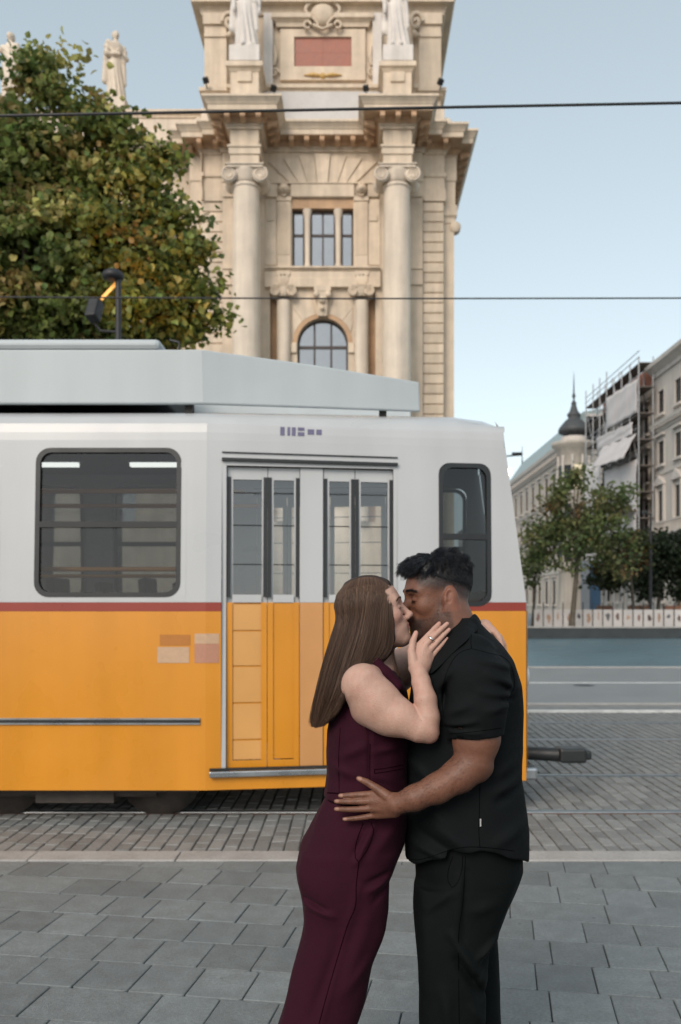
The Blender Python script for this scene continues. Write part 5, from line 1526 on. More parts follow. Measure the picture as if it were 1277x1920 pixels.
# pale house far behind
h4 = empty('far_house', (XS - 1, 200, 0.3)); tag(h4, 'hazy pale house at the far end of the street', 'building')
facade_x(h4, XS - 0.5, 170, 215, 18.5, [(2, 5), (7, 9.5), (11.5, 13.8)], 4.5, 1.3, 'plaster_cream')
put(MB().box(XS - 0.2, XS + 10, 170, 215, 0.3, 18.5).build('body', 'plaster_cream'), h4)
put(MB().prism([(XS - 1.0, 18.5), (XS + 4, 22.0), (XS + 10, 18.5)], 170, 215).build('roof', 'roof_slate'), h4)

# --- low dark wall and the poster fence
lw = MB().box(6.5, 40, 42.4, 42.88, -0.09, 0.50).build('low_wall', 'dark_stone')
tag(lw, 'long low dark stone wall between the roadway and the poster fence', 'wall')
MB().box(6.5, 40, 42.36, 43.0, 0.504, 0.57).build('coping', 'kerb_stone', lw)
fence = empty('poster_fence', (14, 43.6, 0.3))
tag(fence, 'low white fence hung with a row of drawing posters', 'fence')
fx = PX(1003, 45.0); k = 0
while fx < 34:
    Yf_ = 45.2 - (fx - 9.0) * 0.22 if fx < 18 else 43.22
    Yf_ = max(Yf_, 43.3)
    w = 0.47
    put(MB().box(fx, fx + w - 0.02, Yf_, Yf_ + 0.03, 0.44, 1.36).build('panel', 'poster_paper'), fence)
    if k % 3 != 1 or True:
        r2 = random.Random(100 + k)
        m = MB(); cx, cz = fx + w * r2.uniform(0.42, 0.58), 0.98 + r2.uniform(-0.06, 0.06); sx_, sz_ = r2.uniform(0.10, 0.30), r2.uniform(0.12, 0.30)
        # ink figure: an irregular blot of overlapping leaves
        n = 14; pts = []
        ph = r2.uniform(0, 6)
        for q in range(n):
            a = 2 * math.pi * q / n
            pts.append((cx + math.cos(a) * w * sx_ * r2.uniform(0.35, 1.15), cz + math.sin(a) * sz_ * r2.uniform(0.5, 1.15)))
        m.prism(pts, Yf_ - 0.006, Yf_ - 0.003)
        put(m.build('drawing', r2.choice(('poster_ink', 'poster_ink', 'poster_ink_grey', 'poster_ink_tan'))), fence)
    put(MB().tube([(fx - 0.01, Yf_ + 0.06, 0.3), (fx - 0.01, Yf_ + 0.06, 1.72)], 0.025, 6).build('post', 'black_metal'), fence)
    fx += w; k += 1

# --- street lamps, hoarding, crates behind the fence
def street_lamp(x, Y, h, arm, label, lit=False):
    e = empty('street_lamp', (x, Y, 0.3))
    MB().tube([(x, Y, 0.3), (x, Y, 1.2), (x, Y, h)], [0.11, 0.09, 0.06], 10).build('post', 'black_metal', e)
    MB().bar((x, Y, h - 0.08), (x + arm, Y, h), 0.09, 0.07).build('arm', 'black_metal', e)
    MB().box(min(x + arm * 0.45, x + arm), max(x + arm * 0.45, x + arm), Y - 0.14, Y + 0.14, h + 0.01, h + 0.13).build('lamp_head', 'black_metal', e)
    if lit:
        z = h - 0.95
        MB().lathe([(0, 0.2), (0.12, 0.16), (0.19, 0.0), (0.12, -0.16), (0, -0.2)], (x + 0.28, Y, z), 14).build('lit_globe', 'warm_bulb', e)
        MB().tube([(x, Y, z + 0.26), (x + 0.28, Y, z + 0.22)], 0.03, 6).build('bracket', 'black_metal', e)
    tag(e, label, 'street lamp', 'lamps in the square')
street_lamp(PX(1220, 48), 48, PZ(962, 48), -0.42, 'black street lamp with short flat arm behind the dark trees')
street_lamp(PX(945, 50), 50, PZ(853, 50), 1.0, 'tall thin street lamp with one lit warm globe beside the tram front', True)
e = MB().box(PX(1092, 60), PX(1106, 60), 60, 60.4, 0.3, PZ(1052, 60)).build('site_hoarding', 'hoarding'); tag(e, 'grey site hoarding panel behind the fence, left of the blue door', 'hoarding')
e = MB().box(PX(1107, 60), PX(1127, 60), 60, 60.4, 0.3, PZ(1052, 60)).build('site_door', 'blue_door'); tag(e, 'dark blue site door behind the poster fence', 'door')
for i, (a, b_, lb) in enumerate(((1122, 1150, 'long brown wooden planter box left of the others behind the fence'), (1181, 1200, 'brown wooden planter box in the middle behind the fence'), (1204, 1218, 'small brown wooden planter box beside the black lamp'), (1248, 1277, 'brown wooden planter box at the right edge behind the fence'))):
    Y = 50.0
    e = empty('planter_box', (PX((a + b_) / 2, Y), Y, 0.3))
    x0, x1 = PX(a, Y), PX(b_, Y)
    for q in range(4): MB().box(x0, x1, Y, Y + 0.5, 0.36 + q * 0.3, 0.64 + q * 0.3).build('board', 'wood_brown', e)
    for xx in (x0 + 0.04, x1 - 0.04): MB().box(xx - 0.035, xx + 0.035, Y - 0.03, Y, 0.3, 1.6).build('batten', 'wood_brown', e)
    tag(e, lb, 'planter', 'wooden planters behind the fence')

# --- overhead wires
w = MB().tube([(-30, 7.88, PZ(217, 7.88) + 0.35), P(0, 217, 7.88), P(640, 205, 7.88), P(1277, 193, 7.88), (30, 7.88, PZ(193, 7.88) - 0.2)], 0.0125, 8).build('overhead_wire', 'black_metal')
tag(w, 'thick black overhead wire running across the museum cornice', 'wire', 'tram wires')
w = MB().tube([(-30, 11.67, PZ(557, 11.67)), P(0, 557, 11.67), P(640, 560, 11.67), P(1277, 559, 11.67), (30, 11.67, PZ(559, 11.67))], 0.010, 6).build('overhead_wire', 'black_metal')
tag(w, 'thin black overhead wire crossing below the museum windows', 'wire', 'tram wires')
# --- mast with round head and floodlight behind the tram
Y = 15.2; bx, _, bz = P(222, 630, Y)
e = empty('camera_mast', (bx, Y, 0.0))
MB().tube([(bx, Y, 0.0), (bx, Y, PZ(525, Y))], [0.07, 0.05], 12).build('post', 'black_metal', e)
MB().lathe([(0, 0.16), (0.10, 0.15), (0.17, 0.1), (0.185, 0.05), (0.17, 0.0), (0.1, -0.03), (0, -0.03)], (PX(212, Y), Y, PZ(523, Y)), 24).build('round_head', 'black_metal', e)
tag(e, 'black mast with flat round head rising behind the tram roof', 'mast')
c = P(178, 585, Y)
e = empty('floodlight', c)
MB().bar((c[0] - 0.02, Y - 0.1, c[2] - 0.16), (c[0] + 0.02, Y + 0.05, c[2] + 0.2), 0.2, 0.24).build('lamp_housing', 'black_metal', e, bevel=0.04)
MB().tube([(c[0], Y, c[2] - 0.2), (c[0] + 0.1, Y, c[2] - 0.32), (bx, Y, c[2] - 0.34)], 0.022, 8).build('bracket', 'black_metal', e)
mat('lamp_amber', (1, 0.6, 0.2), var=0, emit=(1.0, 0.40, 0.07), estr=0.35)
MB().bar((c[0] + 0.10, Y + 0.02, c[2] + 0.22), (c[0] + 0.36, Y + 0.1, c[2] + 0.55), 0.05, 0.05).build('lit_tube', 'lamp_amber', e)
tag(e, 'black floodlight with lit amber tube under the leaves beside the mast', 'floodlight')
ld = bpy.data.lights.new('amber_lamp', 'SPOT'); ld.energy = 200; ld.color = (1.0, 0.5, 0.12); ld.spot_size = R(75); ld.spot_blend = 0.6; ld.shadow_soft_size = 0.15
lo_ = bpy.data.objects.new('amber_lamp', ld); COL.objects.link(lo_); lo_.location = (c[0] + 0.3, Y + 0.2, c[2] + 0.3)
lo_.rotation_euler = (Vector((0.15, 0.9, 0.55))).to_track_quat('-Z', 'Y').to_euler()
# ================================================================ TREES
mat('leaf_plane', (0.09, 0.115, 0.03), rough=0.5, var=0.0, attr='tint', spec=0.35)
mat('bark', (0.10, 0.085, 0.065), rough=0.9, var=0.3, scale=4, bump=0.6, bscale=18)
for nm in ('leaf_plane',):
    m = MATS[nm]; b = m.node_tree.nodes['Principled BSDF']
    tr = m.node_tree.nodes.new('ShaderNodeBsdfTranslucent'); mx = m.node_tree.nodes.new('ShaderNodeMixShader'); mx.inputs[0].default_value = 0.42
    at = m.node_tree.nodes.new('ShaderNodeAttribute'); at.attribute_name = 'tint'
    m.node_tree.links.new(at.outputs['Color'], tr.inputs['Color'])
    out = [n for n in m.node_tree.nodes if n.type == 'OUTPUT_MATERIAL'][0]
    m.node_tree.links.new(b.outputs[0], mx.inputs[1]); m.node_tree.links.new(tr.outputs[0], mx.inputs[2]); m.node_tree.links.new(mx.outputs[0], out.inputs['Surface'])
def leaves(name, C, size, tint, parent, lobed=True, seed=3, droop=0.25):
    """one mesh of folded leaves: C (n,3) positions, size (n,), tint (n,3)"""
    rg = np.random.default_rng(seed); n = len(C)
    a = rg.normal(size=(n, 3)); a[:, 2] -= droop; a /= np.linalg.norm(a, axis=1)[:, None]       # along the leaf
    u = rg.normal(size=(n, 3)); u[:, 2] += 0.8
    s = np.cross(a, u); s /= np.linalg.norm(s, axis=1)[:, None]; nn = np.cross(s, a)
    if lobed:     # five-pointed outline, folded on the midrib
        shp = [(0, 0, 0), (0.42, 0.30, .10), (0.34, 0.62, .12), (0.0, 1.0, -.08), (-0.34, 0.62, .12), (-0.42, 0.30, .10), (0.0, 0.45, 0)]
        tri = [(0, 1, 6), (1, 2, 6), (2, 3, 6), (3, 4, 6), (4, 5, 6), (5, 0, 6)]
    else:
        shp = [(0, 0, 0), (0.3, 0.5, .08), (0, 1, -.05), (-0.3, 0.5, .08)]
        tri = [(0, 1, 2), (0, 2, 3)]
    k = len(shp)
    V = np.zeros((n, k, 3))
    for j, (x, y, z) in enumerate(shp): V[:, j] = C + size[:, None] * (s * x + a * y + nn * z)
    T = (np.arange(n)[:, None, None] * k + np.array(tri)[None]).reshape(-1, 3)
    tt = np.repeat(tint, k, axis=0)
    return npmesh(name, V.reshape(-1, 3), T, 'leaf_plane', False, parent, {'tint': tt})
def limbs(mb, base, tips, r0, seed, split=0.35):
    """trunk to limb tips with bent limbs"""
    rr = random.Random(seed)
    for t in tips:
        s = rr.uniform(split, 0.8)
        p0 = Vector(base[0]).lerp(Vector(base[1]), s)
        t = Vector(t); mid = p0.lerp(t, 0.5) + Vector((rr.uniform(-.3, .3), rr.uniform(-.3, .3), rr.uniform(0.0, .5))) * (t - p0).length * 0.25
        pts = [p0, p0.lerp(mid, .5) + Vector((0, 0, 0.05)), mid, mid.lerp(t, .5), t]
        mb.tube(pts, [r0 * 0.42, r0 * 0.36, r0 * 0.26, r0 * 0.16, r0 * 0.06], 7)
def make_tree(name, label, base, top, r0, lobes, nclump, per, lsize, cols, seed, lobed=True, group=None, spread=0.42, droop=0.25):
    """lobes: (centre, radii) ellipsoids of the crown; leaves gather in clumps along their shells"""
    rg = np.random.default_rng(seed)
    e = empty(name, base)
    mb = MB()
    b, t = Vector(base), Vector(top)
    mid = b.lerp(t, 0.5) + Vector((0.06, 0.03, 0)) * (t - b).length * 0.3
    mb.tube([b - Vector((0, 0, 0.0)), b.lerp(mid, .15), b.lerp(mid, 0.6), mid, mid.lerp(t, .6), t], [r0 * 1.35, r0 * 1.05, r0 * 0.9, r0 * 0.75, r0 * 0.5, r0 * 0.15], 12)
    vol = np.array([np.prod(l[1]) ** (2 / 3) for l in lobes]); vol = vol / vol.sum()
    C, T, S = [], [], []
    tips = []
    cols = np.array(cols)
    for i in range(nclump):
        l = lobes[rg.choice(len(lobes), p=vol)]
        d = rg.normal(size=3); d /= np.linalg.norm(d)
        rad = rg.uniform(0.45, 1.0) ** 0.6
        c = np.array(l[0]) + d * np.array(l[1]) * rad
        if i % max(1, nclump // 34) == 0: tips.append(tuple(c))
        m = int(per * rg.uniform(0.4, 1.5))
        sg = spread * rg.uniform(0.6, 1.3)
        q = rg.normal(size=(m, 3)) * sg * np.array([1, 1, 0.62])
        C.append(c + q)
        base_c = cols[rg.choice(len(cols), p=np.array([0.42, 0.33, 0.17, 0.08][:len(cols)]) / sum([0.42, 0.33, 0.17, 0.08][:len(cols)]))]
        T.append(base_c * rg.uniform(0.65, 1.35, size=(m, 1)) * rg.uniform(0.9, 1.1, size=(m, 3)))
        S.append(rg.uniform(0.6, 1.25, m) * lsize)
    limbs(mb, (mid, t), tips, r0, seed)
    mb.build('trunk', 'bark', e)
    leaves('crown', np.concatenate(C), np.concatenate(S), np.clip(np.concatenate(T), 0.004, 1), e, lobed, seed, droop)
    tag(e, label, 'tree', group)
    return e
TY = 20.0
def lobe(px, py, rx, ry, Y=TY, d=None): return (P(px, py, Y), (rx * Y / F, (d if d else rx * 0.9) * Y / F, ry * Y / F))
gcol = [(0.180, 0.220, 0.062), (0.105, 0.148, 0.046), (0.38, 0.36, 0.12), (0.26, 0.20, 0.07)]
make_tree('plane_tree', 'large green plane tree standing before the museum, behind the tram', (PX(60, TY), TY, 0.0), P(70, 330, TY), 0.34,
          [lobe(78, 165, 38, 66), lobe(25, 305, 90, 88), lobe(155, 290, 62, 84), lobe(210, 400, 80, 84), lobe(262, 505, 78, 68), lobe(335, 575, 52, 42)] + [lobe(a, b, r, r * 0.8) for (a, b, r) in ((108, 108, 18), (126, 172, 18), (188, 222, 22), (232, 258, 18), (298, 300, 26), (285, 355, 28), (335, 425, 26), (360, 475, 26), (380, 535, 24), (395, 600, 24), (350, 628, 26), (78, 108, 20), (15, 222, 26), (250, 300, 24), (318, 380, 20))] + [ lobe(120, 500, 170, 120, d=170), lobe(-60, 420, 190, 210, d=200), lobe(-190, 520, 170, 180, d=200), lobe(20, 620, 180, 100, d=180), lobe(210, 610, 150, 60)],
          1200, 80, 0.17, gcol, 5, spread=0.25)
dcol = [(0.135, 0.175, 0.065), (0.10, 0.135, 0.055), (0.185, 0.19, 0.08), (0.16, 0.115, 0.055)]
Y = 43.12
make_tree('street_tree', 'tall slender street tree with loose green crown before the poster fence', (PX(1072, Y), Y, 0.57), P(1085, 960, Y), 0.13,
          [lobe(1075, 1020, 46, 48, Y), lobe(1122, 1000, 48, 46, Y), lobe(1018, 1000, 28, 28, Y), lobe(1042, 945, 14, 28, Y), lobe(1150, 935, 32, 26, Y), lobe(1088, 890, 15, 28, Y), lobe(1060, 915, 16, 24, Y), lobe(1125, 925, 18, 20, Y), lobe(1165, 1040, 30, 45, Y), lobe(1008, 1048, 22, 22, Y), lobe(1110, 960, 28, 34, Y)],
          160, 52, 0.24, dcol, 21, lobed=False, group='trees in the square', spread=0.30, droop=0.7)
Y = 47
make_tree('street_tree', 'thin bare-stemmed young tree left of the tall street tree', (PX(998, Y), Y, 0.3), P(1004, 1030, Y), 0.08,
          [lobe(1003, 1040, 18, 26, Y), lobe(1000, 1080, 12, 16, Y)], 26, 26, 0.2, dcol, 31, group='trees in the square', spread=0.25)
make_tree('street_tree', 'dark low tree with orange leaves right of the blue door', (PX(1190, Y), Y, 0.3), P(1178, 1040, Y), 0.09,
          [lobe(1150, 1068, 36, 22, Y), lobe(1185, 1030, 26, 36, Y), lobe(1135, 1088, 26, 12, Y)], 60, 40, 0.23, [(0.05, 0.06, 0.02), (0.04, 0.05, 0.02), (0.16, 0.075, 0.02), (0.22, 0.09, 0.02)], 41, group='trees in the square', spread=0.33)
Y = 52
make_tree('street_tree', 'dense dark tree beside the black lamp', (PX(1232, Y), Y, 0.3), P(1236, 1040, Y), 0.12,
          [lobe(1232, 1040, 36, 45, Y), lobe(1215, 1080, 26, 40, Y)], 120, 44, 0.23, [(0.025, 0.04, 0.02), (0.02, 0.032, 0.017)], 51, group='trees in the square', spread=0.36)
make_tree('street_tree', 'dense dark tree at the right edge behind the planters', (PX(1272, Y), Y, 0.3), P(1272, 1050, Y), 0.12,
          [lobe(1274, 1045, 36, 42, Y), lobe(1290, 1085, 30, 36, Y)], 110, 44, 0.23, [(0.025, 0.04, 0.02), (0.02, 0.032, 0.017)], 61, group='trees in the square', spread=0.36)
# ================================================================ THE COUPLE
DP = 2.6                                           # distance of the couple
def W(u, v, w=0.0):
    """point of the couple: pixel (u, v) of the photograph, w metres behind the plane they stand in"""
    Y = DP + w
    return np.array(((u - CX) * Y / F, Y, EYE - (v - HY) * Y / F))
def rp(r, w=0.0): return r * (DP + w) / F
def limb(pr, pts, k):
    for a, b in zip(pts[:-1], pts[1:]):
        pr.append(('u', rc(W(*a[:3]), W(*b[:3]), rp(a[3], a[2]), rp(b[3], b[2])), k))
def limb_f(pts):
    fs = [rc(W(*a[:3]), W(*b[:3]), rp(a[3], a[2]), rp(b[3], b[2])) for a, b in zip(pts[:-1], pts[1:])]
    def f(p):
        d = fs[0](p)
        for g in fs[1:]: d = smin(d, g(p), 0.012)
        return d
    return f
def body_loft(rows, cw=0.0, grow=0.0, e=2.25):
    """rows of (v, u_a, u_b, half width) -> loft"""
    zs = [W(0, r[0], cw)[2] for r in rows]
    xa = [W(r[1], r[0], cw)[0] for r in rows]; xb = [W(r[2], r[0], cw)[0] for r in rows]
    cx = [(a + b) / 2 for a, b in zip(xa, xb)]; rx = [abs(b - a) / 2 + grow for a, b in zip(xa, xb)]
    ry = [r[3] + grow for r in rows]
    return loft(zs, cx, rx, ry, np.full(len(rows), DP + cw), e)
def folds_f(segs, side=-1, yc=DP):
    """soft ridges (amp>0) and creases (amp<0) along pixel segments on the side towards the camera"""
    S_ = [(W(a[0], a[1], -0.15)[[0, 2]], W(b[0], b[1], -0.15)[[0, 2]], amp, rp(wd, -0.15)) for (a, b, amp, wd) in segs]
    def f(p):
        q = p[:, [0, 2]]; d = np.zeros(len(p), np.float32)
        near = np.clip((yc + 0.02 - p[:, 1]) / 0.08, 0, 1)
        for (a, b, amp, wd) in S_:
            ba = b - a; t = (q - a) @ ba / (ba @ ba); tc = np.clip(t, 0, 1)
            e = q - a - tc[:, None] * ba
            d -= 2.2 * amp * np.exp(-(e * e).sum(1) / (wd * wd)) * (0.35 + 0.65 * np.sin(np.pi * np.clip(tc * 0.9 + 0.05, 0, 1)))
        return (d * near).astype(np.float32)
    return f
def cloth_noise(amp, sc_, seed):
    rg = np.random.default_rng(seed)
    ks = rg.normal(size=(7, 3)) * sc_ * np.array([1, 1, 0.6]); ph = rg.uniform(0, 6.28, 7)
    def f(p):
        d = np.zeros(len(p), np.float32)
        for k, q in zip(ks, ph): d += np.sin(p @ k.astype(np.float32) + q)
        return (d * amp / 2.6).astype(np.float32)
    return f

mat('skin_light', (0.5, 0.3, 0.22), rough=0.52, var=0.05, scale=45, attr='tint', sub=0.05, bump=0.14, bscale=200, spec=0.35, detail=8, spots=((0.30, 0.15, 0.10), 85, 0.16, 0.3))
mat('skin_dark', (0.2, 0.1, 0.06), rough=0.5, var=0.09, scale=45, attr='tint', sub=0.02, bump=0.12, bscale=200, spec=0.4, detail=8, spots=((0.06, 0.028, 0.02), 75, 0.15, 0.3))
mat('hair_brown', (0.08, 0.05, 0.035), rough=0.42, var=0.0, attr='tint', spec=0.32)
mat('hair_black', (0.012, 0.012, 0.014), rough=0.4, var=0.0, attr='tint', spec=0.3)
mat('cloth_maroon', (0.031, 0.0060, 0.0135), rough=0.85, var=0.08, scale=60, bump=0.12, bscale=900, sheen=0.02, spec=0.1)
mat('cloth_black', (0.0062, 0.0078, 0.0086), rough=0.8, var=0.10, scale=50, bump=0.15, bscale=700, spec=0.10)
mat('cloth_black_trouser', (0.0050, 0.0066, 0.0066), rough=0.75, var=0.08, scale=40, bump=0.1, bscale=900, spec=0.08)
mat('seam_maroon', (0.010, 0.002, 0.0045), rough=0.95, var=0.0, spec=0.0)
mat('seam_black', (0.0012, 0.0014, 0.0015), rough=0.95, var=0.0, spec=0.0)
mat('silver', (0.75, 0.73, 0.7), rough=0.2, var=0.0, metal=1.0)
mat('tag_white', (0.6, 0.6, 0.6), rough=0.6, var=0.0)
mat('shoe_black', (0.012, 0.012, 0.012), rough=0.35, var=0.1)

def head_prims(M, s, t, fem=False):
    pr = []
    A = lambda op, f, k: pr.append((op, xf(f, M, s, t), k * s))
    A('u', ell((-0.008, 0, 0.044), (0.091, 0.074, 0.080)) if not fem else ell((-0.010, 0, 0.044), (0.094, 0.074, 0.080)), 0.0)
    A('u', ell((0.043, 0, 0.035), (0.049, 0.060, 0.055)), 0.03)
    A('u', ell((0.040, 0, -0.020), (0.049, 0.056, 0.068)), 0.03)
    A('u', ell((0.034, 0, -0.070), (0.048, 0.043, 0.036)), 0.03)
    jw = 0.050 if not fem else 0.045
    for q in (-1, 1):
        A('u', rc((0.002, q * jw, -0.052), (0.066, q * 0.014, -0.094), 0.020 if not fem else 0.018, 0.016), 0.03)
        A('u', ell((0.055, q * 0.044, -0.014), (0.026, 0.017, 0.019)), 0.025)
        A('u', rc((0.086, q * 0.010, 0.030), (0.073, q * 0.044, 0.031), 0.011 if not fem else 0.008, 0.010 if not fem else 0.008), 0.018)
    A('u', ell((0.077, 0, -0.094), (0.019, 0.021, 0.017)), 0.02)
    for q in (-1, 1):
        A('s', ell((0.097, q * 0.031, 0.010), (0.016, 0.019, 0.013)), 0.014)
        A('u', ell((0.0750, q * 0.031, 0.008), (0.0148, 0.0165, 0.0125)), 0.003)
        A('s', rc((0.0905, q * 0.031 - 0.013, 0.0155), (0.0865, q * 0.031 + 0.013, 0.0155), 0.0024, 0.0024), 0.003)
        A('s', rc((0.0925, q * 0.031 - 0.011, 0.0028), (0.0885, q * 0.031 + 0.013, 0.0028), 0.0020, 0.0020), 0.002)
    A('u', ell((0.074, 0, -0.054), (0.024, 0.032, 0.024)), 0.02)
    A('u', rc((0.090, 0, 0.017), (0.1105, 0, -0.022), 0.0082, 0.0098), 0.012)
    A('u', ell((0.113, 0, -0.026), (0.0112, 0.0125, 0.0102)), 0.008)
    for q in (-1, 1):
        A('u', ell((0.101, q * 0.0125, -0.031), (0.0115, 0.0078, 0.0088)), 0.006)
        A('s', ell((0.108, q * 0.006, -0.0385), (0.005, 0.003, 0.004)), 0.003)
        A('u', rc((0.0975, 0, -0.0515), (0.086, q * 0.022, -0.0565), 0.0062, 0.003), 0.004)
        A('u', rc((0.0965, 0, -0.0635), (0.085, q * 0.020, -0.0595), 0.0074, 0.003), 0.004)
    A('s', rc((0.106, 0, -0.0575), (0.096, 0, -0.0575), 0.0016, 0.0016), 0.003)
    Rt = rot('Y', -12)
    for q in ((-1, 1) if not fem else ()):
        A('u', ell((-0.010, q * 0.078, 0.002), (0.0185, 0.0085, 0.032), Rt), 0.007)
        A('s', ell((-0.004, q * 0.0865, 0.004), (0.0120, 0.0085, 0.0215), Rt), 0.002)
        A('u', ell((-0.011, q * 0.0805, 0.004), (0.0042, 0.004, 0.015), Rt), 0.003)
        A('u', ell((0.004, q * 0.078, -0.004), (0.005, 0.0055, 0.008)), 0.005)
        A('u', ell((0.000, q * 0.076, -0.027), (0.008, 0.005, 0.009)), 0.006)
        A('s', ell((0.002, q * 0.0845, -0.009), (0.005, 0.006, 0.007)), 0.003)
    return pr
def frame(forward, left, yaw=0, pitch=0, roll=0):
    f = nrmz(forward); l = nrmz(left); u = np.cross(f, l)
    B = np.stack([f, l, u], 1)
    return B @ rot('Z', yaw) @ rot('Y', pitch) @ rot('X', roll)
def sstep(a, b, x): t = np.clip((x - a) / (b - a), 0, 1); return t * t * (3 - 2 * t)
def hash3(p, sc_=700.0):
    return np.modf(np.abs(np.sin(p @ np.array([12.9898, 78.233, 37.719]) * sc_) * 43758.5453))[0]
def inpoly(x, z, poly):
    """signed-ish softness: distance to polygon border, positive inside"""
    n = len(poly); ins = np.zeros(len(x), bool); dm = np.full(len(x), 9.0)
    for i in range(n):
        (x0, z0), (x1, z1) = poly[i], poly[(i + 1) % n]
        c = ((z0 > z) != (z1 > z)) & (x < (x1 - x0) * (z - z0) / (z1 - z0 + 1e-12) + x0); ins ^= c
        ex, ez = x1 - x0, z1 - z0; t = np.clip(((x - x0) * ex + (z - z0) * ez) / (ex * ex + ez * ez), 0, 1)
        dm = np.minimum(dm, np.hypot(x - x0 - t * ex, z - z0 - t * ez))
    return np.where(ins, dm, -dm)
def mixc(c, col, m): return c * (1 - m[:, None]) + np.asarray(col) * m[:, None]
def strands(name, pts, rad, m, cols, parent, taper=0.35):
    """hair strands as thin three-sided tubes: pts (n,k,3), rad (n,)"""
    n, k, _ = pts.shape
    t = np.gradient(pts, axis=1); t /= np.linalg.norm(t, axis=2, keepdims=True) + 1e-9
    ref = np.random.default_rng(1).normal(size=(n, 1, 3))
    a = np.cross(t, ref); a /= np.linalg.norm(a, axis=2, keepdims=True) + 1e-9
    b = np.cross(t, a)
    tp = np.linspace(1, taper, k); tp[-1] *= 0.3
    V = np.zeros((n, k, 3, 3))
    for j in range(3):
        an = 2 * math.pi * j / 3
        V[:, :, j] = pts + (a * math.cos(an) + b * math.sin(an)) * (rad[:, None, None] * tp[None, :, None])
    base = np.arange(n)[:, None, None] * (k * 3)
    ii = np.arange(k - 1)[None, :, None] * 3
    jj = np.arange(3)[None, None, :]; j2 = (jj + 1) % 3
    Q = np.stack([base + ii + jj, base + ii + j2, base + ii + 3 + j2, base + ii + 3 + jj], -1).reshape(-1, 4)
    C = np.repeat(cols, k * 3, axis=0)
    return npmesh(name, V.reshape(-1, 3), Q, m, True, parent, {'tint': C})
def catmull(pts, n):
    """smooth curve through pts (m,d) -> (n,d)"""
    P_ = np.asarray(pts, float); P_ = np.vstack([2 * P_[0] - P_[1], P_, 2 * P_[-1] - P_[-2]])
    m = len(P_) - 3; t = np.linspace(0, m - 1e-6, n); i = t.astype(int); f = (t - i)[:, None]
    a, b, c, d = P_[i], P_[i + 1], P_[i + 2], P_[i + 3]
    return 0.5 * (2 * b + (c - a) * f + (2 * a - 5 * b + 4 * c - d) * f ** 2 + (3 * b - a - 3 * c + d) * f ** 3)
def seam(parent, tree, pts, r, m, name='seam', lift=0.0005, n=None):
    """thin stitched line lying on the cloth, traced through pixel points"""
    out = []
    for (u, v) in catmull(pts, n or max(6, int(len(pts) * 5))):
        o = Vector(W(u, v, -0.6)); d = (Vector(W(u, v, 0.3)) - o).normalized()
        h = tree.ray_cast(o, d)
        if h[0] is not None: out.append(h[0] - d * lift)
    if len(out) > 2:
        mb = MB().tube(out, r, 5); put(mb.build(name, m), parent)
def bvh(o):
    me = o.data
    return BVHTree.FromPolygons([v.co for v in me.vertices], [tuple(p.vertices) for p in me.polygons])

# ---------------------------------------------------------------- man
mM = frame((-1, 0, 0), (0, -1, 0), yaw=11, pitch=7, roll=0); mS = 1.01; mT = W(824, 1123, 0.034)
man = []
man += head_prims(mM, mS, mT)
limb(man, [(838, 1135, 0.02, 36), (846, 1165, 0.012, 37), (866, 1215, 0, 44)], 0.03)
limb(man, [(868, 1215, 0, 40), (890, 1240, -0.10, 34)], 0.03); limb(man, [(868, 1215, 0, 40), (888, 1240, 0.10, 34)], 0.03)
limb(man, [(880, 1248, -0.15, 30), (880, 1248, 0.15, 30)], 0.03)
limb(man, [(870, 1240, 0, 40), (868, 1420, 0, 40), (870, 1600, 0, 40)], 0.03)
# left arm (towards the camera), hand on her waist
limb(man, [(892, 1262, -0.185, 42), (893, 1320, -0.205, 43), (893, 1385, -0.215, 42.5), (888, 1430, -0.225, 34)], 0.02)
limb(man, [(886, 1430, -0.225, 33), (862, 1453, -0.232, 31.5), (820, 1478, -0.238, 27), (778, 1496, -0.236, 23), (744, 1508, -0.225, 19)], 0.014)
limb(man, [(905, 1440, -0.225, 17), (899, 1447, -0.225, 17)], 0.02)
WPX = [((737, 1497, -0.218), (698, 1489, -0.196)), ((737, 1505, -0.220), (696, 1502, -0.200)), ((738, 1514, -0.220), (698, 1515.5, -0.200)), ((740, 1522, -0.216), (705, 1528, -0.194))]
for (a, b) in WPX: limb(man, [(*a, 11.5), (*b, 8.0)], 0.010)
MF = [[(698, 1489, -0.196, 7.2), (668, 1490.5, -0.192, 6.0), (651, 1491.5, -0.186, 5.4), (638, 1492, -0.180, 4.6)],
      [(696, 1502, -0.200, 7.2), (664, 1503.0, -0.195, 6.0), (645, 1503, -0.188, 5.4), (630, 1502.5, -0.180, 4.6)],
      [(698, 1515.5, -0.200, 7.0), (665, 1517.6, -0.195, 5.9), (646, 1517.6, -0.188, 5.3), (630, 1517, -0.180, 4.6)],
      [(705, 1528, -0.194, 6.4), (678, 1533, -0.190, 5.3), (661, 1535, -0.185, 4.8), (645.5, 1536, -0.180, 4.2)],
      [(726, 1493, -0.218, 11), (706, 1478, -0.208, 8.2), (688, 1466.5, -0.200, 6.8), (672.5, 1459.5, -0.190, 5.2)]]
MF = [[(a[0], a[1], a[2], a[3] * (0.95 if i_ else 1.0)) for i_, a in enumerate(f_)] for f_ in MF]
for f_ in MF: limb(man, f_, 0.0016)
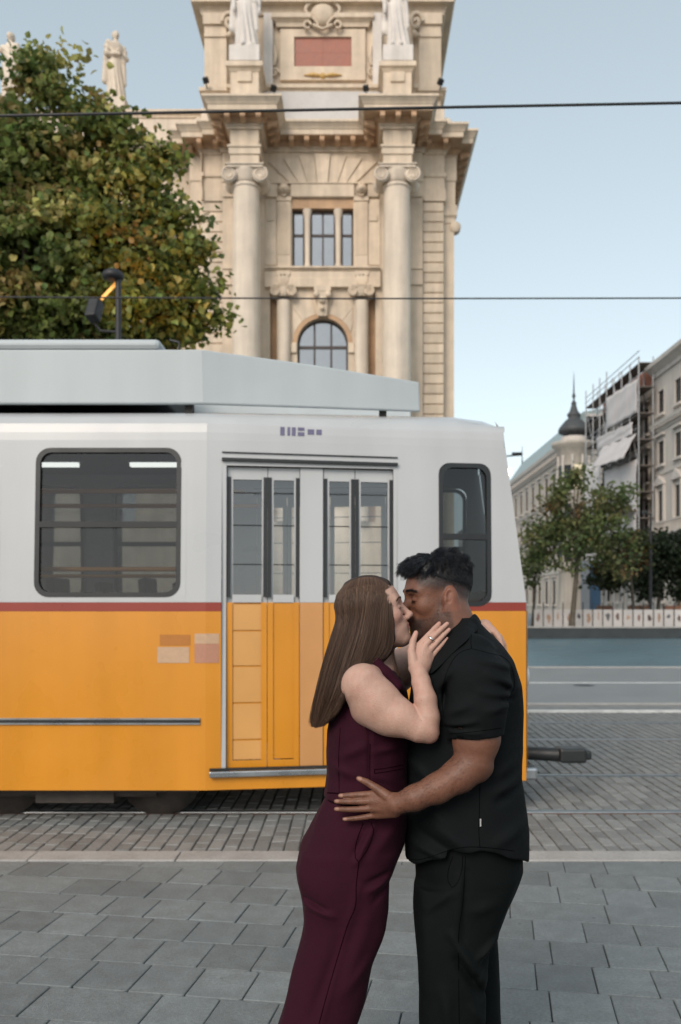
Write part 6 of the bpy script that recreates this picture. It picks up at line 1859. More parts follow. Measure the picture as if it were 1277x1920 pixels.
# right arm (far side), round her back
limb(man, [(885, 1262, 0.185, 40), (850, 1340, 0.24, 38), (815, 1405, 0.25, 33)], 0.02)
limb(man, [(815, 1405, 0.25, 33), (760, 1425, 0.235, 30), (705, 1440, 0.20, 20)], 0.02)
limb(man, [(705, 1440, 0.20, 19), (680, 1445, 0.185, 17)], 0.02)
for k in range(4): limb(man, [(682, 1436 + k * 7, 0.186, 7), (662, 1436 + k * 8, 0.178, 5.6), (643, 1438 + k * 8, 0.165, 4.6)], 0.003)
limb(man, [(700, 1430, 0.195, 8), (682, 1418, 0.185, 5.5)], 0.003)
V, Q = sdf_mesh(man, (-0.2, 2.26, 0.85), (0.56, 2.95, 1.86), 0.0025, B=20, smooth=1)
q = (V - mT) @ mM / mS
base = np.array([0.120, 0.053, 0.033])
c = np.tile(base, (len(V), 1)) * (1 + 0.10 * (np.sin(V @ np.array([31., 17, 23])) * np.sin(V @ np.array([-19., 27, 13])))[:, None])
c *= (1 + 0.07 * (hash3(np.round(V / 0.009)) - 0.5) + 0.10 * (hash3(V) - 0.5))[:, None]
hd = (np.linalg.norm(q - np.array([0, 0, 0.0]), axis=1) < 0.19) & (q[:, 2] > -0.125)
# beard
bp = [(0.010, 0.016), (0.026, 0.000), (0.034, -0.024), (0.056, -0.046), (0.082, -0.045), (0.104, -0.038), (0.125, -0.052), (0.11, -0.13), (0.03, -0.115), (-0.008, -0.082), (-0.006, -0.03)]
db = inpoly(q[:, 0], q[:, 2], bp)
mask = sstep(-0.006, 0.012, db) * hd * (0.7 + 0.3 * hash3(q))
lipm = np.exp(-(((q[:, 2] + 0.0575) / 0.0085) ** 2)) * (np.abs(q[:, 1]) < 0.022) * (q[:, 0] > 0.088) * hd
chn = sstep(0.05, 0.085, q[:, 0]) * hd
c = mixc(c, (0.016, 0.012, 0.011), np.minimum(0.97, (0.58 + 0.42 * chn)) * mask * (1 - lipm)); c = mixc(c, (0.119, 0.042, 0.035), 0.8 * lipm)
# cropped sides fading into the skin
zl = 0.010 + np.where(q[:, 0] < -0.02, (q[:, 0] + 0.02) * 0.75, (q[:, 0] + 0.02) * 0.30)
fade = sstep(-0.010, 0.026, q[:, 2] - zl) * sstep(0.085, 0.066, q[:, 0]) * hd
ear = (np.abs(q[:, 1]) > 0.074) & (np.abs(q[:, 0] + 0.008) < 0.03) & (np.abs(q[:, 2]) < 0.036)
c = mixc(c, (0.011, 0.011, 0.012), 0.97 * fade * (0.72 + 0.28 * hash3(q, 900.)) * (~ear))
# eyelid and socket tone, ears and nose redder, nails, knuckles
lid = np.exp(-(((q[:, 0] - 0.085) / 0.012) ** 2 + ((np.abs(q[:, 1]) - 0.031) / 0.018) ** 2 + ((q[:, 2] - 0.006) / 0.010) ** 2)) * hd
c = mixc(c, (0.091, 0.036, 0.024), 0.2 * lid)
lash = np.exp(-((q[:, 2] - 0.0030) / 0.0016) ** 2) * (np.abs(np.abs(q[:, 1]) - 0.031) < 0.0155) * (q[:, 0] > 0.076) * hd
c = mixc(c, (0.012, 0.008, 0.007), 0.6 * lash)
c = mixc(c, (0.05, 0.02, 0.014), 0.85 * np.exp(-(((q[:, 0] + 0.003) / 0.007) ** 2 + ((q[:, 2] - 0.001) / 0.015) ** 2)) * (np.abs(q[:, 1]) > 0.062) * (np.abs(q[:, 1]) < 0.083) * hd)  # shade of the ear hollow, painted into the skin colour
bw = np.exp(-((q[:, 2] - 0.033 - 0.004 * np.sin((np.abs(q[:, 1]) - 0.01) * 57)) / 0.0032) ** 2) * sstep(0.006, 0.012, np.abs(q[:, 1])) * sstep(0.056, 0.046, np.abs(q[:, 1])) * (q[:, 0] > 0.06) * hd
c = mixc(c, (0.012, 0.010, 0.010), 0.45 * bw * (0.7 + 0.3 * hash3(q)))
c = mixc(c, (0.177, 0.068, 0.042), 0.5 * ear * hd)
for f_ in MF:
    tip = W(f_[-1][0], f_[-1][1], f_[-1][2]); prv = W(f_[-2][0], f_[-2][1], f_[-2][2]); r_ = rp(f_[-1][3])
    nc = tip + (prv - tip) * 0.10 + np.array([0, -1, 0.25]) * r_ * 0.95
    c = mixc(c, (0.252, 0.140, 0.105), 0.85 * sstep(1.05, 0.6, np.linalg.norm((V - nc) / np.array([r_ * 1.1, r_ * 0.9, r_ * 0.9]), axis=1)))
    for j in (1, 2):
        kn = W(*f_[j][:3]) + np.array([0, -1, 0]) * rp(f_[j][3]); c = mixc(c, base * 0.45, 0.45 * np.exp(-(np.linalg.norm(V - kn, axis=1) / 0.0085) ** 2))
el = W(915, 1450, -0.25); c = mixc(c, base * 0.55, 0.5 * np.exp(-(np.linalg.norm(V - el, axis=1) / 0.03) ** 2))
person_m = npmesh('person', V, Q, 'skin_dark', True, None, {'tint': c * 1.36})
tag(person_m, 'bearded person in black polo shirt and black trousers kissing, hand on the maroon suit', 'person', 'couple kissing before the tram')
print('man', len(V), round(time.time() - T0, 1))

# shirt
SH = [(1160, 858, 893, 0.055), (1180, 836, 910, 0.085), (1205, 806, 936, 0.150), (1235, 786, 958, 0.198), (1280, 772, 972, 0.214), (1330, 766, 976, 0.214), (1400, 763, 977, 0.206), (1450, 762, 973, 0.202), (1500, 761, 980, 0.208), (1550, 761, 988, 0.214), (1600, 762, 987, 0.216), (1640, 763, 983, 0.216)]
shirt = [('u', body_loft(SH), 0.0)]
hem = [(750, 1617, 0), (766, 1620, -.07), (786, 1621, -.13), (815, 1613, -.18), (850, 1601, -.21), (885, 1597, -.215), (930, 1600, -.20), (965, 1605, -.13), (990, 1608, 0)]
hx = np.array([W(*a)[0] for a in hem]); hz = np.array([W(*a)[2] for a in hem])
shirt.append(('i', lambda p: (np.interp(p[:, 0], hx, hz) - p[:, 2]).astype(np.float32), 0.004))
slv = [(886, 1232, -0.150, 46), (893, 1275, -0.190, 62), (893, 1330, -0.212, 56), (893, 1392, -0.217, 48.5)]
sl_f = limb_f(slv); in_f = limb_f([(893, 1345, -0.214, 47), (893, 1400, -0.217, 45)])
a_, b_ = W(845, 1385, -0.21), W(942, 1374, -0.21)
nz = nrmz(np.cross(b_ - a_, np.array([0, 1, 0]))); nz = nz if nz[2] < 0 else -nz
cutp = half(nz, float(nz @ a_))
shirt.append(('u', lambda p: smax(smax(sl_f(p), cutp(p), 0.003), -in_f(p), 0.002), 0.022))
sl2 = limb_f([(882, 1232, 0.150, 46), (886, 1275, 0.190, 58), (862, 1318, 0.222, 54), (842, 1352, 0.236, 47)])
shirt.append(('u', sl2, 0.022))
shirt.append(('d', folds_f([((968, 1290), (905, 1258), 0.006, 9), ((962, 1300), (890, 1288), 0.005, 8), ((955, 1296), (925, 1275), -0.005, 5), ((952, 1310), (905, 1322), 0.005, 8), ((958, 1308), (930, 1306), -0.007, 5),
      ((832, 1352), (880, 1340), 0.004, 6), ((838, 1362), (890, 1362), 0.003, 5), ((830, 1330), (870, 1310), 0.003, 7), ((832, 1357), (860, 1352), -0.003, 4),
      ((880, 1230), (955, 1250), 0.004, 6), ((835, 1270), (830, 1330), -0.006, 7), ((960, 1262), (962, 1300), -0.005, 7),
      ((975, 1462), (925, 1480), 0.005, 10), ((978, 1478), (930, 1500), -0.004, 8), ((800, 1535), (880, 1585), 0.005, 12), ((790, 1560), (860, 1598), -0.004, 9), ((780, 1500), (850, 1545), 0.004, 12), ((985, 1545), (920, 1575), 0.004, 12),
      ((975, 1420), (930, 1450), 0.003, 10), ((770, 1430), (800, 1460), 0.004, 10), ((850, 1230), (815, 1290), 0.004, 8), ((775, 1585), (830, 1600), 0.004, 8)]), 0))
shirt.append(('d', cloth_noise(0.0024, 30, 5), 0))
V, Q = sdf_mesh(shirt, (0.10, 2.26, 0.84), (0.56, 2.96, 1.64), 0.0042, B=18, smooth=1)
so = npmesh('polo_shirt', V, Q, 'cloth_black', True, person_m)
st = bvh(so)
for pts in ([(885, 1182), (883, 1200), (884, 1216)], [(884, 1216), (862, 1224), (845, 1245), (832, 1280), (829, 1315), (832, 1345)], [(884, 1216), (915, 1224), (945, 1233), (960, 1252), (965, 1285), (958, 1302)],
            [(843, 1376), (870, 1374), (905, 1370), (941, 1365)], [(770, 1611), (786, 1612), (815, 1604), (850, 1592), (885, 1588), (930, 1591), (965, 1596)], [(900, 1470), (899, 1520), (898, 1560), (900, 1590)]):
    seam(so, st, pts, 0.0008, 'seam_black', lift=0.0002)
# collar: folded band round the neck, its flap lying on the shirt
def shirt_w(u, v):
    """how far towards the camera the shirt reaches at pixel (u, v)"""
    h = st.ray_cast(Vector(W(u, v, -0.6)), (Vector(W(u, v, 0.3)) - Vector(W(u, v, -0.6))).normalized())
    return (h[0].y - DP) if h[0] is not None else -0.05
up_ = [(889, 1149, 0.0), (882, 1156, -.036), (864, 1168, -.064), (841, 1186, -.072), (818, 1212, -.064), (800, 1236, -.042), (791, 1250, 0.0)]
lw_ = [(903, 1168, 0.0), (898, 1179, -.055), (881, 1196, None), (856, 1219, None), (829, 1246, None), (806, 1266, None), (792, 1276, 0.0)]
lw_ = [(a[0], a[1], min(shirt_w(a[0], a[1]), -.06) - 0.006 if a[2] is None else a[2]) for a in lw_]
inn = [(a[0] - 4, a[1] + 9, a[2] * 0.88) for a in up_]
mid1 = [((a[0] * .72 + b[0] * .28) + 2, (a[1] * .72 + b[1] * .28), (a[2] * .72 + b[2] * .28) - 0.010 * (a[2] < 0)) for a, b in zip(up_, lw_)]
mid2 = [((a[0] * .35 + b[0] * .65) + 1, (a[1] * .35 + b[1] * .65), (a[2] * .35 + b[2] * .65) - 0.010 * (a[2] < 0)) for a, b in zip(up_, lw_)]
rows = []
for r_ in (inn, up_, mid1, mid2, lw_):
    c_ = catmull(np.array(r_, float), 25); c_[0, 2] = c_[-1, 2] = 0.0
    far = c_[1:-1][::-1] * np.array([1, 1, -1])
    rows.append([tuple(W(*p)) for p in np.vstack([c_, far])])
N = len(rows[0]); cm = MB()
cm.add([p for r_ in rows for p in r_], [(i * N + k, i * N + (k + 1) % N, (i + 1) * N + (k + 1) % N, (i + 1) * N + k) for i in range(len(rows) - 1) for k in range(N)], 0, True)
co = cm.build('collar', 'cloth_black'); co.parent = so; md = co.modifiers.new('s', 'SOLIDIFY'); md.thickness = 0.0035; md.offset = 0
sb = co.modifiers.new('sub', 'SUBSURF'); sb.levels = 1; sb.render_levels = 1
tgx = W(901.5, 1543, -0.215)
h_ = st.ray_cast(Vector(W(901.5, 1543, -0.6)), (Vector(W(901.5, 1543, 0.3)) - Vector(W(901.5, 1543, -0.6))).normalized())
ty = (h_[0].y if h_[0] else tgx[1]) - 0.0012
tb = MB().box(tgx[0] - 0.0028, tgx[0] + 0.0028, ty - 0.0008, ty, tgx[2] - 0.0115, tgx[2] + 0.0115).build('label_tag', 'seam_black'); tb.parent = so
lt = MB()
for k in range(8): lt.box(tgx[0] - 0.0019, tgx[0] + 0.0019, ty - 0.0013, ty - 0.0009, tgx[2] - 0.0102 + k * 0.0026, tgx[2] - 0.0086 + k * 0.0026)
lo2 = lt.build('tag_lettering', 'tag_white'); lo2.parent = so
# trousers and shoes
tr = [('u', body_loft([(1560, 775, 975, 0.185), (1600, 778, 978, 0.188), (1625, 779.5, 977, 0.19), (1650, 780.5, 967, 0.188), (1690, 781, 950, 0.18), (1730, 784, 938, 0.165), (1760, 790, 924, 0.14)]), 0.0)]
tr.append(('u', body_loft([(1660, 783, 955, 0.085), (1700, 781, 943, 0.092), (1760, 783, 926, 0.095), (1800, 785, 916, 0.092), (1850, 786, 911, 0.088), (1920, 788, 910, 0.085), (2050, 796, 906, 0.082), (2165, 800, 905, 0.080)], -0.095), 0.02))
tr.append(('u', body_loft([(1660, 790, 955, 0.085), (1700, 800, 943, 0.09), (1750, 815, 930, 0.092), (1790, 826, 934, 0.09), (1850, 832, 939, 0.088), (1920, 834, 940, 0.085), (2050, 838, 936, 0.082), (2165, 840, 932, 0.080)], 0.095), 0.02))
tr.append(('d', folds_f([((845, 1745), (905, 1840), 0.009, 10), ((855, 1790), (905, 1870), -0.008, 9), ((930, 1760), (895, 1790), 0.008, 8), ((925, 1775), (890, 1830), -0.006, 8), ((860, 1640), (850, 1740), 0.004, 12), ((872, 1625), (866, 1750), -0.003, 6),
     ((790, 1680), (800, 1850), 0.004, 16), ((830, 1850), (840, 1920), 0.005, 12), ((880, 1700), (925, 1690), 0.004, 12), ((885, 1880), (905, 1920), 0.005, 9), ((800, 1700), (850, 1660), 0.004, 9)]), 0))
tr.append(('d', cloth_noise(0.003, 22, 9), 0))
V, Q = sdf_mesh(tr, (0.12, 2.36, 0.02), (0.52, 2.86, 1.02), 0.0048, B=16, smooth=1)
to = npmesh('trousers', V, Q, 'cloth_black_trouser', True, person_m)
tt_ = bvh(to)
for pts in ([(849, 1606), (841, 1630), (840, 1650), (847, 1664)], [(868, 1604), (866, 1630), (858, 1655), (848, 1664)], [(873, 1605), (868, 1690), (860, 1760), (861, 1920)]): seam(to, tt_, pts, 0.0008, 'seam_black', lift=0.0002)
for sy, ux in ((-0.095, 838), (0.095, 878)):
    b = W(ux, 2150, sy)
    sp = [('u', ell((b[0] - 0.05, b[1], 0.035), (0.15, 0.048, 0.035)), 0), ('u', ell((b[0] + 0.04, b[1], 0.05), (0.06, 0.042, 0.05)), 0.03), ('u', ell((b[0] - 0.06, b[1], 0.018), (0.145, 0.052, 0.02)), 0.01), ('i', half((0, 0, -1), -0.002), 0.004)]
    V, Q = sdf_mesh(sp, (b[0] - 0.25, b[1] - 0.1, -0.02), (b[0] + 0.16, b[1] + 0.1, 0.13), 0.006, B=12)
    npmesh('shoe', V, Q, 'shoe_black', True, person_m)
print('man clothes', round(time.time() - T0, 1))
# hair: dark mass + curls
L2 = lambda f: xf(f, mM, mS, mT)
hp = [('u', L2(ell((-0.010, 0, 0.049), (0.092, 0.0748, 0.081))), 0), ('u', L2(ell((0.048, 0, 0.098), (0.040, 0.052, 0.028))), 0.03),
      ('u', L2(ell((-0.026, 0, 0.073), (0.064, 0.066, 0.057))), 0.02)]
hp.append(('i', L2(lambda p: (0.050 + 0.36 * p[:, 0] + np.where(p[:, 0] > 0.05, 0.10 * (p[:, 0] - 0.05) * 6, 0) - p[:, 2]).astype(np.float32)), 0.012))
def curl_d(p):
    q_ = (p - mT) @ mM / mS
    tp_ = sstep(0.05, 0.10, q_[:, 2])
    return (tp_ * 0.0035 * np.sin(q_[:, 0] * 170 + 4 * np.sin(q_[:, 2] * 60)) * np.sin(q_[:, 1] * 120 + q_[:, 2] * 90) + tp_ * 0.002 * np.sin(q_ @ np.array([240., 160, 200]))).astype(np.float32)
hp.append(('d', curl_d, 0))
lo_b = mT + np.array([-0.17, -0.13, -0.02]); hi_b = mT + np.array([0.17, 0.13, 0.20])
V, Q = sdf_mesh(hp, lo_b, hi_b, 0.003, B=16, smooth=1)
ho = npmesh('hair', V, Q, 'hair_black', True, person_m, {'tint': np.tile([0.008, 0.0085, 0.0095], (len(V), 1))})
rg = np.random.default_rng(4)
nS = 11000
idx = rg.integers(0, len(V), nS * 2)
rootw = V[idx]; ql = (rootw - mT) @ mM / mS
nr = ql - np.array([-0.015, 0, 0.03]); nr /= np.linalg.norm(nr, axis=1)[:, None]
keep = (ql[:, 2] > 0.02 + 0.2 * ql[:, 0])
ql, nr = ql[keep][:nS], nr[keep][:nS]
n = len(ql)
top = sstep(0.06, 0.12, ql[:, 2]); fr_ = sstep(-0.02, 0.08, ql[:, 0])
ln = 0.011 + 0.015 * top + 0.014 * fr_ * top + rg.uniform(0, 0.006, n)
K = 9; tt = np.linspace(0, 1, K)
flow = np.stack([0.9 * fr_ + 0.15 - 0.55 * (1 - fr_), ql[:, 1] * 3.0, -0.35 * np.ones(n)], 1)
# strands run with the combed direction; on the cropped back they point down
flow[:, 2] -= 0.9 * (1 - top)
tang = flow - nr * (flow * nr).sum(1)[:, None]; tang /= np.linalg.norm(tang, axis=1)[:, None]
bi = np.cross(nr, tang)
cell = np.floor(ql / 0.013).astype(int); cid_ = (cell @ np.array([73, 179, 283])) % 997
lk_ = np.random.default_rng(3); cph = lk_.uniform(0, 6.28, 997)[cid_]; cdir = lk_.normal(0, 0.5, 997)[cid_]; cln = lk_.uniform(0.75, 1.35, 997)[cid_]
ph = cph + rg.normal(0, 0.35, n); fq = 4.6 + rg.normal(0, 0.5, n); ln = ln * (1 + (cln - 1) * top)
am = 0.0060 * (0.08 + top) * rg.uniform(0.8, 1.2, n)
tang = tang + bi * (cdir * top)[:, None]; tang /= np.linalg.norm(tang, axis=1)[:, None]
pts = np.zeros((n, K, 3))
for k, t_ in enumerate(tt):
    lift = np.sin(t_ * math.pi * 0.62) * (0.07 + 0.27 * top)
    pts[:, k] = ql - nr * 0.003 + nr * (ln * lift)[:, None] + tang * (ln * t_ * 0.95)[:, None] + bi * (am * np.sin(fq * t_ + ph) * t_)[:, None] + nr * (am * 0.8 * np.cos(fq * t_ + ph) * t_)[:, None]
# forelock curls that stand out over the brow
nF = 260
fl = np.zeros((nF, K, 3)); r0 = np.stack([rg.uniform(0.062, 0.086, nF), rg.uniform(-0.045, 0.045, nF), rg.uniform(0.088, 0.116, nF)], 1)
rr_ = rg.uniform(0.008, 0.016, nF); grp = rg.integers(0, 7, nF); off = rg.normal(size=(nF, 3)) * 0.0022
gy = np.linspace(-0.05, 0.05, 7)
for k, t_ in enumerate(tt):
    a = t_ * 4.2
    fl[:, k] = r0 * np.array([1, 0.4, 1]) + np.stack([rr_ * 1.3 * np.sin(a * 0.75) + 0.012 * t_, gy[grp] * 0.7 * t_ + r0[:, 1] * 0.6 * (1 - t_), rr_ * (1 - np.cos(a)) * 0.55 - 0.020 * t_], 1) + off * t_
pts = np.concatenate([pts, fl]); n = len(pts)
pw = (pts * mS) @ mM.T + mT
colr = np.array([0.011, 0.0125, 0.016]) * rg.uniform(0.5, 2.4, (n, 1))
strands('hair_curls', pw, np.full(n, 0.00052) * rg.uniform(0.7, 1.4, n), 'hair_black', colr, person_m)
# eyebrows, lashes, stubble
def brow(M, s, t, col, parent, m, thick, tree, n=150, seed=1, z0=0.036, dens=0.0005, arch=0.004):
    rg = np.random.default_rng(seed)
    for sd in (-1, 1):
        u = rg.uniform(0, 1, n)
        x = 0.0985 - 0.020 * u - 0.012 * u * u; y = sd * (0.010 + 0.042 * u); z = z0 + arch * np.sin(u * 2.4) - 0.006 * u * u + rg.normal(0, thick, n)
        fw = Vector(M[:, 0])
        for i in range(n):
            o_ = (np.array([0.2, y[i], z[i]]) * s) @ M.T + t
            h = tree.ray_cast(Vector(o_), -fw)
            if h[0] is not None: x[i] = 0.2 - h[3] / s + 0.0004
        k = 5; P_ = np.zeros((n, k, 3))
        for j in range(k):
            q_ = j / (k - 1)
            P_[:, j] = np.stack([x + 0.0016 * math.sin(q_ * 3) - (0.0012 + 0.006 * u) * q_, y + sd * 0.0075 * q_, z + 0.0026 * q_ * (1 - 1.3 * u)], 1)
        pw = (P_ * s) @ M.T + t
        strands('eyebrow', pw, np.full(len(P_), dens), m, np.tile(col, (len(P_), 1)) * rg.uniform(0.7, 1.3, (len(P_), 1)), parent)
def lashes(M, s, t, col, parent, m, n=34, ln=0.006):
    for sd in (-1, 1):
        P_ = []
        for i in range(n):
            a = -0.75 + 1.5 * i / (n - 1)
            p0 = np.array([0.0750 + 0.0145 * math.cos(a), sd * 0.031 + 0.0165 * math.sin(a), 0.0042 - 0.001 * math.cos(a)])
            d = np.array([math.cos(a * 1.2), math.sin(a * 1.4), -0.55])
            P_.append([p0 + d * ln * q_ + np.array([0, 0, 0.0025 * q_ * q_]) for q_ in np.linspace(0, 1, 4)])
        P_ = np.array(P_); pw = (P_ * s) @ M.T + t
        strands('eyelashes', pw, np.full(len(P_), 0.00045), m, np.tile(col, (len(P_), 1)), parent)
bt_m = bvh(person_m)
brow(mM, mS, mT, (0.010, 0.009, 0.009), person_m, 'hair_black', 0.0017, bt_m, 200, 2, 0.0330)
lashes(mM, mS, mT, (0.006, 0.006, 0.006), person_m, 'hair_black')
# stubble hairs on jaw and lip
pv = np.array([v.co for v in person_m.data.vertices]); nv = np.array([v.normal for v in person_m.data.vertices])
sel = np.where((db > 0.004) & hd)[0]
sel = np.random.default_rng(8).choice(sel, min(4200, len(sel)), replace=True)
rg = np.random.default_rng(9)
p0 = pv[sel] + rg.normal(0, 0.0011, (len(sel), 3)); dr = nv[sel] * 0.6 + np.array([0.1, 0, -0.6]) + rg.normal(0, 0.25, (len(sel), 3)); dr /= np.linalg.norm(dr, axis=1)[:, None]
ln = rg.uniform(0.0018, 0.0042, len(sel))
P_ = np.stack([p0 + dr * (ln * q_)[:, None] for q_ in (0, 0.5, 1.0)], 1)
strands('beard_stubble', P_, np.full(len(sel), 0.00028), 'hair_black', np.tile((0.010, 0.008, 0.008), (len(sel), 1)), person_m)
fa, fb = W(880, 1436, -0.228), W(745, 1507, -0.226); ax = fb - fa
tl = (pv - fa) @ ax / (ax @ ax); near_ = np.linalg.norm(pv - fa - tl[:, None] * ax, axis=1) < 0.06
sel = np.where((tl > 0.02) & (tl < 1.0) & near_ & (pv[:, 1] < 2.5) & (nv[:, 1] < 0.3))[0]
sel = rg.choice(sel, min(1500, len(sel)), replace=True)
p0 = pv[sel]; dr = nv[sel] * 0.45 + ax / np.linalg.norm(ax) * 0.8 + np.array([0, 0, -0.35]) + rg.normal(0, 0.2, (len(sel), 3)); dr /= np.linalg.norm(dr, axis=1)[:, None]
ln = rg.uniform(0.004, 0.010, len(sel))
P_ = np.stack([p0 + dr * (ln * q_)[:, None] for q_ in (0, 0.5, 1.0)], 1)
strands('arm_hair', P_, np.full(len(sel), 0.00014), 'hair_black', np.tile((0.012, 0.009, 0.008), (len(sel), 1)), person_m)
print('man hair', round(time.time() - T0, 1))

# ---------------------------------------------------------------- woman
wM = frame((1, 0, 0), (0, 1, 0), yaw=4, pitch=-15.5, roll=0); wS = 0.915; wT = W(699, 1155.5, -0.032)
wo = head_prims(wM, wS, wT, True)
limb(wo, [(704, 1190, 0, 31), (703, 1225, 0, 31), (700, 1262, 0, 40)], 0.025)
limb(wo, [(700, 1262, 0, 36), (690, 1275, -0.10, 36)], 0.04); limb(wo, [(700, 1262, 0, 36), (692, 1275, 0.10, 36)], 0.04)
wo.append(('u', body_loft([(1256, 660, 734, 0.10), (1290, 642, 744, 0.135), (1330, 634, 750, 0.135), (1360, 640, 745, 0.12), (1390, 660, 725, 0.08)]), 0.03))
# right arm (towards the camera), hand at his jaw
limb(wo, [(681, 1285, -0.165, 41.5), (711, 1315, -0.18, 37.5), (748, 1345, -0.195, 33), (786, 1366, -0.205, 27)], 0.018)
limb(wo, [(800, 1368, -0.206, 24), (803, 1345, -0.205, 21.5), (798, 1312, -0.195, 21), (790, 1280, -0.168, 17.5), (785, 1256, -0.142, 16)], 0.007)
limb(wo, [(806, 1378, -0.206, 15), (800, 1370, -0.206, 18)], 0.012)
limb(wo, [(690, 1330, -0.15, 30), (720, 1345, -0.175, 30)], 0.04)
WR = [((776, 1252, -0.132), (785, 1211, -0.112)), ((782, 1251, -0.136), (797, 1210, -0.118)), ((789, 1252, -0.138), (804, 1221, -0.118)), ((796, 1254, -0.134), (809, 1231, -0.112))]
for (a, b) in WR: limb(wo, [(*a, 10.5), (*b, 7.0)], 0.010)
WF = [[(785, 1211, -0.112, 6.6), (803, 1191, -0.110, 5.6), (815, 1178, -0.105, 5.1), (823.5, 1169, -0.098, 4.4)],
      [(797, 1210, -0.118, 6.6), (815, 1191.5, -0.115, 5.6), (829, 1178, -0.108, 5.1), (838.5, 1169.5, -0.100, 4.4)],
      [(804, 1221, -0.118, 6.3), (820, 1203.5, -0.115, 5.4), (833, 1189.5, -0.108, 4.9), (842, 1180.5, -0.101, 4.2)],
      [(809, 1231, -0.112, 5.8), (821, 1217.5, -0.112, 4.8), (830.5, 1206.5, -0.107, 4.4), (838.5, 1197.5, -0.101, 3.9)],
      [(776, 1243, -0.136, 11), (771.5, 1222, -0.128, 8.6), (774, 1203, -0.120, 6.8), (780, 1186.5, -0.110, 5.0)]]
WF = [[(a[0], a[1], a[2], a[3] * (0.92 if i_ else 1.0)) for i_, a in enumerate(f_)] for f_ in WF]
for f_ in WF: limb(wo, f_, 0.0014)
# left arm, over his far shoulder, hand on his back
limb(wo, [(692, 1285, 0.165, 42), (735, 1262, 0.235, 38), (785, 1236, 0.26, 32)], 0.03)
limb(wo, [(785, 1236, 0.26, 31), (840, 1208, 0.215, 26), (890, 1181, 0.125, 17)], 0.02)
limb(wo, [(890, 1180, 0.125, 15), (908, 1176, 0.09, 13), (922, 1184, 0.06, 10)], 0.012)
for f_ in ([(918, 1178, 0.065, 7), (930, 1188, 0.045, 6), (937, 1199, 0.03, 5.4), (941, 1212, 0.022, 4.6)], [(920, 1182, 0.078, 7), (936, 1194, 0.066, 6), (944, 1208, 0.058, 5.2), (947, 1222, 0.055, 4.4)],
           [(918, 1184, 0.092, 6.6), (935, 1198, 0.088, 5.6), (942, 1214, 0.082, 5), (944, 1228, 0.080, 4.2)], [(912, 1186, 0.104, 6), (926, 1202, 0.108, 5), (933, 1218, 0.104, 4.4)],
           [(900, 1176, 0.085, 8.5), (908, 1180, 0.050, 6.5), (917, 1186, 0.026, 5.2)]): limb(wo, f_, 0.002)
V, Q = sdf_mesh(wo, (-0.22, 2.30, 1.02), (0.47, 2.95, 1.75), 0.0025, B=20, smooth=1)
q = (V - wT) @ wM / wS
base = np.array([0.345, 0.212, 0.165])
c = np.tile(base, (len(V), 1)) * (1 + 0.05 * (np.sin(V @ np.array([29., 19, 21])) * np.sin(V @ np.array([-17., 25, 15])))[:, None])
mot = np.zeros(len(V))
for kk_ in np.random.default_rng(3).normal(size=(9, 3)) * 120: mot += np.sin(V @ kk_ + kk_[0])
c = c * (1 + 0.012 * mot[:, None] * np.array([0.4, 1.2, 1.3]) + 0.05 * (hash3(V) - 0.5)[:, None])
hd = (np.linalg.norm(q, axis=1) < 0.17)
c = mixc(c, (0.340, 0.160, 0.122), 0.55 * np.exp(-(((q[:, 0] - 0.066) / 0.028) ** 2 + ((np.abs(q[:, 1]) - 0.046) / 0.03) ** 2 + ((q[:, 2] + 0.022) / 0.022) ** 2)) * hd)
lipm = np.exp(-(((q[:, 2] + 0.0575) / 0.0085) ** 2)) * (np.abs(q[:, 1]) < 0.023) * (q[:, 0] > 0.084) * hd
c = mixc(c, (0.280, 0.098, 0.087), 0.85 * lipm)
lid = np.exp(-(((q[:, 0] - 0.085) / 0.012) ** 2 + ((np.abs(q[:, 1]) - 0.031) / 0.018) ** 2 + ((q[:, 2] - 0.006) / 0.010) ** 2)) * hd
c = mixc(c, (0.277, 0.145, 0.112), 0.5 * lid)
lash = np.exp(-((q[:, 2] - 0.0030) / 0.0015) ** 2) * (np.abs(np.abs(q[:, 1]) - 0.031) < 0.0155) * (q[:, 0] > 0.076) * hd
c = mixc(c, (0.07, 0.035, 0.028), 0.85 * lash)
c = mixc(c, (0.340, 0.170, 0.133), 0.4 * np.exp(-(np.linalg.norm(q - np.array([0.113, 0, -0.026]), axis=1) / 0.018) ** 2))
for f_ in WF:
    tip = W(*f_[-1][:3]); prv = W(*f_[-2][:3]); r_ = rp(f_[-1][3])
    nc = tip + (prv - tip) * 0.12 + np.array([0, -1, 0.2]) * r_ * 0.95
    c = mixc(c, (0.381, 0.204, 0.170), 0.85 * sstep(1.1, 0.55, np.linalg.norm((V - nc) / np.array([r_ * 1.0, r_ * 0.9, r_ * 1.1]), axis=1)))
    c = mixc(c, (0.354, 0.184, 0.143), 0.3 * np.exp(-(np.linalg.norm(V - tip, axis=1) / 0.012) ** 2))
el = W(815, 1380, -0.23); c = mixc(c, (0.340, 0.177, 0.136), 0.45 * np.exp(-(np.linalg.norm(V - el, axis=1) / 0.03) ** 2))
person_w = npmesh('person', V, Q, 'skin_light', True, None, {'tint': c * 1.36})
tag(person_w, 'long-haired person in sleeveless maroon suit kissing, one hand on the other\'s jaw', 'person', 'couple kissing before the tram')
person_m['group'] = person_w['group'] = 'couple kissing before the tram'
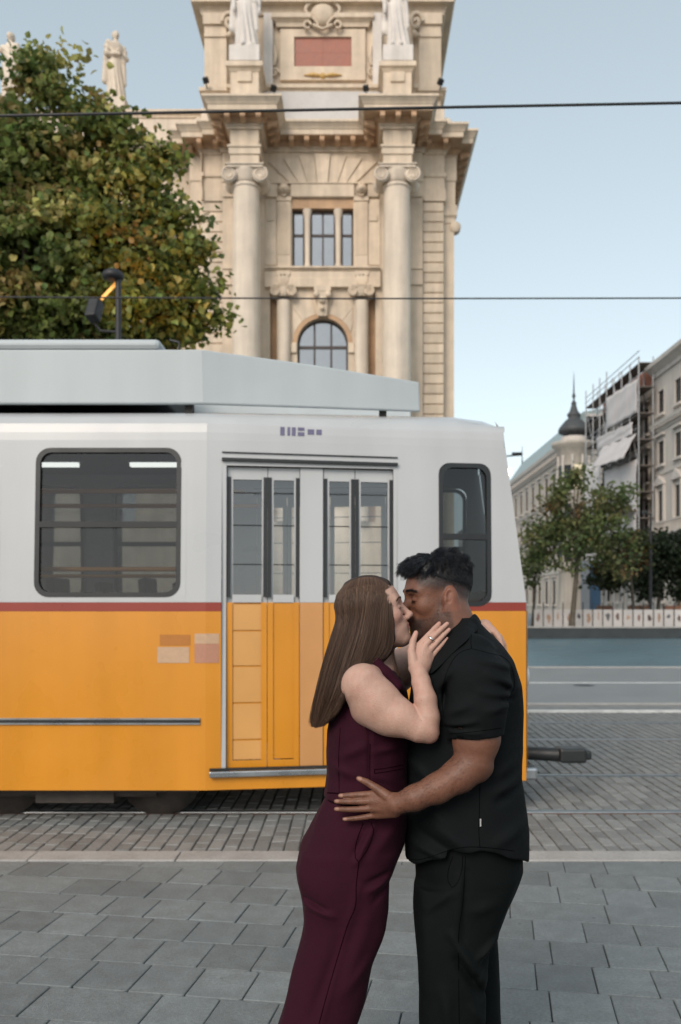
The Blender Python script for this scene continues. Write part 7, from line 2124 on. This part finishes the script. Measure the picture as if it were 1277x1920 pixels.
# ring on the finger
pa, pb = W(805, 1202, -0.117), W(815, 1191.5, -0.115); d_ = nrmz(pb - pa); cc_ = pa * 0.35 + pb * 0.65 - (pb - pa) * 0.3
u_ = nrmz(np.cross(d_, [0, 0, 1])); v_ = np.cross(d_, u_); rr_ = rp(6.6, -0.115)
rm = MB(); N = 28; VV = []
for k in range(N):
    a = 2 * math.pi * k / N; o_ = u_ * math.cos(a) + v_ * math.sin(a)
    for (dr_, dl) in ((0.0, -0.0026), (0.0012, -0.0026), (0.0014, 0), (0.0012, 0.0026), (0.0, 0.0026)): VV.append(cc_ + o_ * (rr_ + dr_) + d_ * dl)
rm.add(VV, [(k * 5 + j, k * 5 + (j + 1) % 5, ((k + 1) % N) * 5 + (j + 1) % 5, ((k + 1) % N) * 5 + j) for k in range(N) for j in range(5)], 0, True)
rm.build('finger_ring', 'silver', person_w)
print('woman', len(V), round(time.time() - T0, 1))
# vest
vest = [('u', body_loft([(1234, 676, 714, 0.070), (1248, 656, 734, 0.112), (1268, 642, 750, 0.138), (1290, 632, 762, 0.152), (1330, 618, 769, 0.160), (1370, 611.5, 768, 0.158), (1410, 611, 766, 0.150), (1450, 613, 763, 0.144), (1476, 610, 765.5, 0.154), (1490, 607.5, 767, 0.160), (1510, 600, 768, 0.168)]), 0.0)]
# neckline and armholes
vest.append(('s', limb_f([(712, 1180, 0, 34), (716, 1222, 0, 33), (756, 1258, -0.0, 22), (780, 1296, 0, 10)]), 0.004))
for sg in (-1, 1):
    vest.append(('s', limb_f([(664, 1228, sg * 0.190, 20), (660, 1285, sg * 0.178, 41), (672, 1307, sg * 0.178, 39), (760, 1345, sg * 0.22, 46)]), 0.004))
for sg in (-1, 1): vest.append(('u', limb_f([(744, 1287, sg * 0.120, 13), (722, 1263, sg * 0.116, 13), (702, 1245, sg * 0.104, 13), (684, 1240, sg * 0.088, 11)]), 0.008))
hz_w = float(W(0, 1489)[2])
vest.append(('i', lambda p: (hz_w + 0.05 * (p[:, 0] + 0.03) - p[:, 2]).astype(np.float32), 0.003))
vest.append(('d', folds_f([((693, 1360), (693, 1480), -0.002, 4), ((640, 1370), (636, 1480), -0.0015, 4), ((700, 1410), (755, 1400), 0.003, 8), ((690, 1395), (640, 1420), 0.003, 10), ((740, 1470), (700, 1455), 0.002, 8), ((620, 1440), (660, 1455), 0.003, 9)]), 0))
vest.append(('d', cloth_noise(0.0018, 28, 3), 0))
V, Q = sdf_mesh(vest, (-0.10, 2.38, 1.06), (0.20, 2.82, 1.55), 0.0036, B=16, smooth=1)
vo = npmesh('vest', V, Q, 'cloth_maroon', True, person_w)
vt = bvh(vo)
for pts in ([(694, 1395), (693.5, 1430), (694, 1486)], [(638, 1365), (635, 1420), (636, 1486)]): seam(vo, vt, pts, 0.0009, 'seam_maroon')
seam(vo, vt, [(614, 1486.5), (640, 1487.5), (680, 1487), (720, 1485.5), (755, 1484)], 0.0016, 'seam_maroon', 'hem_shadow', n=20)  # dark tube drawn for the shadow gap at the vest hem
for pts in ([(702, 1443), (725, 1440), (756, 1434)], [(702, 1450), (725, 1447), (756, 1441)], [(702, 1443), (702, 1450)]): seam(vo, vt, pts, 0.0011, 'seam_maroon', 'pocket_edge', n=10)
# trousers
wt = [('u', body_loft([(1484, 617, 759, 0.142), (1500, 610, 762, 0.151), (1540, 586, 763, 0.170), (1578, 564.5, 758, 0.179), (1616, 556.5, 743, 0.182), (1640, 559.5, 730, 0.18), (1665, 566, 727.5, 0.172), (1690, 571, 727, 0.16), (1720, 580, 715, 0.12)]), 0.0)]
legs = [(1600, 570, 740, 0.082), (1640, 561, 730, 0.088), (1690, 571, 727, 0.090), (1735, 568, 722, 0.088), (1760, 563, 715.5, 0.088), (1806, 553, 699, 0.088), (1857, 541, 686, 0.09), (1920, 521, 667, 0.092), (2040, 486, 636, 0.10), (2170, 452, 612, 0.108)]
wt.append(('u', body_loft(legs, -0.085), 0.025))
wt.append(('u', body_loft([(v_, a + 10, b - 3, h) for (v_, a, b, h) in legs], 0.085), 0.025))
wt.append(('s', lambda p: (p[:, 2] * 0 + np.maximum(np.abs(p[:, 1] - DP) - 0.0, p[:, 2] - 0.72)).astype(np.float32) + 0.0005, 0.012))
hz_t = float(W(0, 1493)[2])
wt.append(('i', lambda p: (p[:, 2] - hz_t - 0.05 * (p[:, 0] + 0.03)).astype(np.float32), 0.003))
wt.append(('d', folds_f([((572, 1686), (612, 1702), -0.006, 5), ((575, 1697), (625, 1712), 0.004, 7), ((727, 1640), (688, 1652), -0.004, 6), ((730, 1650), (690, 1668), 0.004, 8), ((727, 1665), (700, 1690), -0.003, 6), ((672, 1660), (600, 1920), 0.003, 8), ((640, 1760), (585, 1900), -0.004, 12), ((690, 1720), (640, 1860), 0.004, 14),
     ((700, 1545), (668, 1612), 0.005, 7), ((692, 1548), (662, 1600), -0.003, 5), ((610, 1505), (580, 1560), 0.003, 10), ((760, 1530), (700, 1600), 0.003, 12), ((655, 1850), (690, 1800), 0.004, 10)]), 0))
wt.append(('d', cloth_noise(0.0024, 22, 13), 0))
V, Q = sdf_mesh(wt, (-0.36, 2.36, 0.02), (0.18, 2.84, 1.12), 0.0046, B=16, smooth=1)
wto = npmesh('trousers', V, Q, 'cloth_maroon', True, person_w)
wtt = bvh(wto)
for pts in ([(681, 1543), (668, 1580), (666, 1605), (672, 1616)], [(696, 1543), (700, 1560), (690, 1590), (673, 1616)], [(673, 1616), (668, 1660), (666, 1700), (650, 1740), (620, 1840), (598, 1920)]): seam(wto, wtt, pts, 0.0012, 'seam_maroon')
for sy, ux in ((-0.085, 560), (0.085, 565)):
    b = W(ux, 2160, sy)
    sp = [('u', ell((b[0] + 0.05, b[1], 0.035), (0.12, 0.042, 0.03)), 0), ('u', ell((b[0] - 0.05, b[1], 0.06), (0.04, 0.034, 0.06)), 0.03), ('i', half((0, 0, -1), -0.002), 0.004)]
    V, Q = sdf_mesh(sp, (b[0] - 0.16, b[1] - 0.1, -0.02), (b[0] + 0.22, b[1] + 0.1, 0.14), 0.006, B=12)
    npmesh('shoe', V, Q, 'shoe_black', True, person_w)
print('woman clothes', round(time.time() - T0, 1))
# hair: guides from the parting down, a filled core and strands over it
G = [[(727, 1100, -.014), (733, 1116, -.040), (735, 1145, -.062), (736, 1182, -.072), (733, 1210, -.080), (722, 1231, -.088), (706, 1239, -.094)],
     [(722, 1101, -.020), (729, 1122, -.050), (732, 1152, -.072), (733, 1188, -.080), (729, 1216, -.086), (716, 1234, -.092), (701, 1239, -.096)],
     [(712, 1102, -.020), (718, 1128, -.060), (719, 1162, -.084), (715, 1198, -.092), (704, 1225, -.104), (690, 1244, -.130), (676, 1260, -.170)],
     [(697, 1104, -.020), (700, 1134, -.068), (697, 1174, -.092), (687, 1214, -.108), (674, 1248, -.160), (655, 1288, -.186), (634, 1338, -.166)],
     [(683, 1106, -.020), (680, 1138, -.068), (671, 1184, -.092), (657, 1234, -.118), (640, 1290, -.150), (620, 1340, -.132), (607, 1362, -.112)],
     [(670, 1110, -.018), (658, 1142, -.056), (643, 1193, -.080), (625, 1249, -.086), (609, 1304, -.086), (599, 1346, -.076), (594, 1366, -.070)],
     [(661, 1114, -.012), (641, 1146, -.028), (625, 1194, -.046), (609, 1250, -.048), (597, 1305, -.046), (590, 1345, -.040), (589, 1363, -.036)],
     [(660, 1114, .014), (640, 1147, .024), (624, 1196, .028), (609, 1252, .028), (597, 1307, .028), (590, 1347, .026), (591, 1364, .024)],
     [(676, 1107, .020), (666, 1146, .062), (652, 1196, .084), (636, 1250, .096), (621, 1302, .096), (611, 1345, .090), (607, 1362, .085)],
     [(714, 1101, .018), (720, 1136, .064), (719, 1178, .080), (708, 1216, .088), (688, 1250, .098), (664, 1296, .105), (650, 1335, .100)]]
gw = np.array([[W(p[0], p[1] - 4 * max(0, 1 - i_ / 4), p[2] - 0.028 * max(0, 1 - i_ / 5)) for i_, p in enumerate(g_)] for g_ in G])
K = 15
gc = np.array([catmull(g_, K) for g_ in gw])
def off_skull(Pw, grow):
    """push points that lie inside the skull out to its surface"""
    sh = Pw.shape; ql = ((Pw.reshape(-1, 3) - wT) @ wM / wS) - np.array([-0.010, 0, 0.044])
    r_ = np.array([0.094, 0.074, 0.080]) + grow
    k_ = np.linalg.norm(ql / r_, axis=1); ql = np.where((k_ < 1)[:, None], ql / np.maximum(k_, 0.2)[:, None], ql)
    return (((ql + np.array([-0.010, 0, 0.044])) * wS) @ wM.T + wT).reshape(sh)
gc = off_skull(gc, 0.007)
core = []
cr = np.interp(np.linspace(0, 1, K), [0, 0.25, 0.6, 0.9, 1], [0.004, 0.007, 0.011, 0.009, 0.003])
cen = W(690, 1170, 0)
for j, g_ in enumerate(gc):
    n_g = 5 if j < 9 else 1
    nxt = gc[min(j + 1, 9)]
    for s_ in range(n_g):
        f_ = s_ / n_g; line = g_ * (1 - f_) + nxt * f_
        line = line + (np.array([cen[0], DP, 0]) - line * np.array([1, 1, 0])) * np.array([0.08, 0.16, 0])
        for a, b, ra, rb in zip(line[:-3:2], line[2:-1:2], cr[:-3:2], cr[2:-1:2]):
            core.append(('u', rc(a, b, ra, rb), 0.010))
capf = [('u', xf(ell((-0.011, 0, 0.045), (0.0965, 0.0765, 0.0825)), wM, wS, wT), 0.012), ('i', xf(lambda p: np.maximum(p[:, 0] - 0.056 - 0.32 * np.maximum(p[:, 2] - 0.05, 0), p[:, 0] - 0.10).astype(np.float32), wM, wS, wT), 0.004)]
V, Q = sdf_mesh(capf[:2] + core, (-0.16, 2.42, 1.24), (0.13, 2.76, 1.73), 0.0036, B=14, smooth=2)
tn = np.array([0.040, 0.026, 0.020]) * (0.7 + 0.5 * hash3(np.round(V * np.array([260, 260, 3]))) )[:, None]
hw_o = npmesh('hair', V, Q, 'hair_brown', True, person_w, {'tint': tn})
rg = np.random.default_rng(17)
nS = 15000
pg = np.concatenate([rg.uniform(0, 7.2, int(nS * 0.85)), rg.uniform(7.2, 8.999, nS - int(nS * 0.85))])
# strands gather in locks
lock = np.round(pg * 24 + rg.normal(0, 0.35, nS)) / 24
pg = np.clip(pg * 0.62 + lock * 0.38 + rg.normal(0, 0.016, nS), 0, 8.999)
i0 = pg.astype(int); f_ = (pg - i0)[:, None, None]
base_l = gc[i0] * (1 - f_) + gc[i0 + 1] * f_
lr = np.random.default_rng(5)
lockid = np.clip(np.round(lock * 24).astype(int), 0, 239)
lphase = lr.uniform(0, 6.28, 240)[lockid]; lamp = lr.uniform(0.3, 1.0, 240)[lockid]; ldep = lr.uniform(-0.003, 0.003, 240)[lockid]
t = np.linspace(0, 1, K)
outw = base_l - np.array([cen[0], DP, 0]) * np.array([1, 1, 0]) - base_l * np.array([0, 0, 1]); outw[:, :, 2] = 0
outw /= np.linalg.norm(outw, axis=2, keepdims=True) + 1e-9
depth = rg.uniform(-0.003, 0.006, nS) + ldep * 0.8
env = np.sin(np.clip(t * 1.25, 0, 1) * math.pi / 2)
base_l = base_l + outw * (depth[:, None] * env[None])[:, :, None]
wav = lamp[:, None] * 0.0024 * np.sin(t[None] * 7.5 + lphase[:, None]) * t[None]
base_l[:, :, 0] += wav + rg.normal(0, 0.0016, (nS, 1)) * t[None]
base_l[:, :, 1] += 0.6 * lamp[:, None] * 0.0032 * np.cos(t[None] * 6 + lphase[:, None]) * t[None]
# lengths differ a little at the ends
cut = 1 - np.abs(rg.normal(0, 0.085, nS)); tt2 = t[None] * cut[:, None]
ii = np.clip(tt2 * (K - 1), 0, K - 1.001); a0 = ii.astype(int); fr = (ii - a0)[:, :, None]
rowi = np.arange(nS)[:, None]
base_l = base_l[rowi, a0] * (1 - fr) + base_l[rowi, a0 + 1] * fr
base_l = off_skull(base_l, 0.0065)
fly = rg.random(nS) < 0.07
base_l[fly] += (outw[fly] * (0.006 * t[None, :, None] * rg.uniform(0.5, 1.6, (fly.sum(), 1, 1))))
lcol = lr.uniform(0, 1, 240)[lockid]
colr = np.array([0.085, 0.050, 0.033])[None] * (0.80 + 0.40 * lcol[:, None]) * rg.uniform(0.5, 1.6, (nS, 1)) + np.array([0.030, 0.019, 0.013])[None] * (lcol[:, None] > 0.84)
strands('hair_strands', base_l, np.full(nS, 0.00036) * rg.uniform(0.7, 1.35, nS), 'hair_brown', colr, person_w, 0.55)
# loose lock in front of the throat
lk = catmull(np.array([W(731, 1196, -.075), W(734, 1212, -.078), W(739, 1236, -.072), (W(744, 1254, -.066)), W(748, 1269, -.06)]), K)
m_ = 40; P_ = lk[None] + rg.normal(0, 0.0012, (m_, 1, 3)) + rg.normal(0, 0.0022, (m_, 1, 3)) * t[None, :, None]
strands('loose_lock', P_, np.full(m_, 0.00045), 'hair_brown', np.tile((0.13, 0.085, 0.06), (m_, 1)) * rg.uniform(0.7, 1.2, (m_, 1)), person_w, 0.5)
brow(wM, wS, wT, (0.06, 0.035, 0.025), person_w, 'hair_brown', 0.0014, bvh(person_w), 120, 6, 0.0325, 0.00036)
lashes(wM, wS, wT, (0.02, 0.013, 0.010), person_w, 'hair_brown', 30, 0.007)
print('done', round(time.time() - T0, 1))
